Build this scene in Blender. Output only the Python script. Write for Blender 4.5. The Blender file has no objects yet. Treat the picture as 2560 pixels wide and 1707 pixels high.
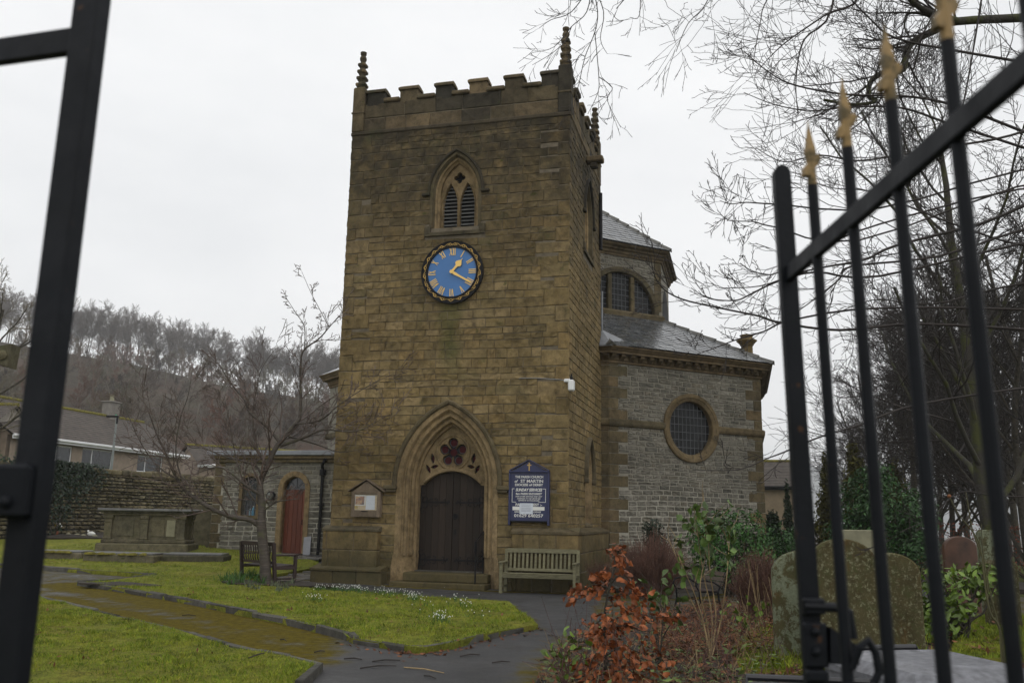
import bpy, math, random
import numpy as np
from mathutils import Vector, Matrix
from mathutils.geometry import delaunay_2d_cdt
random.seed(7); RNG = np.random.default_rng(11)
S = bpy.context.scene
COL = S.collection
# ------------------------------------------------------------------ camera
W, H, F = 2560, 1707, 2200.0
PITCH, ROLL = math.radians(11.35), math.radians(.986)
CAM = np.array([0, 0, 1.6])
_n = np.array([0, math.cos(PITCH), math.sin(PITCH)]); _r0 = np.array([1., 0, 0]); _u0 = np.cross(_r0, _n)
_r = math.cos(ROLL)*_r0 + math.sin(ROLL)*_u0; _u = -math.sin(ROLL)*_r0 + math.cos(ROLL)*_u0
cd = bpy.data.cameras.new('camera'); cam = bpy.data.objects.new('camera', cd); COL.objects.link(cam)
cam.matrix_world = Matrix(((_r[0], _u[0], -_n[0], CAM[0]), (_r[1], _u[1], -_n[1], CAM[1]), (_r[2], _u[2], -_n[2], CAM[2]), (0, 0, 0, 1)))
cd.sensor_width = 36; cd.lens = 36*F/W; cd.clip_start = .05; cd.clip_end = 9000
cd.dof.use_dof = True; cd.dof.focus_distance = 19.5; cd.dof.aperture_fstop = 6.3
S.camera = cam
# ------------------------------------------------------------------ sky, sun, exposure
w = bpy.data.worlds.new('World'); S.world = w; w.use_nodes = True
nt = w.node_tree; bg = nt.nodes['Background']
sky = nt.nodes.new('ShaderNodeTexSky'); sky.sky_type = 'NISHITA'; sky.sun_disc = False
SUN_EL, SUN_AZ = math.radians(48), math.radians(150)
sky.sun_elevation = SUN_EL; sky.sun_rotation = SUN_AZ; sky.dust_density = 6; sky.air_density = 1.0
skm = nt.nodes.new('ShaderNodeMix'); skm.data_type = 'RGBA'; skm.inputs[0].default_value = .93
tc = nt.nodes.new('ShaderNodeTexCoord'); nz = nt.nodes.new('ShaderNodeTexNoise')
mp = nt.nodes.new('ShaderNodeMapping'); mp.inputs['Scale'].default_value = (1, 1, 2.6)
nz.inputs['Scale'].default_value = 2.2; nz.inputs['Detail'].default_value = 5; nz.inputs['Roughness'].default_value = .55
cr = nt.nodes.new('ShaderNodeValToRGB')
cr.color_ramp.elements[0].position = .36; cr.color_ramp.elements[0].color = (9.5, 9.62, 9.75, 1)
cr.color_ramp.elements[1].position = .62; cr.color_ramp.elements[1].color = (10.7, 10.75, 10.8, 1)
L = nt.links.new
L(tc.outputs['Generated'], mp.inputs[0]); L(mp.outputs[0], nz.inputs['Vector']); L(nz.outputs['Fac'], cr.inputs[0])
L(sky.outputs[0], skm.inputs['A']); L(cr.outputs[0], skm.inputs['B']); L(skm.outputs['Result'], bg.inputs['Color'])
bg.inputs['Strength'].default_value = .10
sd = bpy.data.lights.new('sun', 'SUN'); sd.energy = .5; sd.angle = math.radians(40); sd.color = (1, .97, .93)
sun = bpy.data.objects.new('sun', sd); COL.objects.link(sun)
sun.rotation_euler = Vector((-math.sin(SUN_AZ)*math.cos(SUN_EL), -math.cos(SUN_AZ)*math.cos(SUN_EL), -math.sin(SUN_EL))).to_track_quat('-Z', 'Y').to_euler()
sun.location = (5, -10, 30)
S.view_settings.view_transform = 'Standard'; S.view_settings.look = 'None'
S.view_settings.exposure = 0; S.view_settings.gamma = 1
S.render.engine = 'CYCLES'; S.cycles.volume_bounces = 2
# ------------------------------------------------------------------ projection helpers
def ray(x, y): return (x-W/2)*_r - (y-H/2)*_u + F*_n
def atz(x, y, z=0):
    d = ray(x, y); return CAM + d*(z-CAM[2])/d[2]
def atd(x, y, D):
    d = ray(x, y); return CAM + d*D/d[1]
def proj(P):
    v = np.asarray(P)-CAM; k = v@_n; return np.stack([W/2+F*(v@_r)/k, H/2-F*(v@_u)/k], -1)
def gz(x, y):
    return .033*np.clip(np.asarray(y)-20., 0, 25)*np.clip((4-np.asarray(x))/6, 0, 1)
def gnd(px, py, lift=0.):
    z = 0
    for i in range(40):
        P = atz(px, py, z)
        if P[1] < 0 or P[1] > 70: P = atd(px, py, 70)
        z = .6*z + .4*(float(gz(P[0], P[1]))+lift)
    return np.array([P[0], P[1], z])
YT = math.radians(-14.57)
E1 = np.array([math.cos(YT), math.sin(YT), 0]); E2 = np.array([-math.sin(YT), math.cos(YT), 0])
TORG = E1*-3.81 + E2*20.
def TF(s, t, z=0): return TORG + E1*s + E2*t + np.array([0, 0, z])
# ------------------------------------------------------------------ mesh builder
def tris_of(outer, holes=(), extra=()):
    pts, edges = [], []
    for lp in [outer]+list(holes):
        b = len(pts); k = len(lp); pts += [Vector(p[:2]) for p in lp]; edges += [(b+i, b+(i+1) % k) for i in range(k)]
    pts += [Vector(p[:2]) for p in extra]
    r = delaunay_2d_cdt(pts, edges, [], 0, 1e-5)
    V = [tuple(v) for v in r[0]]; out = []
    for f in r[2]:
        c = (sum(V[i][0] for i in f)/len(f), sum(V[i][1] for i in f)/len(f))
        if inpoly(c, outer) and not any(inpoly(c, h) for h in holes): out.append(tuple(f))
    return V, out
def inpoly(p, poly):
    x, y = p; c = False; j = len(poly)-1
    for i in range(len(poly)):
        xi, yi = poly[i][:2]; xj, yj = poly[j][:2]
        if (yi > y) != (yj > y) and x < (xj-xi)*(y-yi)/(yj-yi)+xi: c = not c
        j = i
    return c
class MB:
    def __init__(s): s.v = []; s.f = []; s.mi = []; s.cur = 0
    def add(s, vs, fs):
        b = len(s.v); s.v += [tuple(map(float, p)) for p in vs]; s.f += [tuple(i+b for i in f) for f in fs]; s.mi += [s.cur]*len(fs); return s
    def box(s, x0, x1, y0, y1, z0, z1):
        return s.add([(x0,y0,z0),(x1,y0,z0),(x1,y1,z0),(x0,y1,z0),(x0,y0,z1),(x1,y0,z1),(x1,y1,z1),(x0,y1,z1)],
                     [(3,2,1,0),(4,5,6,7),(0,1,5,4),(1,2,6,5),(2,3,7,6),(3,0,4,7)])
    def cbox(s, x0, x1, y0, y1, z0, z1, c):      # box with chamfered edges
        X, Y, Z = (x0+x1)/2, (y0+y1)/2, (z0+z1)/2; a, b, h = abs(x1-x0)/2, abs(y1-y0)/2, abs(z1-z0)/2
        c = min(c, a*.45, b*.45, h*.45); vs = []; idx = {}
        for i in (-1, 1):
            for j in (-1, 1):
                for k in (-1, 1):
                    for ax in range(3):
                        p = [i*(a-c), j*(b-c), k*(h-c)]; p[ax] = (i*a, j*b, k*h)[ax]
                        idx[i, j, k, ax] = len(vs); vs.append((X+p[0], Y+p[1], Z+p[2]))
        fs = []
        for ax in range(3):
            for sg in (-1, 1):
                o = [0, 1, 2]; o.remove(ax); q = []
                for (m, n_) in ((-1,-1),(1,-1),(1,1),(-1,1)):
                    t = [0]*3; t[ax] = sg; t[o[0]] = m; t[o[1]] = n_; q.append(idx[t[0], t[1], t[2], ax])
                fs.append(tuple(q if (sg == 1) != (ax == 1) else q[::-1]))
        for ax in range(3):                       # edge bevels parallel to ax
            o = [0, 1, 2]; o.remove(ax)
            for m in (-1, 1):
                for n_ in (-1, 1):
                    q = []
                    for (e, oo) in ((-1, o[0]), (1, o[0]), (1, o[1]), (-1, o[1])):
                        t = [0]*3; t[ax] = e; t[o[0]] = m; t[o[1]] = n_; q.append(idx[t[0], t[1], t[2], oo])
                    fs.append(tuple(q))
        for i in (-1, 1):
            for j in (-1, 1):
                for k in (-1, 1): fs.append(tuple(idx[i, j, k, a2] for a2 in range(3)))
        return s.add(vs, fs)
    def obox(s, c, ax, ay, az):                   # centre and three half-axis vectors
        c, ax, ay, az = map(np.asarray, (c, ax, ay, az))
        return s.add([c+i*ax+j*ay+k*az for k in (-1,1) for i, j in ((-1,-1),(1,-1),(1,1),(-1,1))],
                     [(3,2,1,0),(4,5,6,7),(0,1,5,4),(1,2,6,5),(2,3,7,6),(3,0,4,7)])
    def prism(s, poly, y0, y1):                   # polygon in x,z extruded along y
        k = len(poly); V, T = tris_of(poly)
        if len(V) != k: V = [tuple(p[:2]) for p in poly]; T = [tuple(range(k))]
        s.add([(p[0], y0, p[1]) for p in V]+[(p[0], y1, p[1]) for p in V], [t for t in T]+[tuple(i+k for i in t[::-1]) for t in T]+[(i, (i+1) % k, (i+1) % k+k, i+k) for i in range(k)])
        return s
    def panel(s, outer, holes, y0, depth):        # front sheet in x,z with holes and their reveals
        V, T = tris_of(outer, holes); s.add([(p[0], y0, p[1]) for p in V], T)
        for h in holes:
            k = len(h); s.add([(p[0], y0, p[1]) for p in h]+[(p[0], y0+depth, p[1]) for p in h], [(i, (i+1) % k, (i+1) % k+k, i+k) for i in range(k)])
        return s
    def tube(s, pts, rad, n=6, cap=True):
        pts = [np.asarray(p, float) for p in pts]; k = len(pts)
        if not hasattr(rad, '__len__'): rad = [rad]*k
        vs, fs = [], []; a = None
        for i in range(k):
            d = pts[min(i+1, k-1)]-pts[max(i-1, 0)]; d = d/(np.linalg.norm(d)+1e-12)
            if a is None:
                a = np.cross(d, (0, 0, 1) if abs(d[2]) < .9 else (1, 0, 0))
            a = a-d*(a@d); a = a/(np.linalg.norm(a)+1e-12); b = np.cross(d, a)
            for j in range(n):
                t = 2*math.pi*j/n; vs.append(pts[i]+rad[i]*(math.cos(t)*a+math.sin(t)*b))
        for i in range(k-1):
            for j in range(n): fs.append((i*n+j, i*n+(j+1) % n, (i+1)*n+(j+1) % n, (i+1)*n+j))
        if cap: fs += [tuple(range(n))[::-1], tuple(range((k-1)*n, k*n))]
        return s.add(vs, fs)
    def lathe(s, prof, c=(0, 0, 0), n=16):
        vs = [(c[0]+r*math.cos(2*math.pi*j/n), c[1]+r*math.sin(2*math.pi*j/n), c[2]+z) for r, z in prof for j in range(n)]
        fs = [(i*n+j, i*n+(j+1) % n, (i+1)*n+(j+1) % n, (i+1)*n+j) for i in range(len(prof)-1) for j in range(n)]
        fs += [tuple(range(n))[::-1], tuple(range((len(prof)-1)*n, len(prof)*n))]
        return s.add(vs, fs)
    def sweep(s, path, nrm, prof, close=False):   # profile (out, y) swept on an x,z path with outward normals
        k = len(prof); vs = [(p[0]+q[0]*o, y, p[1]+q[1]*o) for p, q in zip(path, nrm) for o, y in prof]
        m = len(path); fs = [(i*k+j, i*k+(j+1) % k, (i+1)*k+(j+1) % k, (i+1)*k+j) for i in range(m-1) for j in range(k if close else k-1)]
        if close: fs += [tuple(range(k)), tuple(range((m-1)*k, m*k))[::-1]]
        return s.add(vs, fs)
    def mat4(s, M, i0=0):
        M = np.asarray(M); a = np.array(s.v[i0:]); a = a@M[:3, :3].T+M[:3, 3]; s.v[i0:] = [tuple(p) for p in a]; return s
    def mesh(s, name, org=(0, 0, 0), smooth=False):
        me = bpy.data.meshes.new(name); o = np.asarray(org)
        me.from_pydata([(x-o[0], y-o[1], z-o[2]) for x, y, z in s.v], [], s.f)
        if len(s.mi) and max(s.mi): me.polygons.foreach_set('material_index', s.mi)
        if smooth: me.polygons.foreach_set('use_smooth', [True]*len(me.polygons))
        me.update(); return me
def fastmesh(name, V, Fc, k):                     # many equal-sized faces at once
    me = bpy.data.meshes.new(name); V = np.asarray(V, np.float32); Fc = np.asarray(Fc, np.int32)
    me.vertices.add(len(V)); me.vertices.foreach_set('co', V.ravel())
    me.loops.add(Fc.size); me.loops.foreach_set('vertex_index', Fc.ravel())
    me.polygons.add(len(Fc)); me.polygons.foreach_set('loop_start', np.arange(len(Fc), dtype=np.int32)*k)
    me.update(calc_edges=True); me.validate(); return me
def link(name, me, mats=None, parent=None):
    o = bpy.data.objects.new(name, me); COL.objects.link(o)
    if me is not None and mats:
        if not me.materials:
            for m in (mats if isinstance(mats, (list, tuple)) else [mats]): me.materials.append(m)
    if parent is not None: o.parent = parent
    return o
def tag(o, label, cat, group=None):
    o['label'] = label; o['category'] = cat
    if group: o['group'] = group
    return o
def structure(o, label=None):
    o['kind'] = 'structure'
    if label: o['label'] = label
    return o
def stuff(o, label=None, cat=None):
    o['kind'] = 'stuff'
    if label: o['label'] = label
    if cat: o['category'] = cat
    return o
def empty(name, loc, rz=0.):
    o = bpy.data.objects.new(name, None); COL.objects.link(o); o.location = tuple(map(float, loc)); o.rotation_euler = (0, 0, rz); o.empty_display_size = .2; return o
class Thing:                                      # root empty in the tower frame; parts given in that frame
    def __init__(s, name, s0, t0, z0, label, cat, group=None):
        s.org = np.array([s0, t0, z0]); s.o = empty(name, TF(s0, t0, z0), YT); tag(s.o, label, cat, group)
    def part(s, name, mb, mats, parent=None, smooth=False, label=None):
        o = link(name, mb.mesh(name, s.org, smooth), mats, parent or s.o)
        if label: o['label'] = label
        return o
def copy_tree(o, parent=None):
    c = o.copy(); COL.objects.link(c); c.parent = parent
    for ch in list(o.children): copy_tree(ch, c)
    return c
def lookm(origin, xd, yd, zd, sx=1, sy=1, sz=1):
    M = np.eye(4); M[:3, 0] = np.asarray(xd)*sx; M[:3, 1] = np.asarray(yd)*sy; M[:3, 2] = np.asarray(zd)*sz; M[:3, 3] = origin; return M
def pieces(name, variants, mats4, material, parent, org, world, restname, limit=300):
    """variants: list of MB; mats4: 4x4 in the frame's coordinates; the `limit` that show largest become objects."""
    area = []
    for M in mats4:
        c = world(M[:3, 3]); a = world(M[:3, 3]+M[:3, 0]); b = world(M[:3, 3]+M[:3, 2])
        p, q, r = proj(np.array([c, a, b])); area.append(abs((q[0]-p[0])*(r[1]-p[1])-(q[1]-p[1])*(r[0]-p[0])))
    order = np.argsort(area)[::-1]; meshes = []
    for i, v in enumerate(variants):
        me = v.mesh(name); me.materials.append(material); meshes.append(me)
    rest = MB()
    for rank, i in enumerate(order):
        M = np.array(mats4[i]); vi = random.randrange(len(variants))
        if rank < limit:
            o = bpy.data.objects.new(name, meshes[vi]); COL.objects.link(o); o.parent = parent
            M[:3, 3] -= org; o.matrix_local = Matrix(M.tolist())
        else:
            b = len(rest.v); rest.add(variants[vi].v, variants[vi].f); rest.mat4(M, b)
    if rest.v: stuff(link(restname, rest.mesh(restname, org), material, parent))
def block(seed, nx=3, nz=2, proud=.25, cham=(.035, .07), rough=.18, ed=.55):
    """unit stone: x,z in -.5..+.5, front at y=-proud.. (y unit is scaled), back at y=1"""
    r = random.Random(seed); m = MB(); xs = [-.5]+[-.5+cham[0]+(1-2*cham[0])*i/nx for i in range(nx+1)]+[.5]
    zs = [-.5]+[-.5+cham[1]+(1-2*cham[1])*i/nz for i in range(nz+1)]+[.5]; vs = []
    for k, z in enumerate(zs):
        for i, x in enumerate(xs):
            edge = i in (0, len(xs)-1) or k in (0, len(zs)-1)
            y = ed if edge else -proud+r.uniform(-rough, rough)
            vs.append((x+(0 if i not in (0, len(xs)-1) else r.uniform(-.012, .004)*(-1 if i == 0 else 1)*-1), y, z+(0 if k not in (0, len(zs)-1) else r.uniform(-.03, .01)*(1 if k else -1))))
    n = len(xs); fs = [(k*n+i, k*n+i+1, (k+1)*n+i+1, (k+1)*n+i) for k in range(len(zs)-1) for i in range(n-1)]
    m.add(vs, fs); ring = [i for i in range(n)]+[k*n+n-1 for k in range(1, len(zs))]+[(len(zs)-1)*n+i for i in range(n-2, -1, -1)]+[k*n for k in range(len(zs)-2, 0, -1)]
    b = len(m.v); m.add([(m.v[i][0], 1, m.v[i][2]) for i in ring], []); q = len(ring)
    for j in range(q): m.f.append((ring[(j+1) % q], ring[j], b+j, b+(j+1) % q)); m.mi.append(0)
    return m
# ------------------------------------------------------------------ materials
class Mt:
    def __init__(s, name, rough=.85, metal=0., spec=.5):
        s.m = bpy.data.materials.new(name); s.m.use_nodes = True; s.nt = s.m.node_tree; s.b = s.nt.nodes['Principled BSDF']
        s.set('Roughness', rough); s.set('Metallic', metal); s.set('Specular IOR Level', spec); s._p = None
    def set(s, k, v):
        if hasattr(v, 'is_output') or isinstance(v, bpy.types.NodeSocket): s.nt.links.new(v, s.b.inputs[k])
        else: s.b.inputs[k].default_value = v if not isinstance(v, tuple) or len(v) == 4 else (*v, 1)
        return s
    def n(s, t, **k):
        nd = s.nt.nodes.new(t)
        for a, b in k.items(): setattr(nd, a, b)
        return nd
    def put(s, sock, v):
        if isinstance(v, bpy.types.NodeSocket): s.nt.links.new(v, sock)
        elif isinstance(v, tuple): sock.default_value = v if len(v) == len(sock.default_value) else (*v, 1)
        else: sock.default_value = v
    def pos(s):
        if not s._p: s._p = s.n('ShaderNodeNewGeometry')
        return s._p.outputs['Position']
    def scaled(s, v, sc):
        m = s.n('ShaderNodeMapping'); s.put(m.inputs['Vector'], v); m.inputs['Scale'].default_value = sc; return m.outputs[0]
    def noise(s, scale, detail=4, rough=.6, vec=None, dist=0.):
        t = s.n('ShaderNodeTexNoise'); s.put(t.inputs['Vector'], vec or s.pos()); t.inputs['Scale'].default_value = scale
        t.inputs['Detail'].default_value = detail; t.inputs['Roughness'].default_value = rough; t.inputs['Distortion'].default_value = dist; return t.outputs['Fac']
    def voro(s, scale, feat='F1', vec=None):
        t = s.n('ShaderNodeTexVoronoi', feature=feat); s.put(t.inputs['Vector'], vec or s.pos()); t.inputs['Scale'].default_value = scale; return t.outputs['Distance']
    def ramp(s, f, stops):
        r = s.n('ShaderNodeValToRGB'); s.put(r.inputs[0], f); e = r.color_ramp.elements
        while len(e) < len(stops): e.new(.5)
        for el, (p, c) in zip(e, stops): el.position = p; el.color = (*c, 1) if isinstance(c, tuple) else (c, c, c, 1)
        return r.outputs[0]
    def mix(s, f, a, b, mode='MIX'):
        m = s.n('ShaderNodeMix', data_type='RGBA', blend_type=mode); s.put(m.inputs[0], f); s.put(m.inputs['A'], a); s.put(m.inputs['B'], b); return m.outputs['Result']
    def math(s, op, a, b=0., clamp=False):
        m = s.n('ShaderNodeMath', operation=op, use_clamp=clamp); s.put(m.inputs[0], a); s.put(m.inputs[1], b); return m.outputs[0]
    def rnd(s):
        o = s.n('ShaderNodeObjectInfo'); s.pos()
        a = s.math('MULTIPLY', o.outputs['Random'], 7.31); a = s.math('ADD', a, s._p.outputs['Random Per Island']); return s.math('FRACT', a)
    def zc(s):
        x = s.n('ShaderNodeSeparateXYZ'); s.put(x.inputs[0], s.pos()); return x.outputs
    def nz(s):
        s.pos(); x = s.n('ShaderNodeSeparateXYZ'); s.put(x.inputs[0], s._p.outputs['Normal']); return x.outputs[2]
    def map(s, v, a, b, c=0., d=1.):
        m = s.n('ShaderNodeMapRange', interpolation_type='SMOOTHSTEP'); s.put(m.inputs[0], v)
        for i, q in enumerate((a, b, c, d)): m.inputs[i+1].default_value = q
        return m.outputs[0]
    def bump(s, h, st=.4, d=.01):
        b = s.n('ShaderNodeBump'); s.put(b.inputs['Height'], h); b.inputs['Strength'].default_value = st; b.inputs['Distance'].default_value = d; s.set('Normal', b.outputs[0]); return s
    def color(s, c): s.set('Base Color', c); return s
def simple(name, c, rough=.7, metal=0., var=.25, scale=8., bump=.15, spec=.5, d=.004):
    t = Mt(name, rough, metal, spec); k = t.noise(scale, 5); lo = tuple(x*(1-var) for x in c); hi = tuple(min(1, x*(1+var)) for x in c)
    t.color(t.ramp(k, [(.3, lo), (.7, hi)]))
    if bump: t.bump(t.noise(scale*6, 4), bump, d)
    return t.m
def sandstone(name, cols, soot=None, streak=0., green=.25, rough=.9, relief=.5, seed=0., base=False):
    t = Mt(name, rough, 0, .15); r = t.rnd(); z = t.zc()
    v = t.ramp(r, [(i/(len(cols)-1), c) for i, c in enumerate(cols)])
    big = t.noise(.55, 5, .65); v = t.mix(1, v, t.ramp(big, [(.28, .60), (.5, .95), (.74, 1.28)]), 'MULTIPLY')
    med = t.noise(5, 6, .7); v = t.mix(1, v, t.ramp(med, [(.3, .55), (.5, 1.), (.72, 1.32)]), 'MULTIPLY')
    blo = t.noise(1.9, 6, .72); v = t.mix(1, v, t.ramp(blo, [(.30, .55), (.44, .95), (.6, 1.02), (.74, 1.3)]), 'MULTIPLY')
    fine = t.noise(60, 3, .7); v = t.mix(1, v, t.ramp(fine, [(.3, .8), (.7, 1.18)]), 'MULTIPLY')
    if soot:                                     # black weathering crust high on the wall, with ragged lower edge
        h = t.math('ADD', z[2], t.math('MULTIPLY', t.noise(.9, 5, .65), soot[2])); k = t.map(h, soot[0], soot[1])
        k = t.math('MULTIPLY', k, t.map(t.noise(2.3, 5, .7), .25, .62, .35, 1.)); v = t.mix(k, v, t.mix(.9, v, (.026, .023, .017)))
    if green:
        g = t.map(t.noise(1.6, 6, .7), .52, .8); g = t.math('MULTIPLY', g, green); v = t.mix(g, v, (.05, .06, .022))
        m = t.math('MULTIPLY', t.map(t.noise(3.1, 5, .6, t.scaled(t.pos(), (1.3, 1.3, 2.))), .66, .72), green*1.2, True); v = t.mix(m, v, (.045, .055, .012))
    if base:                                     # damp algae near the ground and a green run-off streak below the clock
        k = t.map(t.math('ADD', z[2], t.math('MULTIPLY', t.noise(1.7, 5, .7), 1.6)), 2.4, 1.1); v = t.mix(t.math('MULTIPLY', k, .72), v, (.05,.047,.024))
        sx = t.math('ADD', t.math('MULTIPLY', z[0], float(E1[0])), t.math('MULTIPLY', z[1], float(E1[1]))); sx = t.math('ABSOLUTE', t.math('ADD', sx, 6.74)); sx = t.math('ADD', sx, t.math('MULTIPLY', t.noise(1.5, 4, .6), .7))
        k = t.math('MULTIPLY', t.map(sx, .78, .40), t.math('MULTIPLY', t.map(z[2], 4.6, 5.6), t.map(z[2], 7.2, 6.6))); v = t.mix(t.math('MULTIPLY', k, .6), v, (.075,.08,.025))
    dk = t.math('MULTIPLY', t.map(t.noise(7., 5, .75, t.scaled(t.pos(), (1, 1, .5))), .5, .8), .75); v = t.mix(dk, v, (.03, .026, .02))
    li = t.map(t.noise(22, 2, .5), .74, .8); v = t.mix(t.math('MULTIPLY', li, .5), v, (.36, .36, .32))
    t.color(v); t.bump(t.math('ADD', t.noise(28, 6, .75), t.math('MULTIPLY', t.noise(9, 3), 1.5)), relief, .012); return t
TS = sandstone('tower_sandstone', [(.165,.122,.056), (.205,.150,.068), (.235,.172,.08), (.18,.135,.064), (.225,.158,.07), (.185,.142,.07), (.26,.192,.096), (.15,.115,.058)], soot=(8.0, 12.2, 2.6), green=.6, base=True)
TOWER_STONE = TS.m
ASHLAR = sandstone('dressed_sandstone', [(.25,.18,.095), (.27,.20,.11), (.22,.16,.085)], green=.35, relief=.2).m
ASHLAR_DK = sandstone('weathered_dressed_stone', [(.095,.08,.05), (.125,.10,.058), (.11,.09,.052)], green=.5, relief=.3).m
PARAPET = sandstone('parapet_stone', [(.05,.043,.03), (.14,.108,.06), (.065,.054,.036), (.17,.125,.07), (.035,.032,.025), (.09,.072,.044)], green=.5, relief=.3).m
QUOIN = sandstone('nave_quoin_stone', [(.12,.096,.054), (.15,.118,.066), (.10,.083,.05), (.165,.122,.066)], green=.4, relief=.25).m
CORNICE = sandstone('cornice_stone', [(.135,.10,.06), (.12,.092,.056), (.15,.11,.064)], green=.3, relief=.2).m
GREY = sandstone('grey_rubble_stone', [(.15,.142,.115), (.21,.195,.16), (.175,.165,.135), (.25,.235,.195), (.13,.125,.105), (.195,.175,.135)], green=.2, relief=.5).m
MORT_D = simple('dark_mortar', (.135,.112,.078), .95, 0, .35, 6, .3)
def _mg():
    t = Mt('pale_mortar', .95); z = t.zc(); v = t.ramp(t.noise(7, 5), [(.3, (.30,.28,.225)), (.7, (.46,.44,.37))]); k = t.map(t.math('ADD', z[2], t.math('MULTIPLY', t.noise(1.2, 4), 1.5)), 2.2, 4.2)
    t.color(t.mix(k, v, (.215,.20,.16))); t.bump(t.noise(40, 4), .4); return t.m
MORT_L = _mg()
def _slate():
    t = Mt('wet_slate', .3, 0, .9); r = t.rnd(); v = t.ramp(r, [(0, (.045,.05,.055)), (.5, (.075,.08,.085)), (1, (.055,.055,.055))])
    v = t.mix(t.map(t.noise(3, 5), .5, .75), v, (.09,.09,.075)); t.color(v); t.set('Roughness', t.ramp(t.noise(5, 4), [(.3, .13), (.7, .34)])); t.bump(t.noise(30, 4), .12, .004); return t.m
SLATE = _slate()
LEAD = simple('lead_sheet', (.20,.21,.225), .38, .25, .2, 5, .15)
RIDGE = simple('ridge_stone', (.085,.082,.072), .6, 0, .4, 6, .4, d=.01)
def _iron(name, c, rough):
    t = Mt(name, rough, 0, .16); t.color(t.mix(t.map(t.noise(35, 4), .68, .74), t.ramp(t.noise(9, 4), [(.3, tuple(x*.75 for x in c)), (.7, tuple(x*1.2 for x in c))]), (.06,.03,.015)))
    t.bump(t.math('ADD', t.noise(90, 3), t.math('MULTIPLY', t.noise(25, 3), 2)), .25, .002); t.set('Roughness', t.ramp(t.noise(14, 4), [(.3, rough*.8), (.7, min(1, rough*1.3))])); return t.m
IRON = _iron('black_painted_iron', (.0075,.009,.012), .5)
BLACK = _iron('black_ironwork', (.010,.010,.011), .5)
GOLDP = Mt('worn_gold_paint', .42, .55).color((.5,.33,.12)).m
def _gp():
    t = Mt('gilded_finial_paint', .5, .2, .3); t.color(t.mix(t.map(t.noise(45, 5), .42, .62), (.27,.18,.075), (.085,.065,.028))); t.bump(t.noise(60, 4), .4, .003); return t.m
GILT = _gp()
GOLD = Mt('gold_leaf', .38, .5).color((.78,.52,.16)).m
CBLUE = simple('clock_blue_enamel', (.045,.16,.40), .35, 0, .06, 3, 0)
def wood(name, c, rough=.7, axis=(18, 18, 1.2), var=.4, bump=.35):
    t = Mt(name, rough, 0, .3); r = t.rnd(); g = t.noise(2.2, 6, .7, t.scaled(t.pos(), axis)); v = t.ramp(g, [(.25, tuple(x*(1-var) for x in c)), (.75, tuple(min(1, x*(1+var)) for x in c))])
    v = t.mix(1, v, t.ramp(r, [(0, .75), (1, 1.25)]), 'MULTIPLY'); t.color(v); t.bump(t.noise(6, 4, .7, t.scaled(t.pos(), axis)), bump, .004); return t.m
OAK = wood('dark_oak', (.024,.016,.011), .7)
REDDOOR = wood('red_brown_boards', (.115,.030,.014), .45)
PALEWOOD = wood('weathered_pale_teak', (.15,.14,.082), .8, (1.5, 14, 14))
DARKWOOD = wood('dark_stained_wood', (.042,.028,.024), .55, (1.5, 14, 14))
BOXWOOD = wood('weathered_brown_wood', (.15,.115,.08), .8, (3, 10, 3))
SIGNBLUE = simple('sign_navy_paint', (.022,.028,.085), .4, 0, .12, 3, 0)
def _w(): t = Mt('white_sign_paint', .5); t.color((.72,.72,.68)); return t.m
WHITE = _w()
PAPER = simple('faded_paper', (.60,.64,.70), .7, 0, .08, 14, 0)
CARD = simple('hessian_backing', (.50,.38,.20), .8, 0, .1, 30, .1)
UPVC = simple('white_upvc', (.78,.79,.80), .35, 0, .04, 3, 0)
PLASTIC_W = simple('white_plastic', (.75,.76,.76), .4, 0, .03, 3, 0)
def glassm(name, c, rough=.08, var=.4, spec=.6):
    t = Mt(name, rough, 0, spec); r = t.rnd(); v = t.ramp(r, [(0, tuple(x*(1-var) for x in c)), (.6, c), (1, tuple(min(1, x*(1+2*var)) for x in c))])
    v = t.mix(1, v, t.ramp(t.noise(2.3, 3), [(.3, .5), (.7, 1.5)]), 'MULTIPLY'); t.color(v); t.bump(t.noise(5, 2), .12, .02); return t.m
LEADED = glassm('old_leaded_glass', (.012,.013,.014), .22, .25, .22)
DARKGL = glassm('dark_window_glass', (.018,.020,.022), .05)
REDGL = simple('dark_red_stained_glass', (.050,.006,.008), .6, 0, .3, 12, .1, spec=.15)
GREYGL = simple('dark_grey_stained_glass', (.014,.015,.019), .6, 0, .3, 12, .1, spec=.15)
CAME = simple('lead_came', (.085,.09,.095), .6, 0, .2, 10, 0)
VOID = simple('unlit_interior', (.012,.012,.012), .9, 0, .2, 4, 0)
LOUVRE = wood('grey_louvre_wood', (.115,.115,.11), .7, (1.5, 14, 14))
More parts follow.
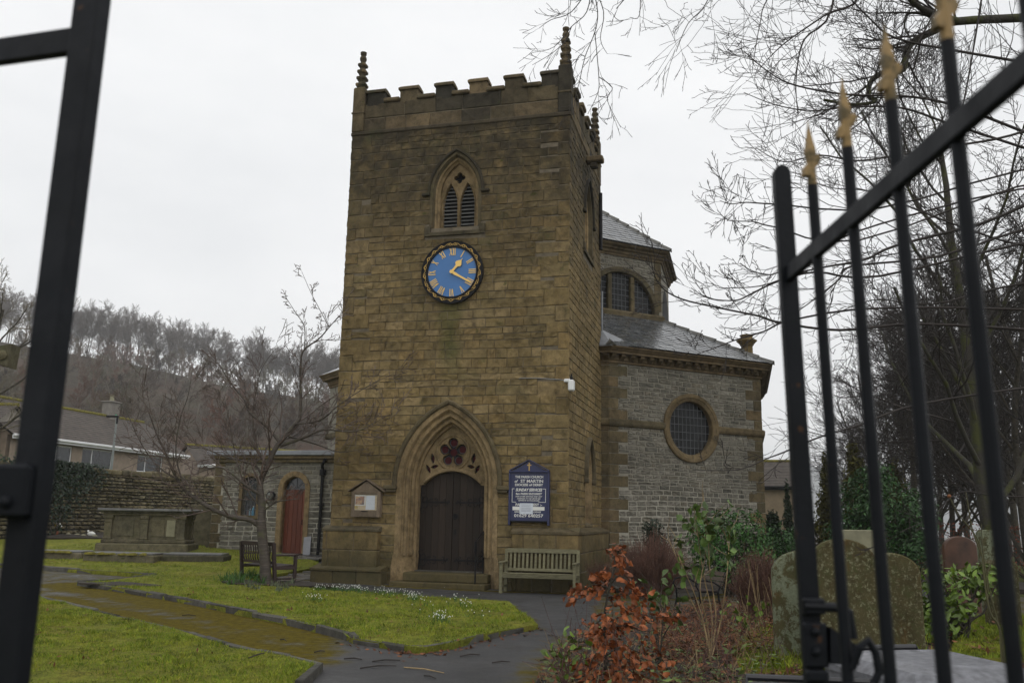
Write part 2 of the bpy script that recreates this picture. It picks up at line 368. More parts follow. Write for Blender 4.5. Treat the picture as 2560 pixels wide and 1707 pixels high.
def _asph():
    t = Mt('wet_asphalt', .35, 0, .5); a = t.ramp(t.noise(120, 3, .7), [(.3, (.028,.028,.029)), (.7, (.075,.075,.076))]); a = t.mix(1, a, t.ramp(t.noise(.9, 5, .6), [(.3, .75), (.7, 1.2)]), 'MULTIPLY')
    z = t.zc(); edge = t.n('ShaderNodeAttribute', attribute_name='moss'); mo = t.math('ADD', edge.outputs['Fac'], t.math('MULTIPLY', t.math('SUBTRACT', t.noise(2.2, 7, .72), .5), 1.5)); mo = t.math('MULTIPLY', t.map(mo, .30, .80), t.map(t.noise(55, 4, .8), .25, .5, .45, 1.))
    mc = t.ramp(t.noise(9, 6, .7), [(.25, (.035,.028,.008)), (.5, (.098,.076,.010)), (.75, (.155,.128,.013))]); mc = t.mix(1, mc, t.ramp(t.noise(150, 2), [(.3, .7), (.7, 1.2)]), 'MULTIPLY')
    t.color(t.mix(mo, a, mc)); t.set('Specular IOR Level', t.map(mo, 0., 1., .32, .03)); t.set('Roughness', t.mix(mo, t.ramp(t.noise(1.4, 5, .65), [(.35, .45), (.65, .8)]), (.9,.9,.9))); t.bump(t.math('ADD', t.noise(160, 2), t.math('MULTIPLY', t.noise(30, 5), .6)), .5, .006); return t.m
ASPHALT = _asph()
def _lawn():
    t = Mt('mossy_turf', .95, 0, .2); a = t.ramp(t.noise(1.3, 7, .7), [(.28, (.10,.115,.014)), (.5, (.175,.19,.022)), (.72, (.25,.24,.03))]); b = t.map(t.noise(2.6, 6, .72), .60, .72)
    a = t.mix(b, a, (.03,.026,.012)); a = t.mix(t.map(t.noise(.7, 5, .7), .5, .68), a, (.19,.17,.026)); a = t.mix(1, a, t.ramp(t.noise(45, 4, .8), [(.25, .4), (.7, 1.4)]), 'MULTIPLY'); a = t.mix(1, a, t.ramp(t.noise(8, 6, .8), [(.32, .45), (.5, 1.), (.68, 1.5)]), 'MULTIPLY'); t.color(a); t.bump(t.noise(60, 5, .8), .9, .03); return t.m  # last multiply mottles the colour in place of shading on turf hummocks
TURF = _lawn()
SOIL = simple('dark_wet_soil', (.030,.022,.014), .85, 0, .5, 9, .9, d=.03)
def _blade(name, c0, c1, c2):
    t = Mt(name, .75, 0, .1); v = t.mix(t.map(t.noise(1.1, 6, .75), .46, .72, 0., .8), t.ramp(t.rnd(), [(0, c0), (.6, c1), (1, c2)]), c2); v = t.mix(t.map(t.noise(3.2, 7, .78), .50, .66, 0., .85), v, (.048,.05,.016)); t.color(t.mix(1, v, t.ramp(t.noise(8, 6, .8), [(.32, .45), (.5, 1.), (.68, 1.55)]), 'MULTIPLY')); t.set('Subsurface Weight', 0.); return t.m  # final mottling paints hummock highlights and shade into the blade colour
BLADE = _blade('grass_blade', (.095,.155,.014), (.17,.235,.022), (.29,.285,.036))
KERB = sandstone('kerb_stone', [(.085,.082,.07), (.115,.11,.095), (.065,.062,.054)], green=.25, relief=.4).m
FLAG = Mt('wet_flagstone', .22).color((.10,.092,.08)).m
TOMB = sandstone('mossy_tomb_stone', [(.12,.105,.07), (.15,.132,.082), (.10,.092,.062)], green=.9, relief=.35).m
def _grave(name, base, lich, amt, sc):
    t = Mt(name, .95, 0, .12); v = t.ramp(t.noise(4, 6, .7), [(.3, tuple(x*.6 for x in base)), (.7, tuple(x*1.3 for x in base))]); v = t.mix(t.map(t.noise(2.5, 5, .7, t.scaled(t.pos(), (1, 1, .4))), .5, .7), v, (.105,.062,.022)); v = t.mix(t.map(t.noise(7, 6, .8), .48, .62), v, (.07,.072,.03))
    k = t.map(t.noise(sc, 7, .8, dist=.3), amt, amt+.09); k = t.math('MULTIPLY', k, .85); v = t.mix(k, v, t.ramp(t.noise(40, 3), [(.3, tuple(x*.7 for x in lich)), (.7, lich)])); k2 = t.map(t.voro(30), .12, .05); v = t.mix(t.math('MULTIPLY', k2, .25), v, (.05,.05,.04))
    t.color(v); t.bump(t.noise(35, 6, .75), .4, .01); return t.m
GRAVE = _grave('lichened_headstone', (.075,.064,.030), (.25,.25,.155), .52, 24)
GRAVE_G = _grave('green_lichen_headstone', (.085,.075,.036), (.235,.265,.18), .46, 6)
GRAVE_P = simple('pale_headstone', (.24,.23,.15), .9, 0, .2, 5, .3)
GRANITE = simple('red_brown_headstone', (.075,.035,.02), .5, 0, .45, 4, .2)
BARK = simple('ridged_bark', (.060,.052,.038), .95, 0, .5, 14, 1., d=.03)
def _cherry():
    t = Mt('cherry_bark', .7, 0, .35); v = t.ramp(t.noise(4, 5, .7, t.scaled(t.pos(), (1, 1, 9.))), [(.3, (.03,.024,.019)), (.6, (.085,.07,.056)), (.75, (.19,.17,.145))]); v = t.mix(t.map(t.noise(3, 5), .55, .75), v, (.075,.08,.03)); t.color(v); t.bump(t.noise(7, 5, .7, t.scaled(t.pos(), (1, 1, 8.))), .8, .015); return t.m
CHERRY = _cherry()
CHTWIG = simple('cherry_twig', (.10,.070,.056), .45, 0, .45, 5, 0)
MOSSBARK = Mt('mossy_bark', .95); MOSSBARK.color(MOSSBARK.mix(MOSSBARK.map(MOSSBARK.noise(2.5, 5), .45, .65), (.040,.036,.028), (.055,.06,.015))); MOSSBARK.bump(MOSSBARK.noise(20, 5), .8, .03); MOSSBARK = MOSSBARK.m
TWIG = simple('bare_twig', (.026,.020,.017), .8, 0, .4, 3, 0)
REDTWIG = simple('reddish_twig', (.085,.040,.032), .7, 0, .4, 3, 0)
def _ft(name, cols):
    t = Mt(name, .95, 0, .1); o = t.n('ShaderNodeObjectInfo'); t.color(t.ramp(o.outputs['Random'], [(i/(len(cols)-1), c) for i, c in enumerate(cols)])); return t.m
FARTREE = _ft('grey_winter_branches', [(.16,.145,.135), (.21,.19,.175), (.18,.16,.145)])  # greys lightened in the colour to stand in for distance haze
FARBROWN = _ft('brown_winter_branches', [(.20,.17,.14), (.18,.095,.068), (.12,.112,.07), (.24,.21,.17), (.08,.068,.06), (.17,.12,.09)])
def _hill():
    t = Mt('wooded_hillside_floor', 1., 0, .1); v = t.ramp(t.noise(.045, 8, .75), [(.3, (.055,.047,.036)), (.5, (.095,.077,.055)), (.7, (.13,.11,.068))]); v = t.mix(t.map(t.noise(.02, 5), .5, .66), v, (.13,.075,.05)); t.color(v); t.bump(t.noise(.4, 8, .8), 1., 2.); return t.m
HILL = _hill()
def _field():
    t = Mt('rough_ground', 1., 0, .1); t.color(t.ramp(t.noise(.25, 7, .7), [(.3, (.05,.06,.018)), (.55, (.075,.085,.022)), (.75, (.06,.045,.025))])); t.bump(t.noise(6, 6, .8), .8, .06); return t.m
FIELD = _field()
FARHILL = simple('far_valley_side', (.16,.17,.17), 1., 0, .25, .004, 0)
def _leaf(name, c, rough=.35, var=.5, under=None):
    t = Mt(name, rough, 0, .32); t.color(t.mix(1, t.ramp(t.rnd(), [(0, tuple(x*(1-var) for x in c)), (.6, c), (1, tuple(min(1, x*(1+var)) for x in c))]), t.ramp(t.noise(25, 3), [(.3, .8), (.7, 1.15)]), 'MULTIPLY')); return t.m
LAUREL = _leaf('glossy_laurel_leaf', (.032,.085,.02), .4)
RHODO = _leaf('rhododendron_leaf', (.045,.125,.022), .38)
AUCUBA = _leaf('aucuba_leaf', (.11,.175,.022), .35)
ROUNDLEAF = _leaf('round_green_leaf', (.085,.14,.03), .4)
BEECH = _leaf('copper_beech_leaf', (.27,.082,.026), .5, .55)
LITTER = _leaf('brown_leaf_litter', (.15,.062,.028), .8, .6)
STRAW = _leaf('dead_straw_stem', (.26,.19,.10), .85, .4)
IVY = _leaf('dark_ivy_leaf', (.018,.034,.017), .4)
YEW = _leaf('dark_yew_foliage', (.09,.085,.018), .8, .5)
CONIFER = _leaf('conifer_foliage', (.022,.04,.015), .8, .5)
HEDGE = _leaf('beech_hedge_leaf', (.15,.042,.022), .7, .5)
DOGWOOD = simple('dark_red_stems', (.12,.06,.042), .7, 0, .5, 3, 0)
DOGTIP = _leaf('brown_seed_heads', (.15,.085,.05), .9, .4)
SNOWDROP = Mt('snowdrop_petal', .6).color((.8,.82,.78)).m
DRYSTONE = sandstone('drystone_gritstone', [(.15,.13,.075), (.21,.175,.105), (.11,.095,.062), (.26,.23,.155), (.175,.145,.085)], green=.8, relief=.6).m
ROOFT = simple('brown_concrete_tiles', (.075,.062,.052), .85, 0, .35, 2.5, .4)
MOSSY = simple('yellow_green_moss', (.16,.14,.02), 1., 0, .5, 8, 1., d=.03)
RENDER = simple('pinkish_stone_cladding', (.27,.215,.165), .9, 0, .18, 3, .4)
BINGREY = simple('grey_bin_plastic', (.14,.142,.155), .4, 0, .5, 22, .15, spec=.4)
BINBLACK = simple('black_bin_plastic', (.018,.018,.021), .4, 0, .2, 5, .08)
# ------------------------------------------------------------------ church tower
def arch_pts(cx, w, R, zs, zb, o, n=14):
    c = R-w; r = R+o; zt = math.sqrt(max(r*r-c*c, 1e-6)); a1 = math.atan2(zt, -c); pts = [(cx-w-o, zb)]
    for i in range(n+1):
        a = math.pi+(a1-math.pi)*i/n; pts.append((cx+c+r*math.cos(a), zs+r*math.sin(a)))
    return pts+[(2*cx-x, z) for x, z in pts[-2::-1]]
def arch_sweep(mb, prof, cx, w, R, zs, zb, close=False, n=14, sub=None):
    rows = [arch_pts(cx, w, R, zs, zb, o, n) for o, y in prof]; k = len(prof); m = len(rows[0])
    vs = [(rows[j][i][0], prof[j][1], rows[j][i][1]) for i in range(m) for j in range(k)]
    fs = [(i*k+j, (i+1)*k+j, (i+1)*k+(j+1) % k, i*k+(j+1) % k) for i in range(m-1) for j in range(k if close else k-1)]
    if close: fs += [tuple(range(k)), tuple(range((m-1)*k, m*k))]
    return mb.add(vs, fs)
def arch_half(z, w, R, zs, o):
    if z < zs: return w+o
    q = (R+o)**2-(z-zs)**2
    return max(0., math.sqrt(q)-(R-w)) if q > (R-w)**2 else 0.
def courses(x0, x1, z0, z1, hs, ws, blocked=None, quoin=None, seed=1):
    r = random.Random(seed); out = []; z = z0; k = 0
    while z < z1-.02:
        h = r.uniform(*hs)*(r.choice((1, 1, 1, 1.15, .85)))
        if z1-z-h < hs[0]*.6: h = z1-z
        iv = [(x0, x1)]
        for b in (blocked(z, z+h) if blocked else []):
            nv = []
            for a, c in iv:
                if b[1] <= a or b[0] >= c: nv.append((a, c))
                else:
                    if b[0]-a > .04: nv.append((a, b[0]))
                    if c-b[1] > .04: nv.append((b[1], c))
            iv = nv
        for a, c in iv:
            x = a
            if quoin and abs(a-x0) < 1e-6 and c-a > .8: q = r.choice(quoin)*r.uniform(.9, 1.1); out.append((x, x+q, z, z+h)); x += q
            ce = c
            if quoin and abs(c-x1) < 1e-6 and c-x > .9: q = r.choice(quoin)*r.uniform(.9, 1.1); out.append((c-q, c, z, z+h)); ce = c-q
            while x < ce-.01:
                wd = r.uniform(*ws)*r.choice((1, 1, 1.3, .75))
                if ce-x-wd < ws[0]*.7: wd = ce-x
                out.append((x, x+wd, z, z+h)); x += wd
        z += h; k += 1
    return out
def front_mats(rects, y=0., gap=.008, d=.035, wav=0.):
    out = []
    for a, b, c, e in rects:
        x, z = (a+b)/2, (c+e)/2; dz = wav*(math.sin(x*1.1+z*2.3)+.6*math.sin(x*2.9-z*1.7)); ti = wav*.9*(1.1*math.cos(x*1.1+z*2.3)+1.7*math.cos(x*2.9-z*1.7))+(random.gauss(0, .008) if wav else 0)
        out.append(lookm((x, y+(random.uniform(-.004, .004) if wav else 0), z+dz), (1, 0, ti), (0, 1, 0), (-ti, 0, 1), b-a-gap, d, e-c-gap))
    return out
def right_mats(rects, x=0., gap=.008, d=.035):     # rects (y0,y1,z0,z1) on a face that looks along +x
    return [lookm((x, (a+b)/2, (c+e)/2), (0, 1, 0), (-1, 0, 0), (0, 0, 1), b-a-gap, d, e-c-gap) for a, b, c, e in rects]
def left_mats(rects, x=0., gap=.008, d=.035):
    return [lookm((x, (a+b)/2, (c+e)/2), (0, -1, 0), (1, 0, 0), (0, 0, 1), b-a-gap, d, e-c-gap) for a, b, c, e in rects]
TW, TD, TZ = 5.86, 4.9, 11.43
tower = Thing('church_tower', -TW/2, TD/2, 0, 'square brown sandstone church tower with battlements, clock and arched door', 'church tower')
DCX, DW, DR, DZS = -2.92, 1.17, 1.96, 2.37
BCX, BW, BR, BZS, BZB = -2.92, .62, 1.134, 9.66, 8.72
SY = 2.7
door_hole = arch_pts(DCX, DW, DR, DZS, .02, 0)
bel_hole = arch_pts(BCX, BW, BR, BZS, BZB, 0)
LW, LR, LZS, LZB = .46, 1.05, 2.66, 1.5
m = MB(); m.panel([(-TW+.012, 0), (-.012, 0), (-.012, TZ), (-TW+.012, TZ)], [door_hole, bel_hole], .012, .6)
i0 = len(m.v); m.panel([(.012, 0), (TD, 0), (TD, TZ), (.012, TZ)], [arch_pts(SY, BW, BR, BZS, BZB, 0), arch_pts(SY, LW, LR, LZS, LZB, 0)], 0, .5)
m.mat4(lookm((-.012, 0, 0), (0, 1, 0), (-1, 0, 0), (0, 0, 1)), i0)
m.add([(-TW+.012, .012, 0), (-TW+.012, TD, 0), (-TW+.012, TD, TZ), (-TW+.012, .012, TZ), (-.012, TD, 0), (-.012, TD, TZ)], [(1, 0, 3, 2), (4, 1, 2, 5)])
m.box(-TW+.3, -.3, .3, TD-.3, TZ-.1, TZ+.15)
wall = tower.part('wall', m, MORT_D)
def tblock(z0, z1):
    zm = (z0+z1)/2; b = []
    if z0 < 4.2: h = arch_half(zm, DW, DR, DZS, .07); b += [(DCX-h, DCX+h)] if h > 0 else []
    if z1 > 8.52 and z0 < 10.7:
        h = .79 if zm < 8.75 else arch_half(zm, BW, BR, BZS, .05); b += [(BCX-h, BCX+h)] if h > 0 else []
    return b
def sblock(z0, z1):
    zm = (z0+z1)/2; b = []
    if z1 > LZB and z0 < 3.6: h = arch_half(zm, LW, LR, LZS, .05); b += [(SY-h, SY+h)] if h > 0 else []
    if z1 > 8.52 and z0 < 10.7: h = .79 if zm < 8.75 else arch_half(zm, BW, BR, BZS, .05); b += [(SY-h, SY+h)] if h > 0 else []
    return b
qr = random.Random(44); qs = []; zq = 0.; kq = 0
while zq < TZ-.05:
    hq = min(qr.uniform(.24, .44), TZ-zq); hq = TZ-zq if TZ-zq-hq < .15 else hq; wl_, wr_q = (qr.uniform(.55, .85), qr.uniform(.26, .4)) if kq % 2 else (qr.uniform(.26, .4), qr.uniform(.55, .9)); qs.append((zq, zq+hq, wl_, wr_q)); zq += hq; kq += 1
def tblock2(z0, z1):
    zm = (z0+z1)/2; q = next((q for q in qs if q[0] <= zm < q[1]), qs[-1]); return tblock(z0, z1)+[(-TW-1, -TW+q[2]), (-q[3], 1)]
fr = courses(-TW, 0, 0, TZ, (.145, .245), (.28, .60), tblock2, None, 5); fq = [(-TW, -TW+q[2], q[0], q[1]) for q in qs]+[(-q[3], 0, q[0], q[1]) for q in qs]
rt = courses(0, TD, 0, TZ, (.165, .25), (.30, .60), sblock, None, 6)
lf = courses(0, TD, 0, TZ, (.17, .25), (.35, .7), None, None, 8)
SV = [block(i, 4, 2, .12, (.022, .05), .30, .36) for i in range(14)]
TWORLD = lambda p: TF(*p)
pieces('stone', SV, front_mats(fr, 0., .008, .035, .010)+front_mats(fq)+right_mats(rt)+left_mats(lf, -TW), TOWER_STONE, wall, tower.org, TWORLD, 'stone_courses', 300)
# parapet
m = MB()
for (a, b, c, d) in ((-TW+.06, -.06, .06, .36), (-TW+.06, -TW+.36, .36, TD-.06), (-.36, -.06, .36, TD-.06), (-TW+.06, -.06, TD-.36, TD-.06)): m.box(a, b, c, d, TZ+.1, 12.30)
par = tower.part('parapet', m, MORT_D)
FM = [(-5.50, -5.0), (-4.57, -4.07), (-3.58, -3.11), (-2.66, -2.18), (-1.71, -1.23), (-.75, -.28)]
SM = [(.30, .72), (1.13, 1.55), (1.98, 2.40), (2.83, 3.25), (3.68, 4.10), (4.4, 4.62)]
pr = courses(-TW+.3, -.3, TZ+.1, 12.33, (.36, .44), (.5, .95), None, None, 4)
ps = courses(.3, TD-.3, TZ+.1, 12.33, (.36, .44), (.5, .95), None, None, 9)
mer = MB(); cop = MB()
pieces('stone', SV, front_mats(pr, .045, .012)+right_mats(ps, -.045, .012), PARAPET, par, tower.org, TWORLD, 'stone_courses', 60)
for a, b in FM:
    o = tower.part('merlon', MB().cbox(a, b, .045, .33, 12.25, 12.64, .015), PARAPET, par)
    p = MB(); p.add([(a-.03, -.01, 12.62), (b+.03, -.01, 12.62), (b+.03, .38, 12.62), (a-.03, .38, 12.62), (a-.03, -.01, 12.68), (b+.03, -.01, 12.68), (b+.03, .38, 12.68), (a-.03, .38, 12.68), (a, .10, 12.76), (b, .10, 12.76), (b, .26, 12.76), (a, .26, 12.76)],
        [(3,2,1,0), (0,1,5,4), (1,2,6,5), (2,3,7,6), (3,0,4,7), (4,5,9,8), (5,6,10,9), (6,7,11,10), (7,4,8,11), (8,9,10,11)])
    tower.part('coping_stone', p, PARAPET, par)
for (a, b), (c, d) in zip(FM, FM[1:]): tower.part('coping_stone', MB().cbox(b-.01, c+.01, -.03, .38, 12.32, 12.43, .03), PARAPET, par)
for a, b in SM:
    for X0, X1 in ((-.33, -.045), (-TW+.045, -TW+.33)):
        tower.part('merlon', MB().cbox(X0, X1, a, b, 12.25, 12.64, .015), PARAPET, par)
        tower.part('coping_stone', MB().cbox(X0-.05, X1+.05, a-.03, b+.03, 12.62, 12.75, .035), PARAPET, par)
for (a, b), (c, d) in zip(SM, SM[1:]):
    for X0, X1 in ((-.38, .03), (-TW-.03, -TW+.38)): tower.part('coping_stone', MB().cbox(X0, X1, b-.01, c+.01, 12.32, 12.43, .03), PARAPET, par)
m = MB()
for x0, x1, y0, y1 in ((-TW-.03, .03, -.03, .12), (-TW-.03, -TW+.12, .12, TD), (-.12, .03, .12, TD)):
    m.cbox(x0, x1, y0, y1, TZ-.01, TZ+.11, .03)
tower.part('string_course', m, PARAPET)
def pinnacle(x, y):
    m = MB(); m.cbox(x-.165, x+.165, y-.165, y+.165, TZ+.1, 12.82, .03); m.cbox(x-.18, x+.18, y-.18, y+.18, 12.05, 12.10, .01)
    prof = []; n = 5
    for i in range(n):
        z = 12.82+i*.195; r = .165-.016*i; prof += [(r*.66, z), (r*.72, z+.04), (r*.98, z+.10), (r*.9, z+.145)]
    prof += [(.055, 13.80), (.085, 13.84), (.09, 13.90), (.03, 13.93)]
    m.lathe(prof, (x, y, 0), 8)
    for i in range(n-1):
        z = 12.93+i*.195; r = .115-.012*i
        for k in range(4):
            a = math.pi/4+k*math.pi/2; m.cbox(x+r*math.cos(a)-.055, x+r*math.cos(a)+.055, y+r*math.sin(a)-.055, y+r*math.sin(a)+.055, z-.045, z+.05, .03)
    return tower.part('pinnacle', m, PARAPET)
for x in (-.14, -TW+.14):
    for y in (.14, TD-.14): pinnacle(x, y)
m = MB().cbox(.0, .46, SY-.35, SY-.05, 11.18, 11.34, .03); m.cbox(.1, .30, SY-.30, SY-.1, 11.02, 11.18, .03); tower.part('water_spout', m, PARAPET)
m = MB().tube([(.06, TD-.30, 11.1), (.06, TD-.30, 9.35)], .05, 8); tower.part('downpipe', m, BLACK)
# door surround
PROF = [(.09, .01), (.09, -.02), (-.02, -.02), (-.05, .02), (-.05, .07), (-.09, .09), (-.12, .07), (-.155, .07), (-.175, .10), (-.175, .16), (-.20, .19), (-.23, .17), (-.265, .17), (-.285, .20), (-.285, .29), (-.31, .32), (-.34, .32), (-.34, .56)]
ds = tower.part('door_surround', arch_sweep(MB(), PROF, DCX, DW, DR, DZS, .70, n=20), ASHLAR)
m = MB(); B = [(.13, .01), (.13, -.02), (.02, -.02), (-.06, .06), (-.34, .34), (-.34, .56)]
for sg in (-1, 1):
    m = MB(); vs = []
    for z, e in ((.0, .02), (.46, .02), (.72, -.02)):
        for o, y in B: vs.append((DCX+sg*(DW+o+(e if o > 0 else e*.4)), y, z))
    k = len(B); m.add(vs, [(i*k+j, i*k+j+1, (i+1)*k+j+1, (i+1)*k+j) for i in range(2) for j in range(k-1)])
    tower.part('jamb_base', m, ASHLAR, ds)
hood = arch_sweep(MB(), [(.085, .02), (.085, -.05), (.11, -.085), (.16, -.10), (.195, -.06), (.195, .02)], DCX, DW, DR, DZS, 2.30, True, 22)
for sg in (-1, 1): hood.cbox(DCX+sg*(DW+.07), DCX+sg*(DW+.40), -.13, .02, 2.23, 2.33, .03); hood.cbox(DCX+sg*(DW+.09), DCX+sg*(DW+.33), -.10, .02, 2.17, 2.23, .02)
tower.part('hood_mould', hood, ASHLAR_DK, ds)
# tympanum with cinquefoil
cz = 3.14
def foil(cx, z, n, d, r, k=110, rot=math.pi/2):
    out = []
    for i in range(k):
        a = 2*math.pi*i/k; best = d*.45
        for j in range(n):
            b = a-(rot+2*math.pi*j/n); q = r*r-(d*math.sin(b))**2
            if q > 0 and math.cos(b) > 0: best = max(best, d*math.cos(b)+math.sqrt(q))
        out.append((cx+best*math.cos(a), z+best*math.sin(a)))
    return out
def leafh(cx, z, ang, L_, w_):
    out = []; c, s_ = math.cos(ang), math.sin(ang)
    for i in range(12):
        t = 2*math.pi*i/12; u = math.cos(t)*L_/2; v = math.sin(t)*w_/2*(1-.55*abs(math.cos(t))**2); out.append((cx+c*u-s_*v, z+s_*u+c*v))
    return out
ti = arch_pts(DCX, DW, DR, DZS, DZS-.02, -.335, 16); arc = []
for i in range(13):
    a = math.pi/2+math.asin(.73/.99)*(1-2*i/12)*-1; arc.append((DCX+.99*math.cos(a), 1.69+.99*math.sin(a)))
arc = sorted(arc, key=lambda p: -p[0])
tout = ti+arc
fh = foil(DCX, cz, 5, .225, .125)
lv = [leafh(DCX+sg*.52, 2.99, math.pi/2-sg*.15, .26, .11) for sg in (-1, 1)]+[leafh(DCX+sg*.62, 2.74, math.pi/2-sg*.5, .24, .10) for sg in (-1, 1)]+[leafh(DCX+sg*.46, 2.80, -sg*.25, .20, .09) for sg in (-1, 1)]
ty = MB().panel(tout, [fh]+lv, .40, .09)
for i in range(len(arc)-1): a, b = arc[i], arc[i+1]; ty.add([(a[0], .40, a[1]), (b[0], .40, b[1]), (b[0], .56, b[1]), (a[0], .56, a[1])], [(0, 1, 2, 3)])
circ = [(DCX+math.cos(2*math.pi*i/40)*.41, cz+math.sin(2*math.pi*i/40)*.41) for i in range(41)]
cn = [(math.cos(2*math.pi*i/40), math.sin(2*math.pi*i/40)) for i in range(41)]
ty.sweep(circ, cn, [(-.035, .40), (-.015, .375), (.015, .375), (.035, .40)])
fn = [(p[0]-DCX, p[1]-cz) for p in fh]; fn = [(a/math.hypot(a, b), b/math.hypot(a, b)) for a, b in fn]
ty.sweep(fh+fh[:1], fn+fn[:1], [(0, .40), (.006, .385), (.022, .385), (.03, .40)])
r1 = [(DCX+1.055*math.cos(a), 1.69+1.055*math.sin(a)) for a in [math.pi/2+math.asin(.74/1.05)*(1-2*i/16) for i in range(17)]]
ty.sweep(r1, [(math.cos(math.pi/2+math.asin(.74/1.05)*(1-2*i/16)), math.sin(math.pi/2+math.asin(.74/1.05)*(1-2*i/16))) for i in range(17)], [(-.06, .405), (-.05, .37), (.0, .37), (.02, .39), (.03, .405)])
tym = tower.part('tympanum', ty, ASHLAR)
g = MB().prism([(DCX-.74+1.48*i/12, 1.69+math.sqrt(1.06**2-(.74-1.48*i/12)**2)) for i in range(13)]+[(DCX+.72, 2.9), (DCX+.35, 3.55), (DCX-.35, 3.55), (DCX-.72, 2.9)], .485, .50); tower.part('dark_glass', g, GREYGL, tym)
for j in range(5):
    a = math.pi/2+2*math.pi*j/5; c = (DCX+.235*math.cos(a), cz+.235*math.sin(a))
    tower.part('red_pane', MB().prism([(c[0]+.088*math.cos(t), c[1]+.088*math.sin(t)) for t in [2*math.pi*i/16 for i in range(16)]], .470, .486), REDGL, tym)
    tower.part('lead_came', MB().sweep([(c[0]+.09*math.cos(2*math.pi*i/16), c[1]+.09*math.sin(2*math.pi*i/16)) for i in range(17)], [(math.cos(2*math.pi*i/16), math.sin(2*math.pi*i/16)) for i in range(17)], [(0, .468), (.008, .462), (.012, .47)]), CAME, tym)
tower.part('red_pane', MB().prism([(DCX+.085*math.cos(t), cz+.085*math.sin(t)) for t in [2*math.pi*i/16 for i in range(16)]], .468, .484), REDGL, tym)
for l in lv:
    c = (sum(p[0] for p in l)/12, sum(p[1] for p in l)/12); tower.part('red_pane', MB().prism([(c[0]+(p[0]-c[0])*.55, c[1]+(p[1]-c[1])*.55) for p in l], .474, .486), REDGL, tym)
# door leaves
def arcz(x): return 1.69+math.sqrt(max(.01, 1.02**2-(x-DCX)**2))
def scroll(m, x, z, r, a0, turn, y, w_=.012, n=14):
    pts = []
    for i in range(n+1):
        t = i/n; a = a0+turn*t; q = r*(1-.75*t); pts.append((x+q*math.cos(a), y, z+q*math.sin(a)))
    m.tube(pts, [w_*(1-.3*i/n) for i in range(n+1)], 5)
for sg in (-1, 1):
    xa, xb = (DCX-.85, DCX-.006) if sg < 0 else (DCX+.006, DCX+.85)
    leaf = tower.part('door_leaf', MB().prism([(xa, .34), (xb, .34)]+[(xb+(xa-xb)*i/10, arcz(xb+(xa-xb)*i/10)+.02) for i in range(11)], .53, .57), OAK)
    for k in range(5):
        a = xa+(xb-xa)*k/5+.003; b = xa+(xb-xa)*(k+1)/5-.003; tower.part('plank', MB().prism([(a, .345), (b, .345)]+[(b+(a-b)*i/4, arcz(b+(a-b)*i/4)+.015) for i in range(5)], .505, .53), OAK, leaf)
    hx = DCX+sg*.80
    for z in (.60, 1.95):
        m = MB(); m.cbox(min(hx, DCX+sg*.12), max(hx, DCX+sg*.12), .492, .506, z-.022, z+.022, .005); d = -sg
        for q, r in ((.08, .09), (.36, .06), (.58, .05)):
            for u in (-1, 1): scroll(m, hx+d*q, z+u*r, r, -u*math.pi/2, d*u*4.6, .498)
        for u in (-1, 1):
            scroll(m, hx+d*.04, z+u*.20, .085, -u*math.pi/2, d*u*-4.4, .498); m.tube([(hx+d*.02, .498, z), (hx+d*.03, .498, z+u*.13)], .013, 5)
            m.tube([(hx+d*.16, .498, z+u*.02), (hx+d*.24, .498, z+u*.10), (hx+d*.30, .498, z+u*.05)], .009, 5)
        m.obox((DCX+sg*.12, .498, z), (.035, 0, .035), (0, .006, 0), (-.02, 0, .02)); tower.part('strap_hinge', m, BLACK, leaf)
    if sg > 0:
        m = MB().tube([(DCX+.085+.055*math.cos(2*math.pi*i/18), .475, 1.62+.065*math.sin(2*math.pi*i/18)) for i in range(19)], .011, 6, False); m.prism([(DCX+.085+.05*math.cos(t), 1.62+.05*math.sin(t)) for t in [2*math.pi*i/10 for i in range(10)]], .49, .506); tower.part('ring_handle', m, BLACK, leaf)
        m = MB().obox((DCX+.08, .497, 1.26), (.03, 0, 0), (0, .008, 0), (0, 0, .055)); tower.part('keyhole_plate', m, BLACK, leaf)
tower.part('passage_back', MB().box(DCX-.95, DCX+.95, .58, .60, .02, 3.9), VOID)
for a in ((-4.10, -1.80, -.46, .06, 0, .135), (-3.86, -1.82, -.20, .56, .135, .335)): tower.part('step', MB().cbox(*a, .02), TOWER_STONE)
tower.part('threshold', MB().cbox(DCX-.84, DCX+.84, .28, .5, .335, .36, .006), KERB)
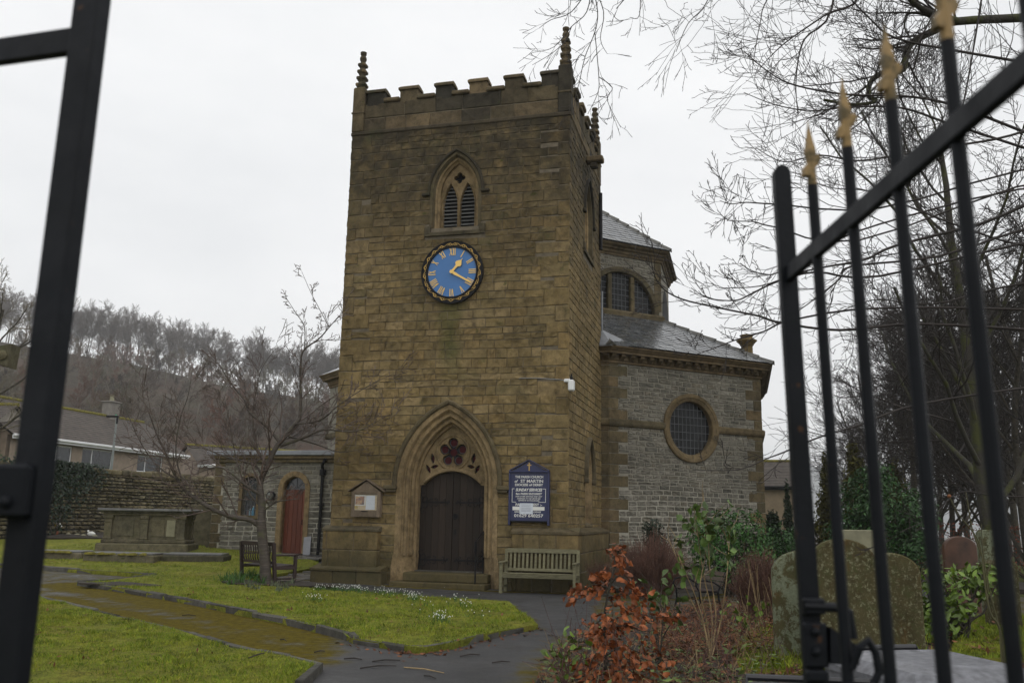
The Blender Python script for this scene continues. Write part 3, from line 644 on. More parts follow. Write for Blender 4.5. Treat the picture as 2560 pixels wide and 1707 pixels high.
# belfry windows (front and right side)
def belfry(to, name):
    q = MB(); arch_sweep(q, [(-.05, .09), (-.09, .12), (-.09, .16), (-.13, .20), (-.145, .20), (-.145, .42)], 0, BW, BR, BZS, BZB)
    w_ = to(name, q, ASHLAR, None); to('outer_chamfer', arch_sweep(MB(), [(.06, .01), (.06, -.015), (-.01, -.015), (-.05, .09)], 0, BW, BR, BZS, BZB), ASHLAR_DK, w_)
    q = arch_sweep(MB(), [(.055, .02), (.055, -.05), (.08, -.08), (.12, -.075), (.14, .02)], 0, BW, BR, BZS, BZS-.03, True)
    for sg in (-1, 1): q.cbox(sg*(BW+.05), sg*(BW+.27), -.09, .02, BZS-.08, BZS, .02)
    to('hood_mould', q, PARAPET, w_)
    q = MB(); q.add([(-.79, -.05, 8.51), (.79, -.05, 8.51), (.79, .45, 8.51), (-.79, .45, 8.51), (-.79, -.05, 8.60), (.79, -.05, 8.60), (.79, .45, 8.78), (-.79, .45, 8.78)], [(3,2,1,0), (4,5,6,7), (0,1,5,4), (1,2,6,5), (2,3,7,6), (3,0,4,7)])
    for sg in (-1, 1): q.cbox(sg*.64, sg*.79, -.05, .05, 8.55, 8.77, .01)
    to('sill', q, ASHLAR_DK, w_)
    holes = [arch_pts(c, .19, 1.1, 9.36, 8.74, 0, 8) for c in (-.228, .228)]
    holes.append(foil(0, 10.13, 4, .085, .065, 40, math.pi/2))
    q = MB().panel(arch_pts(0, BW, BR, BZS, BZB, -.14, 10), holes, .28, .12)
    for h in holes[:2]:
        n_ = len(h); cx_ = sum(p[0] for p in h)/n_; nn = []
        for i in range(n_):
            a, b = h[max(i-1, 0)], h[min(i+1, n_-1)]; t = (b[0]-a[0], b[1]-a[1]); l = math.hypot(*t) or 1; nn.append((-t[1]/l, t[0]/l))
        q.sweep(h, nn, [(0, .28), (.012, .255), (.03, .255), (.045, .28)])
    to('tracery', q, ASHLAR, w_)
    for c in (-.228, .228):
        for k in range(13):
            z = 8.80+k*.098; hw = min(.195, arch_half(z+.03, .197, 1.11, 9.36, 0))
            if hw < .03: continue
            to('louvre_slat', MB().add([(c-hw, .34, z-.02), (c+hw, .34, z-.02), (c+hw, .34, z+.004), (c-hw, .34, z+.004), (c-hw, .46, z+.05), (c+hw, .46, z+.05), (c+hw, .46, z+.075), (c-hw, .46, z+.075)], [(0,1,2,3), (3,2,6,7), (1,0,4,5), (4,7,6,5), (1,5,6,2), (0,3,7,4)]), LOUVRE, w_)
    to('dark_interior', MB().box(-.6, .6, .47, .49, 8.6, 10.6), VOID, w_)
belfry(lambda n_, q, mt, p: tower.part(n_, q.mat4(lookm((BCX, 0, 0), (1, 0, 0), (0, 1, 0), (0, 0, 1))), mt, p), 'belfry_window')
belfry(lambda n_, q, mt, p: tower.part(n_, q.mat4(lookm((0, SY, 0), (0, 1, 0), (-1, 0, 0), (0, 0, 1))), mt, p), 'belfry_window')
# blocked lancet low on the right side
RS = lookm((0, SY, 0), (0, 1, 0), (-1, 0, 0), (0, 0, 1))
lw = tower.part('lancet_window', arch_sweep(MB(), [(.08, .01), (.08, -.015), (-.01, -.015), (-.13, .14), (-.16, .14), (-.16, .3)], 0, LW, LR, LZS, LZB).mat4(RS), ASHLAR)
q = arch_sweep(MB(), [(.07, .02), (.07, -.07), (.10, -.11), (.14, -.11), (.17, .02)], 0, LW, LR, LZS, LZS-.05, True)
for sg in (-1, 1): q.cbox(sg*(LW+.05), sg*(LW+.18), -.12, .02, LZS-.16, LZS-.04, .02)
tower.part('hood_mould', q.mat4(RS), ASHLAR_DK, lw)
tower.part('window_back', MB().panel(arch_pts(0, LW, LR, LZS, LZB, -.15), [], .24, .01).mat4(RS), ASHLAR, lw)
tower.part('sill', MB().add([(-.55, -.03, 1.42), (.55, -.03, 1.42), (.55, .3, 1.42), (-.55, .3, 1.42), (-.55, -.03, 1.46), (.55, -.03, 1.46), (.55, .3, 1.66), (-.55, .3, 1.66)], [(3,2,1,0), (4,5,6,7), (0,1,5,4), (1,2,6,5), (2,3,7,6), (3,0,4,7)]).mat4(RS), ASHLAR_DK, lw)
# plinth and base stones, built block by block
def plinth(x0, x1, y0, z0, z1, n_rows, parts, seed):
    r = random.Random(seed)
    for k in range(n_rows):
        a, b = z0+(z1-z0)*k/n_rows, z0+(z1-z0)*(k+1)/n_rows; x = x0
        cuts = sorted([x0]+[x0+(x1-x0)*(i+r.uniform(.2, .8))/parts for i in range(parts)][:parts-1]+[x1])
        for u, v in zip(cuts, cuts[1:]): tower.part('plinth_stone', MB().cbox(u+.004, v-.004, y0+r.uniform(-.006, .006), .3, a+.004, b-.004, .018), TOWER_STONE, pl_)
pl_ = tower.part('plinth', MB().box(-5.93, -4.55, -.18, .02, 0, 1.24).box(-1.25, .24, -.18, .02, 0, 1.26).box(-.1, .24, .02, 4.6, 0, 1.26).box(-TW-.06, -TW+.2, .02, 4.6, 0, 1.24), MORT_D)
plinth(-5.95, -4.53, -.2, .36, 1.24, 2, 3, 3); plinth(-1.27, .26, -.2, 0, 1.26, 3, 4, 4)
for k in range(3):
    for j in range(5): tower.part('plinth_stone', MB().cbox(-.05, .26+random.uniform(-.01, .006), .3+j*.86+.004, .3+(j+1)*.86-.004, k*.42+.004, (k+1)*.42-.004, .018), TOWER_STONE, pl_)
def capst(x0, x1, y0, z, h, yb=.02):
    return MB().add([(x0, y0, z), (x1, y0, z), (x1, yb, z), (x0, yb, z), (x0, y0, z+h*.35), (x1, y0, z+h*.35), (x1, yb, z+h), (x0, yb, z+h)], [(3,2,1,0), (4,5,6,7), (0,1,5,4), (1,2,6,5), (2,3,7,6), (3,0,4,7)])
tower.part('plinth_capping', capst(-5.97, -5.2, -.215, 1.24, .13), ASHLAR_DK, pl_); tower.part('plinth_capping', capst(-5.195, -4.51, -.215, 1.24, .13), ASHLAR_DK, pl_)
tower.part('plinth_capping', capst(-1.29, -.45, -.215, 1.262, .15), ASHLAR_DK, pl_); tower.part('plinth_capping', capst(-.445, .28, -.215, 1.262, .15), ASHLAR_DK, pl_)
tower.part('plinth_capping', MB().add([(.28, -.2, 1.262), (.28, 4.6, 1.262), (0, 4.6, 1.262), (0, -.2, 1.262), (.28, -.2, 1.31), (.28, 4.6, 1.31), (0, 4.6, 1.41), (0, -.2, 1.41)], [(3,2,1,0), (4,5,6,7), (0,1,5,4), (1,2,6,5), (2,3,7,6), (3,0,4,7)]), ASHLAR_DK, pl_)
for a, b in ((-6.12, -5.55), (-5.545, -4.95), (-4.945, -4.32)):
    tower.part('base_stone', MB().cbox(a, b, -.40, .05, 0, .33, .02), TOWER_STONE, pl_)
    tower.part('base_capping', capst(a, b, -.43, .331, .13), TOWER_STONE, pl_)
# ---- clock
ck = Thing('clock', -2.93, -.02, 7.53, 'round blue clock face with gold Roman numerals in a black scrolled rim', 'clock')
def disc(r0, r1, y0, y1, n=64, c=(-2.93, 7.53)):
    m = MB(); vs = []
    for i in range(n):
        a = 2*math.pi*i/n
        for r, y in ((r0, y0), (r1, y0), (r1, y1), (r0, y1)): vs.append((c[0]+r*math.cos(a), y, c[1]+r*math.sin(a)))
    return m.add(vs, [(i*4+j, ((i+1) % n)*4+j, ((i+1) % n)*4+(j+1) % 4, i*4+(j+1) % 4) for i in range(n) for j in range(4)])
m = disc(.63, .795, -.09, .02); m.add(disc(.775, .80, -.105, -.08).v, disc(.775, .80, -.105, -.08).f); m.add(disc(.63, .66, -.105, -.08).v, disc(.63, .66, -.105, -.08).f)
ck.part('rim', m, BLACK)
ck.part('dial', MB().prism([(-2.93+.645*math.cos(2*math.pi*i/64), 7.53+.645*math.sin(2*math.pi*i/64)) for i in range(64)], -.07, .0), CBLUE)
NUM = {12: 'XII', 1: 'I', 2: 'II', 3: 'III', 4: 'IIII', 5: 'V', 6: 'VI', 7: 'VII', 8: 'VIII', 9: 'IX', 10: 'X', 11: 'XI'}
for h_, txt in NUM.items():
    th = math.radians(90-30*h_); u = np.array([math.cos(th), math.sin(th)]); v = np.array([u[1], -u[0]]); wid = {'I': .042, 'V': .075, 'X': .085}
    tot = sum(wid[c] for c in txt); x = -tot/2; m = MB()
    def bar(x0, x1, tk):
        a = u*.43+v*x0; b = u*.615+v*x1; p = v*tk/2; m.prism([(-2.93+q[0], 7.53+q[1]) for q in (a-p, a+p, b+p, b-p)], -.082, -.068)
    for c in txt:
        w_ = wid[c]; mid = x+w_/2
        if c == 'I': bar(mid, mid, .019)
        elif c == 'V': bar(mid, mid-w_*.38, .020); bar(mid+.004, mid+w_*.38, .012)
        else: bar(mid-w_*.36, mid+w_*.36, .012); bar(mid+w_*.36, mid-w_*.36, .021)
        x += w_
    ck.part('numeral', m, GOLD)
def hand(ang, prof, y):
    th = math.radians(90-ang); u = np.array([math.cos(th), math.sin(th)]); v = np.array([u[1], -u[0]]); pts = [u*l+v*w_ for l, w_ in prof]+[u*l-v*w_ for l, w_ in prof[::-1]]
    return MB().prism([(-2.93+p[0], 7.53+p[1]) for p in pts], y-.012, y)
ck.part('hour_hand', hand(40, [(-.03, .02), (.0, .032), (.12, .026), (.20, .035), (.235, .085), (.28, .085), (.33, .05), (.37, .012), (.43, .002)], -.10), GOLD)
ck.part('minute_hand', hand(120.5, [(-.04, .02), (0, .03), (.12, .034), (.25, .024), (.45, .022), (.60, .004)], -.118), GOLD)
ck.part('hub', MB().prism([(-2.93+.045*math.cos(2*math.pi*i/20), 7.53+.045*math.sin(2*math.pi*i/20)) for i in range(20)], -.14, -.07), GOLD)
for seg in range(3):
    m = MB(); a0 = 90-3-120*seg if False else 95+120*seg; pts = []
    for i in range(61):
        a = math.radians(a0+110*i/60); r = .718+.024*math.sin(2*math.pi*i/60*6.5); pts.append((-2.93+r*math.cos(a), -.098, 7.53+r*math.sin(a)))
    m.tube(pts, .0038, 5)
    for k in range(7):
        a = math.radians(a0+110*k/6); c = (-2.93+.715*math.cos(a), 7.53+.715*math.sin(a)); m.tube([(c[0]+.031*math.cos(2*math.pi*i/14), -.099, c[1]+.031*math.sin(2*math.pi*i/14)) for i in range(15)], .0048, 5, False)
        for sg in (-1, 1):
            b = a+sg*.075; q = (-2.93+.70*math.cos(b), 7.53+.70*math.sin(b)); m.tube([(q[0]+.016*math.cos(t), -.099, q[1]+.016*math.sin(t)) for t in [i*.55 for i in range(9)]], .0034, 4)
    ck.part('gilt_scroll', m, GOLD)
# ---- lamp, sign, notice box, handrail
sl = Thing('security_light', 0, -.02, 4.7, 'small white wall light with bracket on the tower corner', 'light')
sl.part('bracket', MB().cbox(-.10, .10, -.12, .02, 4.72, 4.80, .02), PLASTIC_W); sl.part('housing', MB().cbox(.02, .16, -.24, -.08, 4.50, 4.76, .03), PLASTIC_W); sl.part('sensor', MB().cbox(.06, .12, -.2, -.1, 4.76, 4.84, .015).tube([(.09, -.15, 4.84), (.09, -.15, 4.90)], .018, 8), BLACK)
cb = Thing('wall_cable', -.6, -.02, 4.82, 'thin grey cable running along the stones to the white wall light', 'cable')
cb.part('cable', MB().tube([(-1.2, .0, 4.83), (-1.18, -.03, 4.85), (-.7, -.03, 4.84), (-.3, -.03, 4.80), (-.08, -.05, 4.78)], .008, 5), simple('grey_cable', (.25,.26,.27), .5, 0, .1, 3, 0))
def text_mesh(txt, size, shear=0., off=.0, align='CENTER', space=1.):
    cu = bpy.data.curves.new('lettering', 'FONT'); cu.body = txt; cu.size = size; cu.shear = shear; cu.offset = off; cu.align_x = align; cu.extrude = .0025; cu.space_character = space; cu.resolution_u = 3
    o = bpy.data.objects.new('lettering', cu); COL.objects.link(o); dg = bpy.context.evaluated_depsgraph_get(); me = bpy.data.meshes.new_from_object(o.evaluated_get(dg)); bpy.data.objects.remove(o); return me
sg = Thing('church_sign', -.9, -.05, 2.1, 'tall navy blue notice sign with white lettering and a pointed top with a cross', 'sign')
SX0, SX1, SZ0, SZ1 = -1.345, -.455, 1.55, 2.64
sg.part('panel', MB().cbox(SX0, SX1, -.10, -.05, SZ0, SZ1, .005), SIGNBLUE)
for x in (SX0-.012, SX1+.012): sg.part('post', MB().cbox(x-.022, x+.022, -.125, -.01, SZ0-.10, SZ1+.01, .006), SIGNBLUE)
sg.part('ledge', MB().cbox(SX0-.03, SX1+.03, -.15, -.04, SZ1, SZ1+.035, .008), SIGNBLUE)
sg.part('bottom_rail', MB().cbox(SX0+.01, SX1-.01, -.118, -.03, SZ0-.035, SZ0, .006), BLACK)
cxs = (SX0+SX1)/2
sg.part('gable', MB().prism([(SX0+.03, SZ1+.035), (SX1-.03, SZ1+.035), (cxs, 2.90)], -.10, -.05), SIGNBLUE)
gm = MB()
for a, b in (((SX0-.02, SZ1+.03), (cxs, 2.915)), ((cxs, 2.915), (SX1+.02, SZ1+.03))):
    d = np.array(b)-a; nn = np.array([-d[1], d[0]])/np.linalg.norm(d)*.022; gm.prism([tuple(a), tuple(b), tuple(np.array(b)+nn), tuple(np.array(a)+nn)], -.145, -.03)
sg.part('gable_moulding', gm, SIGNBLUE)
sg.part('cross', MB().box(cxs-.013, cxs+.013, -.108, -.099, SZ1+.04, 2.865).box(cxs-.05, cxs-.014, -.108, -.099, 2.795, 2.82).box(cxs+.014, cxs+.05, -.108, -.099, 2.795, 2.82), GOLDP)
def letter(txt, size, z, width, shear=0., x=None, mat=WHITE, off=.0018):
    me = text_mesh(txt, size, shear, off); xs = [v.co.x for v in me.vertices]; k = width/max(1e-3, max(xs)-min(xs)); c = (max(xs)+min(xs))/2
    for v in me.vertices: v.co = ((v.co.x-c)*k, -v.co.z, v.co.y)
    o = link('lettering', me, mat, sg.o); o.location = (np.array([cxs if x is None else x, -.103, z])-sg.org).tolist()
letter('THE PARISH CHURCH', .075, 2.515, .66); letter('of', .085, 2.415, .08, .35, cxs-.30); letter('ST MARTIN', .098, 2.412, .53, 0, cxs+.065); letter('DIOCESE of DERBY', .075, 2.335, .66)
letter('SUNDAY SERVICES', .092, 2.215, .63, .3, off=.003); letter('9am PARISH EUCHARIST', .066, 2.135, .62, .3); letter('FOR OTHER SERVICES AND ANY', .042, 2.082, .63, .3, off=.0005); letter('CHANGES TO THE ABOVE SEE', .042, 2.035, .55, .3, off=.0005); letter('SEPARATE NOTICE BOARD', .042, 1.99, .50, .3, off=.0005)
letter('PARISH PRIEST :-', .080, 1.885, .62)
sg.part('white_strip', MB().cbox(cxs-.38, cxs+.37, -.106, -.0995, 1.785, 1.868, .002), WHITE)
letter('Fr. J', .075, 1.80, .15, .25, cxs-.28, BLACK, .001); letter('CROFT', .075, 1.80, .26, .25, cxs+.16, BLACK, .001)
for nme in list(sg.o.children)[-2:]: nme.location.y -= .004
letter('GREAT', .05, 1.735, .17, .3, cxs-.25, off=.001); letter('CARAGE', .05, 1.735, .18, .3, cxs+.20, off=.001); letter('01629 640257', .095, 1.635, .68)
fm = MB()
for a in ((cxs-.40, cxs-.39, 2.015-.05, 2.275), (cxs+.385, cxs+.395, 2.015-.05, 2.275), (cxs-.39, cxs-.345, 2.265, 2.275), (cxs+.325, cxs+.385, 2.265, 2.275), (cxs-.39, cxs-.30, 1.965, 1.975), (cxs+.225, cxs+.385, 1.965, 1.975)): fm.box(a[0], a[1], -.1045, -.0995, a[2], a[3])
sg.part('lettering_border', fm, WHITE)
pp = Thing('taped_notice', cxs-.06, -.11, 1.83, 'pale laminated paper taped over the priest name on the navy sign', 'paper')
pp.part('sheet', MB().cbox(cxs-.215, cxs+.10, -.114, -.108, 1.70, 1.945, .001), PAPER)
q = MB()
for z in (1.905, 1.865, 1.82, 1.79, 1.76): q.box(cxs-.17, cxs+.05, -.1155, -.1142, z, z+.012)
pp.part('printed_lines', q, simple('grey_print', (.34,.36,.42), .8, 0, .1, 20, 0))
nb = Thing('notice_box', -4.88, -.1, 1.85, 'small wooden notice case with a pitched roof and papers inside', 'notice case')
m = MB().cbox(-5.26, -4.52, -.14, -.02, 1.57, 2.17, .006); nb.part('case', m, BOXWOOD)
nb.part('gable', MB().prism([(-5.24, 2.17), (-4.54, 2.17), (-4.89, 2.42)], -.15, -.02), BOXWOOD)
for sgn in (-1, 1):
    a = np.array([-4.89, 2.445]); b = np.array([-4.89+sgn*.47, 2.165]); nn = np.array([sgn*.01, .018]); nb.part('roof_board', MB().prism([tuple(a), tuple(b), tuple(b+nn), tuple(a+(0, .022))], -.20, -.02), BOXWOOD)
fr_ = MB()
for a in ((-5.26, -5.18, 1.57, 2.17), (-4.60, -4.52, 1.57, 2.17), (-5.18, -4.60, 2.10, 2.17), (-5.18, -4.60, 1.57, 1.73)): fr_.cbox(a[0], a[1], -.175, -.141, a[2], a[3], .006)
fo = nb.part('door_frame', fr_, BOXWOOD); nb.part('handle', MB().cbox(-4.98, -4.82, -.195, -.17, 1.70, 1.715, .004), BLACK, fo)
nb.part('backing', MB().box(-5.18, -4.60, -.148, -.141, 1.73, 2.10), CARD)
nb.part('picture_sheet', MB().box(-5.17, -4.905, -.1535, -.149, 1.84, 2.085), WHITE)
def _pic():
    t = Mt('printed_picture', .6); v = t.ramp(t.noise(9, 4, .6), [(.3, (.03,.03,.035)), (.48, (.30,.11,.04)), (.58, (.55,.33,.13)), (.75, (.10,.12,.13))]); t.color(v); return t.m
nb.part('printed_picture', MB().box(-5.16, -4.93, -.1565, -.154, 1.86, 2.06), _pic())
nb.part('white_notice', MB().box(-4.89, -4.66, -.1535, -.149, 1.745, 2.08), PAPER)
nb.part('yellow_notice', MB().box(-5.175, -5.09, -.1535, -.149, 1.755, 1.835), simple('yellow_print', (.45,.30,.02), .6, 0, .5, 30, 0))
def _gl():
    t = Mt('clear_glass', .03); t.set('Alpha', .12); t.color((.5,.52,.52)); return t.m
CLEAR = _gl(); nb.part('glass', MB().box(-5.18, -4.60, -.1645, -.1625, 1.73, 2.10), CLEAR)
hr = Thing('handrail', -2.15, -.25, .135, 'black iron handrail standing on the church door steps', 'handrail')
hr.part('rail', MB().tube([(-2.06, -.36, .14), (-2.06, -.36, 1.02), (-2.06, -.30, 1.10), (-2.06, .22, 1.28), (-2.06, .27, 1.25), (-2.06, .27, .336)], .019, 8), BLACK)
hr.part('grip', MB().tube([(-2.06, -.37, .85), (-2.06, -.37, 1.08)], .032, 8), BLACK)
hr.part('middle_rail', MB().tube([(-2.06, -.36, .60), (-2.06, .27, .78)], .010, 6), BLACK)
# ------------------------------------------------------------------ octagonal nave
NC = np.array([-2.93, 11.65]); FA = math.radians(41.57)
KR = [(.23, 4.9), (.23+5.74*math.cos(FA), 4.9+5.74*math.sin(FA))]; KR += [(KR[1][0], 2*NC[1]-KR[1][1]), (KR[0][0], 2*NC[1]-KR[0][1])]
OCT = [np.array(p) for p in KR]+[np.array((2*NC[0]-p[0], p[1])) for p in KR[::-1]]     # K0 K1 K2 K3 K3' K2' K1' K0'
def offs(P, d):
    n = len(P); out = []
    for i in range(n):
        a, b, c = P[i-1], P[i], P[(i+1) % n]; u = (b-a)/np.linalg.norm(b-a); v = (c-b)/np.linalg.norm(c-b); nu = np.array([u[1], -u[0]]); nv = np.array([v[1], -v[0]])
        m_ = nu+nv; m_ = m_/np.linalg.norm(m_); out.append(b+m_*d/(m_@nu))
    return out
def ring(mb, P, prof):                              # prof: (outward offset, z)
    R_ = [offs(P, o) for o, z in prof]; n = len(P); vs = [(R_[j][i][0], R_[j][i][1], prof[j][1]) for j in range(len(prof)) for i in range(n)]
    return mb.add(vs, [(j*n+i, j*n+(i+1) % n, (j+1)*n+(i+1) % n, (j+1)*n+i) for j in range(len(prof)-1) for i in range(n)])
nave = Thing('church_nave', NC[0], NC[1], 0, 'octagonal grey stone church nave with slate roof and round window', 'church')
LAN = [NC+(p-NC)*.575 for p in OCT]
def facem(P, i): 
    a, b = P[i], P[(i+1) % len(P)]; u = (b-a)/np.linalg.norm(b-a); return lookm((a[0], a[1], 0), (u[0], u[1], 0), (-u[1], u[0], 0), (0, 0, 1)), float(np.linalg.norm(b-a))
FBm, FBl = facem(OCT, 0)
FBi = FBm.copy(); FBi[:3, 3] += FBm[:3, 1]*.015
OC, OZ, ORO, ORI = 2.93, 4.33, 1.03, .80
circle = lambda c, z, r, n=48: [(c+r*math.cos(2*math.pi*i/n), z+r*math.sin(2*math.pi*i/n)) for i in range(n)]
m = MB().panel([(0, 0), (FBl, 0), (FBl, 6.3), (0, 6.3)], [circle(OC, OZ, .9)], 0, .3).mat4(FBi)
R_ = offs(OCT, -.015)
for i in range(1, 8): a, b = R_[i], R_[(i+1) % 8]; m.add([(*a, 0), (*b, 0), (*b, 6.3), (*a, 6.3)], [(0, 1, 2, 3)])
nw = nave.part('wall', m, MORT_L)
qa = []; k = 0; z = .0
qh = [.315]*19; qz = [0]; 
for h in qh: qz.append(qz[-1]+h)
qz = [q for q in qz if q < 6.2]+[6.2]
LQ = lambda k: .65 if k % 2 == 0 else .33
RQ = lambda k: .33 if k % 2 == 0 else .64
def nblock(z0, z1):
    zm = (z0+z1)/2; b = []; h2 = ORO**2-(zm-OZ)**2
    if h2 > 0: b.append((OC-math.sqrt(h2)+.07, OC+math.sqrt(h2)-.07))
    kk = min(len(qz)-2, max(0, int(zm/.315))); b += [(-1, LQ(kk)), (FBl-RQ(kk), FBl+1)]
    if z1 > 4.25 and z0 < 4.42: b.append((-1, FBl+1))
    return b
rub = courses(0, FBl, 0, 4.25, (.095, .16), (.16, .42), nblock, None, 21)+courses(0, FBl, 4.42, 6.18, (.085, .14), (.18, .46), nblock, None, 22)
RV = [block(40+i, 3, 2, .30, (.05, .10), .30) for i in range(8)]
pieces('stone', RV, [FBm@M for M in front_mats(rub, .008, .022, .035, .012)], GREY, nw, nave.org, TWORLD, 'stone_courses', 300)
qm = []
for kk in range(len(qz)-1):
    a, b = qz[kk], qz[kk+1]
    qm += front_mats([(0, LQ(kk), a, b), (FBl-RQ(kk), FBl, a, b)], 0, .008, .03)
QV = [block(70+i, 3, 2, .05, (.02, .03), .06) for i in range(4)]
am, al = facem(OCT, 7); 
for M in qm: pass
pieces('quoin', QV, [FBm@M for M in qm]+[am@M for M in front_mats([(al-.60, al-.0, qz[i], qz[i+1]) for i in range(len(qz)-1)], 0, .006, .03)], QUOIN, nw, nave.org, TWORLD, 'quoin_courses', 80)
SCP = [(.0, 4.22), (-.05, 4.24), (-.075, 4.30), (-.075, 4.41), (.0, 4.45)]
for i in range(8):
    M, l = facem(OCT, i)
    for a, b in (((-.03, OC-.99), (OC+.99, l+.03)) if i == 0 else ((-.03, l+.03),)):
        nave.part('string_course', MB().add([(x, y, z) for x in (a, b) for y, z in SCP], [(j, j+1, j+6, j+5) for j in range(4)]+[(0, 1, 2, 3, 4), (9, 8, 7, 6, 5)]).mat4(M), QUOIN)
nave.part('cornice', ring(MB(), OCT, [(0, 6.05), (.035, 6.06), (.035, 6.12), (.07, 6.14), (.07, 6.30), (.26, 6.30), (.26, 6.36), (.29, 6.38), (.32, 6.42), (.37, 6.46), (.37, 6.50), (0, 6.50)]), CORNICE)
for i in (0, 7, 1):
    M, l = facem(OCT, i); n_ = int(l/.335)
    for j in range(n_+1):
        u = .06+(l-.12)*j/n_
        nave.part('modillion', MB().add([(u-.07, -.21, 6.23), (u+.07, -.21, 6.23), (u+.07, -.06, 6.13), (u-.07, -.06, 6.13), (u-.07, -.22, 6.305), (u+.07, -.22, 6.305), (u+.07, -.06, 6.305), (u-.07, -.06, 6.305)], [(3,2,1,0), (4,5,6,7), (0,1,5,4), (1,2,6,5), (2,3,7,6), (3,0,4,7)]).mat4(M), CORNICE)
# roofs
SLV = []
for i in range(6):
    r = random.Random(90+i); SLV.append(MB().add([(-.5, -.5, -.5+r.uniform(0, .05)), (.5, -.5, -.5+r.uniform(0, .05)), (.5, -.5, .62), (-.5, -.5, .62), (-.5, .5, -.5), (.5, .5, -.5), (.5, .5, .62), (-.5, .5, .62)], [(0,1,2,3), (1,0,4,5), (0,3,7,4), (2,1,5,6), (3,2,6,7)]))
def roof_face(P0, P1, z0, Q0, Q1, z1, row=.2, wd=.30, seed=0):
    a, b, c, d = [np.array((*p, z)) for p, z in ((P0, z0), (P1, z0), (Q0, z1), (Q1, z1))]
    x = (b-a)/np.linalg.norm(b-a); up = (c+d)/2-(a+b)/2; up -= x*(up@x); L_ = np.linalg.norm(up); up /= L_; n_ = np.cross(x, up); r = random.Random(seed); out = []
    rows = int(L_/row)+1; off = 0
    for k in range(rows):
        f0 = (k+.0)/rows; fm_ = min(1, (k+.6)/rows); xa = (a+(c-a)*fm_-a)@x; xb = (b+(d-b)*fm_-a)@x; u = xa-(r.random()*wd)
        while u < xb:
            w_ = wd*r.uniform(.75, 1.25); s0, s1 = max(u, xa), min(u+w_, xb); u += w_
            if s1-s0 < .05: continue
            cpt = a+x*(s0+s1)/2+up*(f0*L_+row*.55)+n_*(.022+r.uniform(0, .006)); zd = up-n_*(.085+r.uniform(-.015, .015)); zd = zd/np.linalg.norm(zd)
            out.append(lookm(cpt, x, -n_, zd, s1-s0-.006, .016, row*1.02))
    return out
EV = offs(OCT, .38); LB = LAN
m = MB()
for i in range(8): m.add([(*EV[i], 6.49), (*EV[(i+1) % 8], 6.49), (*LB[(i+1) % 8], 8.32), (*LB[i], 8.32)], [(0, 1, 2, 3)])
lr = nave.part('aisle_roof', m, SLATE)
pieces('slate', SLV, roof_face(EV[0], EV[1], 6.5, LB[0], LB[1], 8.33, .24, .36, 3), SLATE, lr, nave.org, TWORLD, 'slate_courses', 300)
LE = offs(LAN, .32); AP = (*NC, 14.35)
m = MB()
for i in range(8): m.add([(*LE[i], 10.78), (*LE[(i+1) % 8], 10.78), AP], [(0, 1, 2)])
ur = nave.part('lantern_roof', m, SLATE)
pieces('slate', SLV, roof_face(LE[0], LE[1], 10.79, NC, NC+.001, 14.36, .24, .36, 5), SLATE, ur, nave.org, TWORLD, 'slate_courses', 250)
def hips(a, b, par_, ln=.50):
    a, b = np.array(a), np.array(b); L_ = np.linalg.norm(b-a); u = (b-a)/L_; side = np.cross(u, (0, 0, 1)); side /= np.linalg.norm(side); nn = np.cross(side, u); n_ = int(L_/ln)
    for k in range(n_):
        c = a+u*(k+.5)*L_/n_+nn*(.03); sl = u+nn*-.06; sl /= np.linalg.norm(sl); h = L_/n_/2*1.04; q = MB()
        q.add([c-sl*h+side*.16-nn*.05, c-sl*h+nn*.07, c-sl*h-side*.16-nn*.05, c+sl*h+side*.15-nn*.05, c+sl*h+nn*.06, c+sl*h-side*.15-nn*.05], [(0,1,4,3), (1,2,5,4), (0,2,1), (3,4,5), (0,3,5,2)])
        nave.part('hip_stone', q, RIDGE, par_)
hips((*EV[1], 6.5), (*LB[1], 8.33), lr); hips((*LE[1], 10.79), AP, ur); hips((*EV[0], 6.5), (*LB[0], 8.33), lr); hips((*LE[0], 10.79), AP, ur)
# lead flashing where the roof meets the tower
fl = MB(); P = [(.0, 4.62, 6.52), (.35, 4.70, 6.53), (.75, 5.0, 6.56), (.35, 5.6, 6.85), (.0, 5.6, 6.92), (-.02, 4.62, 6.9)]
fl.add([(.02, 4.52, 6.515), (.36, 4.52, 6.515), (.80, 4.92, 6.53), (.62, 5.35, 6.78), (.02, 5.0, 7.05)], [(0, 1, 2, 3, 4)]); fl.add([(.02, 4.52, 6.47), (.36, 4.52, 6.47), (.36, 4.52, 6.515), (.02, 4.52, 6.515), (.80, 4.92, 6.47), (.80, 4.92, 6.53)], [(0, 1, 2, 3), (1, 4, 5, 2)]); fl.tube([(.02, 5.0, 7.05), (.03, 5.0, 8.2)], .03, 6)
nave.part('lead_flashing', fl, LEAD)
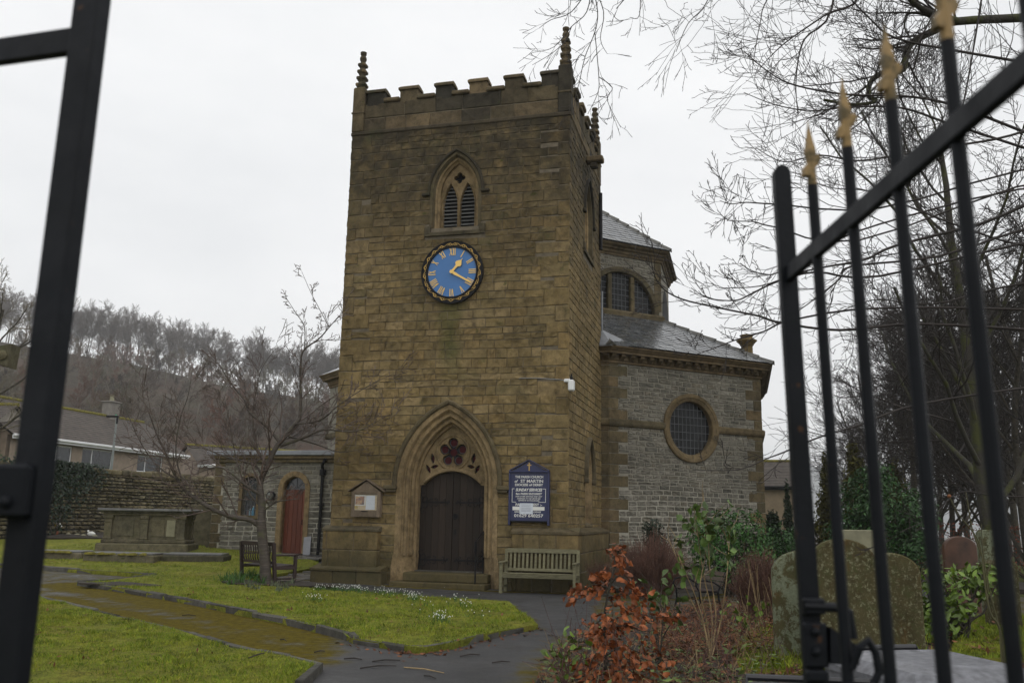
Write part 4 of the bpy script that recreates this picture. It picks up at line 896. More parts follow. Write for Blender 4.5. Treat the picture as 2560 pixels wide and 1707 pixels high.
# lantern walls
LBm, LBl = facem(LAN, 0); LC = LBl/2; LR_, LZ = 1.34, 8.52
semi = lambda r, n=28: [(LC+r*math.cos(math.pi*i/n), LZ+r*math.sin(math.pi*i/n)) for i in range(n+1)]
LBi = LBm.copy(); LBi[:3, 3] += LBm[:3, 1]*.015
m = MB().panel([(0, 8.2), (LBl, 8.2), (LBl, 10.5), (0, 10.5)], [semi(LR_)], 0, .3).mat4(LBi)
R_ = offs(LAN, -.015)
for i in range(1, 8): a, b = R_[i], R_[(i+1) % 8]; m.add([(*a, 8.2), (*b, 8.2), (*b, 10.5), (*a, 10.5)], [(0, 1, 2, 3)])
lw_ = nave.part('lantern_wall', m, MORT_L)
def lblock(z0, z1):
    zm = (z0+z1)/2; h2 = 1.52**2-(zm-LZ)**2; b = [(-1, .28), (LBl-.30, LBl+1)]
    if h2 > 0: b.append((LC-math.sqrt(h2)+.06, LC+math.sqrt(h2)-.06))
    return b
pieces('stone', RV, [LBm@M for M in front_mats(courses(0, LBl, 8.66, 10.46, (.09, .14), (.16, .40), lblock, None, 31), .008, .02, .035, .010)], GREY, lw_, nave.org, TWORLD, 'stone_courses', 120)
pieces('quoin', QV, [LBm@M for M in front_mats([(LBl-.30, LBl, 8.66+i*.36, 8.66+(i+1)*.36) for i in range(5)]+[(0, .28, 8.66+i*.36, 8.66+(i+1)*.36) for i in range(5)], 0, .006, .03)], QUOIN, lw_, nave.org, TWORLD, 'quoin_courses', 80)
nave.part('lantern_cornice', ring(MB(), LAN, [(0, 10.40), (.03, 10.41), (.05, 10.48), (.08, 10.50), (.09, 10.58), (.16, 10.62), (.18, 10.68), (.25, 10.70), (.30, 10.75), (.30, 10.79), (0, 10.79)]), CORNICE)
nave.part('lantern_sill', ring(MB(), LAN, [(0, 8.30), (.10, 8.30), (.10, 8.45), (.03, 8.52), (0, 8.52)]), ASHLAR_DK)
# windows with single panes
def clip(poly, conv):
    out = list(poly)
    for i in range(len(conv)):
        a, b = conv[i], conv[(i+1) % len(conv)]; inp = out; out = []
        f_ = lambda p: (b[0]-a[0])*(p[1]-a[1])-(b[1]-a[1])*(p[0]-a[0])
        for j in range(len(inp)):
            p, q = inp[j-1], inp[j]; fp, fq = f_(p), f_(q)
            if fq >= 0:
                if fp < 0: t = fp/(fp-fq); out.append((p[0]+t*(q[0]-p[0]), p[1]+t*(q[1]-p[1])))
                out.append(q)
            elif fp >= 0: t = fp/(fp-fq); out.append((p[0]+t*(q[0]-p[0]), p[1]+t*(q[1]-p[1])))
        if not out: return []
    return out
def panes(thing, M, shape, x0, x1, z0, z1, nx, nz_, y, parent, mat, rim=.018):
    r = random.Random(int(x0*100)); dx, dz = (x1-x0)/nx, (z1-z0)/nz_
    for i in range(nx):
        for k in range(nz_):
            p = clip([(x0+i*dx, z0+k*dz), (x0+(i+1)*dx, z0+k*dz), (x0+(i+1)*dx, z0+(k+1)*dz), (x0+i*dx, z0+(k+1)*dz)], shape)
            if len(p) < 3: continue
            ar = abs(sum(p[j-1][0]*p[j][1]-p[j][0]*p[j-1][1] for j in range(len(p))))/2
            if ar < dx*dz*.06: continue
            cx_, cz_ = sum(q[0] for q in p)/len(p), sum(q[1] for q in p)/len(p); tx, tz = r.gauss(0, .022), r.gauss(0, .022)
            thing.part('pane', MB().add([(cx_+(q[0]-cx_)*.93, y+(q[0]-cx_)*tx+(q[1]-cz_)*tz, cz_+(q[1]-cz_)*.94) for q in p], [tuple(range(len(p)))]).mat4(M), mat, parent)
    q = MB()
    for i in range(1, nx):
        x = x0+i*dx; zz = [c[1] for c in clip([(x-.001, z0), (x+.001, z0), (x+.001, z1), (x-.001, z1)], shape)]
        if zz: q.box(x-rim/2, x+rim/2, y-.012, y+.014, min(zz), max(zz))
    for k in range(1, nz_):
        z_ = z0+k*dz; xx = [c[0] for c in clip([(x0, z_-.001), (x1, z_-.001), (x1, z_+.001), (x0, z_+.001)], shape)]
        if xx: q.box(min(xx), max(xx), y-.015, y+.016, z_-rim/2, z_+rim/2)
    thing.part('glazing_bars', q.mat4(M), CAME, parent)
ow = nave.part('round_window', MB().sweep(circle(OC, OZ, 1., 56)+[(OC+1., OZ)], [(math.cos(2*math.pi*i/56), math.sin(2*math.pi*i/56)) for i in range(57)], [(.03, .02), (.03, -.05), (.0, -.07), (-.08, -.07), (-.10, -.05), (-.19, -.02), (-.205, .02), (-.205, .2)]).mat4(FBm), QUOIN)
for j in range(10):
    a = 2*math.pi*(j+.5)/10; nave.part('voussoir_joint', MB().obox((OC+.92*math.cos(a), -.062, OZ+.92*math.sin(a)), (.085*math.cos(a), 0, .085*math.sin(a)), (0, .010, 0), (-.004*math.sin(a), 0, .004*math.cos(a))).mat4(FBm), MORT_D, ow)
panes(nave, FBm, circle(OC, OZ, .80, 40), OC-.80, OC+.80, OZ-.80, OZ+.80, 11, 7, .15, ow, LEADED)
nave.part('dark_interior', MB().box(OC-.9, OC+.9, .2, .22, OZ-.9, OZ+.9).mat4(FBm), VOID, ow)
wn = nave.part('lunette_window', MB().sweep(semi(1.42), [(math.cos(math.pi*i/28), math.sin(math.pi*i/28)) for i in range(29)], [(.10, .01), (.10, -.02), (-.06, -.02), (-.085, .01), (-.085, .2)]).mat4(LBm), QUOIN)
for x in (-.46, .46): nave.part('mullion', MB().cbox(LC+x-.08, LC+x+.08, .02, .2, LZ, LZ+math.sqrt(1.34**2-x*x)+.02, .02).mat4(LBm), QUOIN, wn)
for a, b, n_ in ((-1.34, -.54, 4), (-.38, .38, 5), (.54, 1.34, 4)):
    panes(nave, LBm, semi(1.335), LC+a, LC+b, LZ, LZ+1.34, n_, 7, .14, wn, LEADED, .018)
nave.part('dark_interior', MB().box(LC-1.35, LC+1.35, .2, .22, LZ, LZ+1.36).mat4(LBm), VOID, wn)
LCm, LCl = facem(LAN, 1)
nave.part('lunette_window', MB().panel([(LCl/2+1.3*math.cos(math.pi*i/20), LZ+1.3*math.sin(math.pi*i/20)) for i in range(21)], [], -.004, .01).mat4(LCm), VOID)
# chimney on the south slope
d = ray(1868, 890); kk = (10.5+20.)/(d@E2); cp = CAM+d*kk; cst = ((cp-TORG)@E1, (cp-TORG)@E2); cz1 = (CAM+ray(1868, 838)*kk)[2]
m = MB().lathe([(.20, 6.45), (.19, cz1-.36), (.22, cz1-.34), (.24, cz1-.29), (.32, cz1-.21), (.345, cz1-.19), (.345, cz1-.15), (.24, cz1-.12), (.20, cz1-.10), (.20, cz1-.02), (.23, cz1), (.23, cz1+.03), (.14, cz1+.03)], (cst[0], cst[1], 0), 8); nave.part('chimney', m, TOWER_STONE)
# ------------------------------------------------------------------ vestry
VT, VX0, VX1, VZ, VTOP = 7.3, -13.86, -8.75, .30, 3.62
ves = Thing('vestry', -11.3, 9.0, VZ, 'low flat-roofed stone annexe with a red-brown arched door', 'annexe')
DC_, WC_ = -10.78, -12.45
vdoor = [(DC_-.42, VZ), (DC_-.42, 2.45)]+[(DC_+.42*math.cos(math.pi-math.pi*i/12), 2.45+.42*math.sin(math.pi*i/12)) for i in range(1, 12)]+[(DC_+.42, 2.45), (DC_+.42, VZ)]
vdoor = [(p[0], max(p[1], VZ+.02)) for p in vdoor]
vwin = [(WC_-.28, 1.55), (WC_-.28, 2.60)]+[(WC_+.28*math.cos(math.pi-math.pi*i/10), 2.60+.26*math.sin(math.pi*i/10)) for i in range(1, 10)]+[(WC_+.28, 2.60), (WC_+.28, 1.55)]
m = MB().panel([(VX0, VZ-.1), (VX1, VZ-.1), (VX1, VTOP), (VX0, VTOP)], [vdoor, vwin], VT+.012, .25)
m.add([(VX0+.012, VT+.012, VZ-.1), (VX0+.012, VT+4, VZ-.1), (VX0+.012, VT+4, VTOP), (VX0+.012, VT+.012, VTOP), (VX1, VT, VZ-.1), (VX1, VT+4, VZ-.1), (VX1, VT+4, VTOP), (VX1, VT, VTOP)], [(1, 0, 3, 2), (4, 5, 6, 7), (5, 1, 2, 6)])
vw = ves.part('wall', m, MORT_L)
def vblock(z0, z1):
    zm = (z0+z1)/2; b = []
    if zm < 2.45: b.append((DC_-.55, DC_+.55))
    elif zm < 3.02: b.append((DC_-math.sqrt(max(.01, .58**2-(zm-2.45)**2)), DC_+math.sqrt(max(.01, .58**2-(zm-2.45)**2))))
    if 1.42 < zm < 2.95: b.append((WC_-.40, WC_+.40))
    return b
vr = courses(VX0+.35, VX1, VZ-.05, VTOP-.3, (.13, .21), (.25, .55), vblock, None, 51)
pieces('stone', RV, front_mats(vr, VT, .028, .035, .010), GREY, vw, ves.org, TWORLD, 'stone_courses', 220)
pieces('quoin', QV, front_mats([(VX0, VX0+(.42 if i % 2 else .30), VZ+i*.32, VZ+(i+1)*.32) for i in range(10)], VT, .01, .03), QUOIN, vw, ves.org, TWORLD, 'quoin_courses', 80)
ves.part('cornice', MB().cbox(VX0-.05, VX1, VT-.10, VT+.2, VTOP-.3, VTOP-.18, .03).cbox(VX0-.12, VX1, VT-.18, VT+.2, VTOP-.178, VTOP-.06, .04), QUOIN)
ves.part('lead_roof_edge', MB().cbox(VX0-.22, VX1, VT-.26, VT+.1, VTOP-.06, VTOP+.10, .02).box(VX0-.2, VX1, VT+.1, VT+4.1, VTOP-.02, VTOP+.12), LEAD)
dsr = MB(); vp = vdoor; nn = []
for i in range(len(vp)):
    a, b = vp[max(i-1, 0)], vp[min(i+1, len(vp)-1)]; t = (b[0]-a[0], b[1]-a[1]); l = math.hypot(*t); nn.append((-t[1]/l, t[0]/l))
dsr.sweep(vp, nn, [(.17, .0+VT), (.17, VT-.03), (.0, VT-.03), (-.03, VT+.02), (-.03, VT+.2)]); ves.part('door_surround', dsr, ASHLAR)
vd = ves.part('door', MB().box(DC_-.41, DC_+.41, VT+.20, VT+.23, VZ, 2.44), REDDOOR)
for i in range(5): ves.part('plank', MB().cbox(DC_-.405+i*.163, DC_-.405+(i+1)*.163-.006, VT+.17, VT+.20, VZ+.03, 2.42, .006), REDDOOR, vd)
ves.part('handle', MB().tube([(DC_+.30, VT+.17, 1.42), (DC_+.30, VT+.11, 1.42), (DC_+.30, VT+.11, 1.28), (DC_+.30, VT+.17, 1.28)], .012, 6), BLACK, vd)
fnl = ves.part('fanlight', MB().panel([(DC_+.41*math.cos(math.pi*i/14), 2.45+.41*math.sin(math.pi*i/14)) for i in range(15)], [], VT+.19, .01), DARKGL)
q = MB().box(DC_-.41, DC_+.41, VT+.165, VT+.185, 2.43, 2.47)
for a in (.25, .5, .75): q.tube([(DC_, VT+.18, 2.46), (DC_+.40*math.cos(math.pi*a), VT+.18, 2.46+.40*math.sin(math.pi*a))], .010, 4)
ves.part('glazing_bars', q, CAME, fnl)
wsr = MB(); nn = []
for i in range(len(vwin)):
    a, b = vwin[max(i-1, 0)], vwin[min(i+1, len(vwin)-1)]; t = (b[0]-a[0], b[1]-a[1]); l = math.hypot(*t); nn.append((-t[1]/l, t[0]/l))
wsr.sweep(vwin, nn, [(.12, VT), (.12, VT-.02), (.0, VT-.02), (0, VT+.2)]); wsr.cbox(WC_-.42, WC_+.42, VT-.08, VT+.22, 1.42, 1.55, .02)
vwn = ves.part('window', wsr, QUOIN)
panes(ves, np.eye(4), vwin[::-1], WC_-.28, WC_+.28, 1.55, 2.86, 4, 8, VT+.15, vwn, CLEAR, .012)
ves.part('window_interior', MB().add([(WC_-.4, VT+.25, 1.5), (WC_+.4, VT+.25, 1.5), (WC_+.4, VT+1.2, 1.5), (WC_-.4, VT+1.2, 1.5), (WC_-.4, VT+.25, 3), (WC_+.4, VT+.25, 3), (WC_+.4, VT+1.2, 3), (WC_-.4, VT+1.2, 3)], [(0,1,2,3), (4,7,6,5), (2,3,7,6), (0,3,7,4), (1,2,6,5)]), VOID, vwn)
for i, (x, h, r_, c, nme) in enumerate(((-.20, .22, .04, (.18,.10,.10), 'small pale bottle with a red cap inside the annexe window'), (-.10, .27, .045, (.30,.50,.60), 'clear pale blue bottle inside the annexe window'), (.02, .36, .06, (.05,.30,.48), 'tall bright blue bottle inside the annexe window'), (.16, .27, .05, (.16,.30,.40), 'squat grey-blue bottle inside the annexe window'))):
    t_ = Thing('bottle', WC_+x, VT+.30, 1.505, nme, 'bottle'); t_.part('body', MB().lathe([(r_, 1.505), (r_, 1.505+h*.7), (r_*.5, 1.505+h*.85), (r_*.5, 1.505+h*.92)], (WC_+x, VT+.30, 0), 10), simple('bottle_plastic', c, .3, 0, .1, 4, 0)); t_.part('cap', MB().lathe([(r_*.55, 1.505+h*.92), (r_*.55, 1.505+h)], (WC_+x, VT+.30, 0), 10), WHITE)
ves.part('downpipe', MB().tube([(-9.72, VT-.10, VZ+.14), (-9.72, VT-.10, 3.0), (-9.72, VT-.16, 3.25), (-9.60, VT-.18, 3.45)], .055, 8).cbox(-9.80, -9.64, VT-.2, VT, 2.9, 3.1, .02).tube([(-9.72, VT-.1, VZ+.14), (-9.66, VT-.24, VZ+.06)], .055, 8).cbox(-9.81, -9.63, VT-.15, VT, 1.9, 1.95, .01), BLACK)
bl = Thing('bulkhead_light', -11.62, VT-.05, 2.2, 'round black bulkhead lamp with pale lens beside the annexe door', 'light')
bl.part('body', MB().lathe([(.15, 0), (.17, .03), (.16, .07), (.12, .09)], n=16).mat4(lookm((-11.62, VT, 2.2), (1, 0, 0), (0, 0, 1), (0, -1, 0))), BLACK); bl.part('lens', MB().lathe([(.12, .088), (.10, .13), (.04, .15)], n=14).mat4(lookm((-11.62, VT, 2.2), (1, 0, 0), (0, 0, 1), (0, -1, 0))), simple('frosted_lens', (.14,.15,.13), .5, 0, .1, 4, 0))
sb = Thing('leaning_slab', -10.1, VT-.15, VZ, 'small grey slab leaning on the wall beside the annexe door', 'slab')
sb.part('slab', MB().obox((-10.12, VT-.12, VZ+.30), (.13, 0, .02), (0, .018, 0), (-.03, .07, .29)), simple('grey_slab', (.22,.225,.24), .5, 0, .15, 4, .1))
# ------------------------------------------------------------------ benches
def bench(name, loc, rz, L_, mat, label, curved=False, n_sl=15, arms=(True, True)):
    t = empty(name, loc, rz); tag(t, label, 'bench'); P_ = lambda n_, mb, p=None: link(n_, mb.mesh(n_), mat, p or t)
    h = L_/2; lean = .10
    for sx in (-1, 1):
        P_('leg', MB().cbox(sx*h-.035, sx*h+.035, -.30, -.23, 0, .64, .008)); q = MB().obox((sx*h, .22+lean*.5, .46), (.035, 0, 0), (0, .035, 0), (0, lean*.48, .47)); P_('leg', q.obox((sx*h, .22, .0+.01), (.035, 0, 0), (0, .035, 0), (0, 0, .02)))
        P_('armrest', MB().cbox(sx*h-.045, sx*h+.045, -.34, .26, .64, .675, .012)); P_('side_rail', MB().cbox(sx*h-.025, sx*h+.025, -.25, .22, .34, .41, .005))
        P_('stretcher', MB().cbox(sx*h-.02, sx*h+.02, -.25, .22, .12, .16, .005))
    P_('front_rail', MB().cbox(-h, h, -.295, -.25, .33, .415, .008))
    for k in range(5): P_('seat_slat', MB().cbox(-h+.02, h-.02, -.28+k*.10, -.28+k*.10+.082, .42-k*.006, .442-k*.006, .006))
    q = MB().obox((0, .30, .90), (h-.02, 0, 0), (0, .022, 0), (0, .01, .045)); P_('top_rail', q); P_('lower_rail', MB().obox((0, .245, .49), (h-.02, 0, 0), (0, .02, 0), (0, .006, .03)))
    for k in range(n_sl):
        x = -h+.10+(2*h-.20)*k/(n_sl-1)
        if curved: q = MB().tube([(x, .245, .50), (x, .285, .60), (x, .275, .72), (x, .30, .87)], .018, 4)
        else: q = MB().obox((x, .272, .69), (.024, 0, 0), (0, .009, 0), (0, .028, .19))
        P_('back_slat', q)
    return t
bl_ = TF(-.53, -.55, 0); bench('garden_bench', (bl_[0], bl_[1], 0), YT+math.radians(2), 1.62, PALEWOOD, 'pale weathered slatted bench against the tower beneath the navy sign', False, 16)
a, b = gnd(601, 1450), gnd(692, 1466); ang = math.atan2(b[1]-a[1], b[0]-a[0]); mid = (a+b)/2; fd = np.array([-math.sin(ang), math.cos(ang), 0])
bench('garden_bench', tuple(mid+fd*.22+np.array([0, 0, 0])), ang+math.pi, 1.5, DARKWOOD, 'dark brown wooden bench behind the small bare tree trunk', True, 13)
# ------------------------------------------------------------------ ground, paths, lawns, kerbs
from mathutils import noise as MN
def nz3(x, y, s, k=0.): return MN.noise(Vector((x*s, y*s, k)))
RIDGE_PX = [(-900, 760), (-300, 815), (0, 850), (178, 879), (300, 902), (440, 932), (600, 967), (847, 1008), (1100, 1060), (1350, 1140), (1600, 1230)]
_rx = np.array([p[0] for p in RIDGE_PX]); _rp = np.array([atd(p[0], p[1], 300.) for p in RIDGE_PX]); _ru = _rp[:, 0]/300.; _rz = _rp[:, 2]
def sstep(t): t = np.clip(t, 0, 1); return t*t*(3-2*t)
def terr(x, y):
    x = np.asarray(x, float); y = np.asarray(y, float); u = x/np.maximum(y, 30)
    zr = np.interp(u, _ru, _rz, right=0.); base = gz(x, y)-.06
    f = np.clip((y-78)/222., 0, 1); f = f**1.12; hill = np.maximum(zr-1, 0)*f; hill = np.where(y > 300, np.maximum(zr-1, 0)*(1-np.clip((y-300)/900., 0, 1)*.25), hill)
    right = sstep((u-.10)/.12); drop = -sstep((y-45)/200.)*9*right; far = sstep((y-900)/700.)*right*(105+14*np.sin(u*9)+10*np.sin(u*23+1))
    return base+hill+drop+far+np.where(y > 90, .35*np.sin(x*.11)*np.cos(y*.07), 0)
ys = np.concatenate([np.arange(-40, 70, 2.5), np.arange(70, 320, 8), np.geomspace(320, 4200, 34)]); us = np.concatenate([np.linspace(-4, -1.2, 15)[:-1], np.linspace(-1.2, 1.2, 121), np.linspace(1.2, 4, 15)[1:]])
U, Y = np.meshgrid(us, ys); X = U*(Y+60); Z = terr(X, Y); nr, nc = X.shape
V = np.stack([X, Y, Z], -1).reshape(-1, 3); I = np.arange(nr*nc).reshape(nr, nc); Q = np.stack([I[:-1, :-1], I[:-1, 1:], I[1:, 1:], I[1:, :-1]], -1).reshape(-1, 4)
me = fastmesh('ground', V, Q, 4); me.materials.append(FIELD); me.materials.append(HILL); me.materials.append(FARHILL)
cy = V[Q].mean(1); me.polygons.foreach_set('material_index', np.where(cy[:, 1] > 800, 2, np.where((cy[:, 1] > 66), 1, 0)).astype(np.int32)); me.polygons.foreach_set('use_smooth', [True]*len(Q))
structure(link('ground', me))
def G2(pts): return [tuple(gnd(*p)[:2]) for p in pts]
def zoomp(o, k, pts): return [(o[0]+a/k, o[1]+b/k) for a, b in pts]
KA = [(-350, 1415), (90, 1499), (116, 1506), (265, 1545), (442, 1586), (578, 1630), (697, 1652), (792, 1676), (752, 1707), (735, 1725)]
K1 = [(-350, 1398), (105, 1425), (279, 1438), (388, 1444)]
K2 = [(388, 1445), (245, 1459), (191, 1462)]
K3 = [(191, 1463), (282, 1477), (429, 1502), (510, 1518), (612, 1541), (728, 1565), (792, 1581), (863, 1598), (880, 1608), (979, 1624), (1040, 1634), (1054, 1634), (1135, 1622), (1193, 1605), (1271, 1586), (1345, 1573)]
K4 = [(1345, 1572), (1329, 1560), (1299, 1538), (1272, 1514)]
TOPE = [(1272, 1513), (1180, 1507), (1050, 1498), (985, 1495), (884, 1486), (792, 1477), (735, 1471), (690, 1462), (640, 1449), (720, 1437), (788, 1424), (797, 1411), (740, 1393), (700, 1386), (515, 1374)]
lawnBC = G2(K1)+G2(K2)[1:]+G2(K3)[1:]+G2(K4)[1:]+G2(TOPE)[1:]+[(-15.9, 44.), (-19, 36), (-24, 28)]
lawnA = G2(KA)+[(-1.45, 7.6), (-6, 6.0), (-9, 8.5)]
bedR = G2([(1325, 1740), (1372, 1655), (1440, 1600), (1560, 1560), (1680, 1535), (1790, 1520), (1990, 1505)])+[(9, 16.5), (14, 14), (12, 6), (4, 4.5), (1.2, 5.5)]
bordR = G2([(1512, 1466), (1560, 1486), (1650, 1497), (1760, 1490), (1850, 1474), (1990, 1458)])+[(16, 22), (12, 33), (7.4, 29.5)]
def sheet(name, poly, lift, mat, step=.4, bump=.02, skirt=.14, zf=None):
    xs = [p[0] for p in poly]; yv = [p[1] for p in poly]; ex = []
    st = step
    for i in np.arange(min(xs), max(xs), st):
        for j in np.arange(min(yv), max(yv), st):
            if inpoly((i, j), poly): ex.append((i+random.uniform(-.3, .3)*st, j+random.uniform(-.3, .3)*st))
    V, T = tris_of(poly, [], ex); m = MB()
    zz = lambda x, y: float(gz(x, y))+lift+(bump*(nz3(x, y, .9)+.6*nz3(x, y, 2.7, 3.)) if bump else 0)
    m.add([(p[0], p[1], zz(*p)) for p in V], T)
    if skirt:
        k = len(poly); m.add([(p[0], p[1], zz(*p)) for p in poly]+[(p[0], p[1], zz(*p)-skirt) for p in poly], [(i, (i+1) % k, (i+1) % k+k, i+k) for i in range(k)])
    o = link(name, m.mesh(name, smooth=False), mat); o.data.polygons.foreach_set('use_smooth', [True]*len(T)+[False]*(len(o.data.polygons)-len(T))); return structure(o), zz
# path
pp_ = []; nxp, nyp = 150, 150; PX = np.linspace(-24, 12, nxp); PY = np.concatenate([np.linspace(2, 24, 120), np.linspace(24.5, 40, nyp-120)])
Xp, Yp = np.meshgrid(PX, PY); Zp = gz(Xp, Yp)+.0; V = np.stack([Xp, Yp, Zp], -1).reshape(-1, 3); I = np.arange(nxp*nyp).reshape(nyp, nxp); Q = np.stack([I[:-1, :-1], I[:-1, 1:], I[1:, 1:], I[1:, :-1]], -1).reshape(-1, 4)
me = fastmesh('path', V, Q, 4); me.materials.append(ASPHALT)
def segd(P, poly, closed=False):
    A = np.array(poly); B = np.roll(A, -1, 0) if closed else A[1:]; A = A if closed else A[:-1]; d = np.full(len(P), 1e9)
    for a, b in zip(A, B):
        ab = b-a; t = np.clip(((P-a)@ab)/(ab@ab+1e-9), 0, 1); d = np.minimum(d, np.linalg.norm(P-a-t[:, None]*ab, axis=1))
    return d
P2 = V[:, :2]; px = proj(V)
left = sstep((1000-px[:, 0])/260.)*sstep((px[:, 1]-1405)/25.)*sstep((1700-px[:, 1])/60.)
dK = np.minimum(segd(P2, G2(K3)), segd(P2, G2(KA[1:-1])))
moss = left*(.86-.34*sstep((dK-.45)/.6))
tow = segd(P2, [tuple(TF(-4.3, -.42)[:2]), tuple(TF(-1.8, -.48)[:2]), tuple(TF(.3, -.25)[:2]), tuple(TF(.35, 4)[:2])]); moss = np.maximum(moss, .95*(1-sstep(tow/.35)))
dB = segd(P2, bedR, True); moss = np.maximum(moss, .62*(1-sstep(dB/.7))); moss = np.maximum(moss, .60*(1-sstep(segd(P2, G2(K4))/.45)))
moss = np.maximum(moss, .72*(1-sstep((segd(P2, bordR, True)-.15)/.5))*(px[:, 0] > 1500)); moss = np.maximum(moss, .52*((px[:, 0] > 1480) & (px[:, 1] < 1600) & (px[:, 1] > 1490)))
at = me.attributes.new('moss', 'FLOAT', 'POINT'); at.data.foreach_set('value', moss.astype(np.float32)); structure(link('path', me))
lawnO, zBC = sheet('lawn', lawnBC, .075, TURF, .35, .04); _, zA = sheet('lawn', lawnA, .065, TURF, .3, .04)
_, zR = sheet('garden_bed', bedR, .05, SOIL, .35, .05); _, zB = sheet('border_bed', bordR, .07, SOIL, .5, .05)
# kerbs, stone by stone
def kerb(pts, wid=.11, top=.10, side=1, ln=(.55, .95), seed=0):
    root = empty('kerb', (0, 0, 0)); structure(root); r = random.Random(seed); P_ = [np.array(gnd(*p)) for p in pts]
    seg = [np.linalg.norm(P_[i+1][:2]-P_[i][:2]) for i in range(len(P_)-1)]; tot = sum(seg); s_ = 0
    def at_(s):
        for i, l in enumerate(seg):
            if s <= l or i == len(seg)-1: return P_[i]+(P_[i+1]-P_[i])*min(1, s/l)
            s -= l
    while s_ < tot-.05:
        l = r.uniform(*ln); l = l if tot-s_-l > .3 else tot-s_; a, b = at_(s_+.006), at_(s_+l-.006); u = b-a; L_ = np.linalg.norm(u[:2]); ang = math.atan2(u[1], u[0]); q = MB().cbox(-L_/2, L_/2, 0 if side > 0 else -wid, wid if side > 0 else 0, -.05, top+r.uniform(-.012, .012), .014)
        i0 = [tuple(np.array(v)+np.array([0, r.uniform(-.011, .011), r.uniform(-.011, .011)])) for v in q.v]; q.v = i0
        o = link('kerb_stone', q.mesh('kerb_stone'), KERB, root); m_ = (a+b)/2; o.location = (m_[0], m_[1], m_[2]); o.rotation_euler = (r.gauss(0, .015), r.gauss(0, .006), ang+r.gauss(0, .012)); s_ += l
kerb(KA, .085, .075, 1, (.6, 1.0), 1); kerb(K1, .10, .10, 1, (.9, 1.3), 2); kerb(K2, .10, .10, 1, (.6, .9), 3); kerb(K3[:9], .095, .10, 1, (.6, 1.05), 4); kerb(K3[8:], .075, .075, 1, (.4, .8), 7); kerb(K4, .07, .07, 1, (.4, .7), 5)
kerb([(1512, 1468), (1560, 1487), (1650, 1498), (1760, 1491), (1850, 1475), (1985, 1459)], .1, .10, 1, (.6, 1.), 6)
# flagstones by the bench
fr_ = empty('flagstone_paving', (0, 0, 0)); structure(fr_)
for i, (x, y, w_, h_) in enumerate(((668, 1452, .8, .7), (712, 1449, .9, .7), (757, 1444, .9, .75), (795, 1438, .7, .7), (735, 1434, .9, .7), (780, 1428, .8, .6), (772, 1402, .8, .6), (745, 1396, .8, .55), (800, 1400, .8, .6), (722, 1391, .7, .5))):
    p = gnd(x, y); o = link('flagstone', MB().cbox(-w_/2, w_/2, -h_/2, h_/2, -.03, .022, .01).mesh('flagstone'), FLAG, fr_); o.location = (p[0], p[1], p[2]+.075*(i > 5)); o.rotation_euler = (0, 0, YT+random.gauss(0, .06))
# grass blades
def blades(name, poly, zf, n, hr, wr, wt, mat, label, avoid=None):
    xs = np.array(poly); lo, hi = xs.min(0), xs.max(0); P_ = []
    pts = RNG.uniform(lo, hi, (n*4, 2)); keep = np.zeros(len(pts), bool); x, y = pts.T; j = len(poly)-1; c = np.zeros(len(pts), bool)
    for i in range(len(poly)):
        xi, yi = poly[i]; xj, yj = poly[j]; cond = (yi > y) != (yj > y); c ^= cond & (x < (xj-xi)*(y-yi)/(yj-yi+1e-12)+xi); j = i
    pts = pts[c]; prob = wt(pts); pts = pts[RNG.random(len(pts)) < prob][:n]
    cl = np.array([nz3(p[0], p[1], 1.1, 7.)+.5*nz3(p[0], p[1], 3.3, 9.) for p in pts]); keep = cl+RNG.normal(0, .25, len(pts)) > -.45; pts = pts[keep]; cl = cl[keep]
    z = np.array([zf(*p) for p in pts]); k = len(pts); a = RNG.uniform(0, 2*np.pi, k); h = RNG.uniform(*hr, k)*(1+.7*cl); w_ = RNG.uniform(*wr, k); le = RNG.normal(0, .55, (k, 2))*h[:, None]
    b = np.stack([pts[:, 0], pts[:, 1], z-.01], 1); d = np.stack([np.cos(a)*w_, np.sin(a)*w_, np.zeros(k)], 1); tip = b+np.stack([le[:, 0], le[:, 1], h], 1)
    V = np.stack([b-d, b+d, tip], 1).reshape(-1, 3); me = fastmesh(name, V, np.arange(3*k).reshape(-1, 3), 3); me.materials.append(mat); return stuff(link(name, me), label, 'grass')
blades('grass', lawnBC, zBC, 210000, (.025, .06), (.004, .009), lambda p: np.clip((14./np.maximum(p[:, 1], 8))**2, 0, 1)*(p[:, 0] > -15), BLADE, 'short mossy grass on the lawn in front of the tower')
blades('grass', lawnA, zA, 150000, (.022, .05), (.003, .007), lambda p: np.ones(len(p)), BLADE, 'short mossy grass on the lawn below the mossy path')
gp1 = G2([(1835, 1640), (1880, 1600), (1950, 1575), (2100, 1600), (2000, 1707), (1850, 1700)]); gp2 = G2([(2380, 1670), (2390, 1590), (2440, 1560), (2620, 1560), (2650, 1670)])
for gp, lb in ((gp1, 'patch of bright grass beside the lichened headstones'), (gp2, 'patch of bright grass behind the grey wheeled bin')):
    sheet('grass_patch', gp, .105, TURF, .3, .02, .06); blades('grass', gp, lambda x, y: zR(x, y)+.06, 12000, (.03, .07), (.004, .009), lambda p: np.ones(len(p)), BLADE, lb)
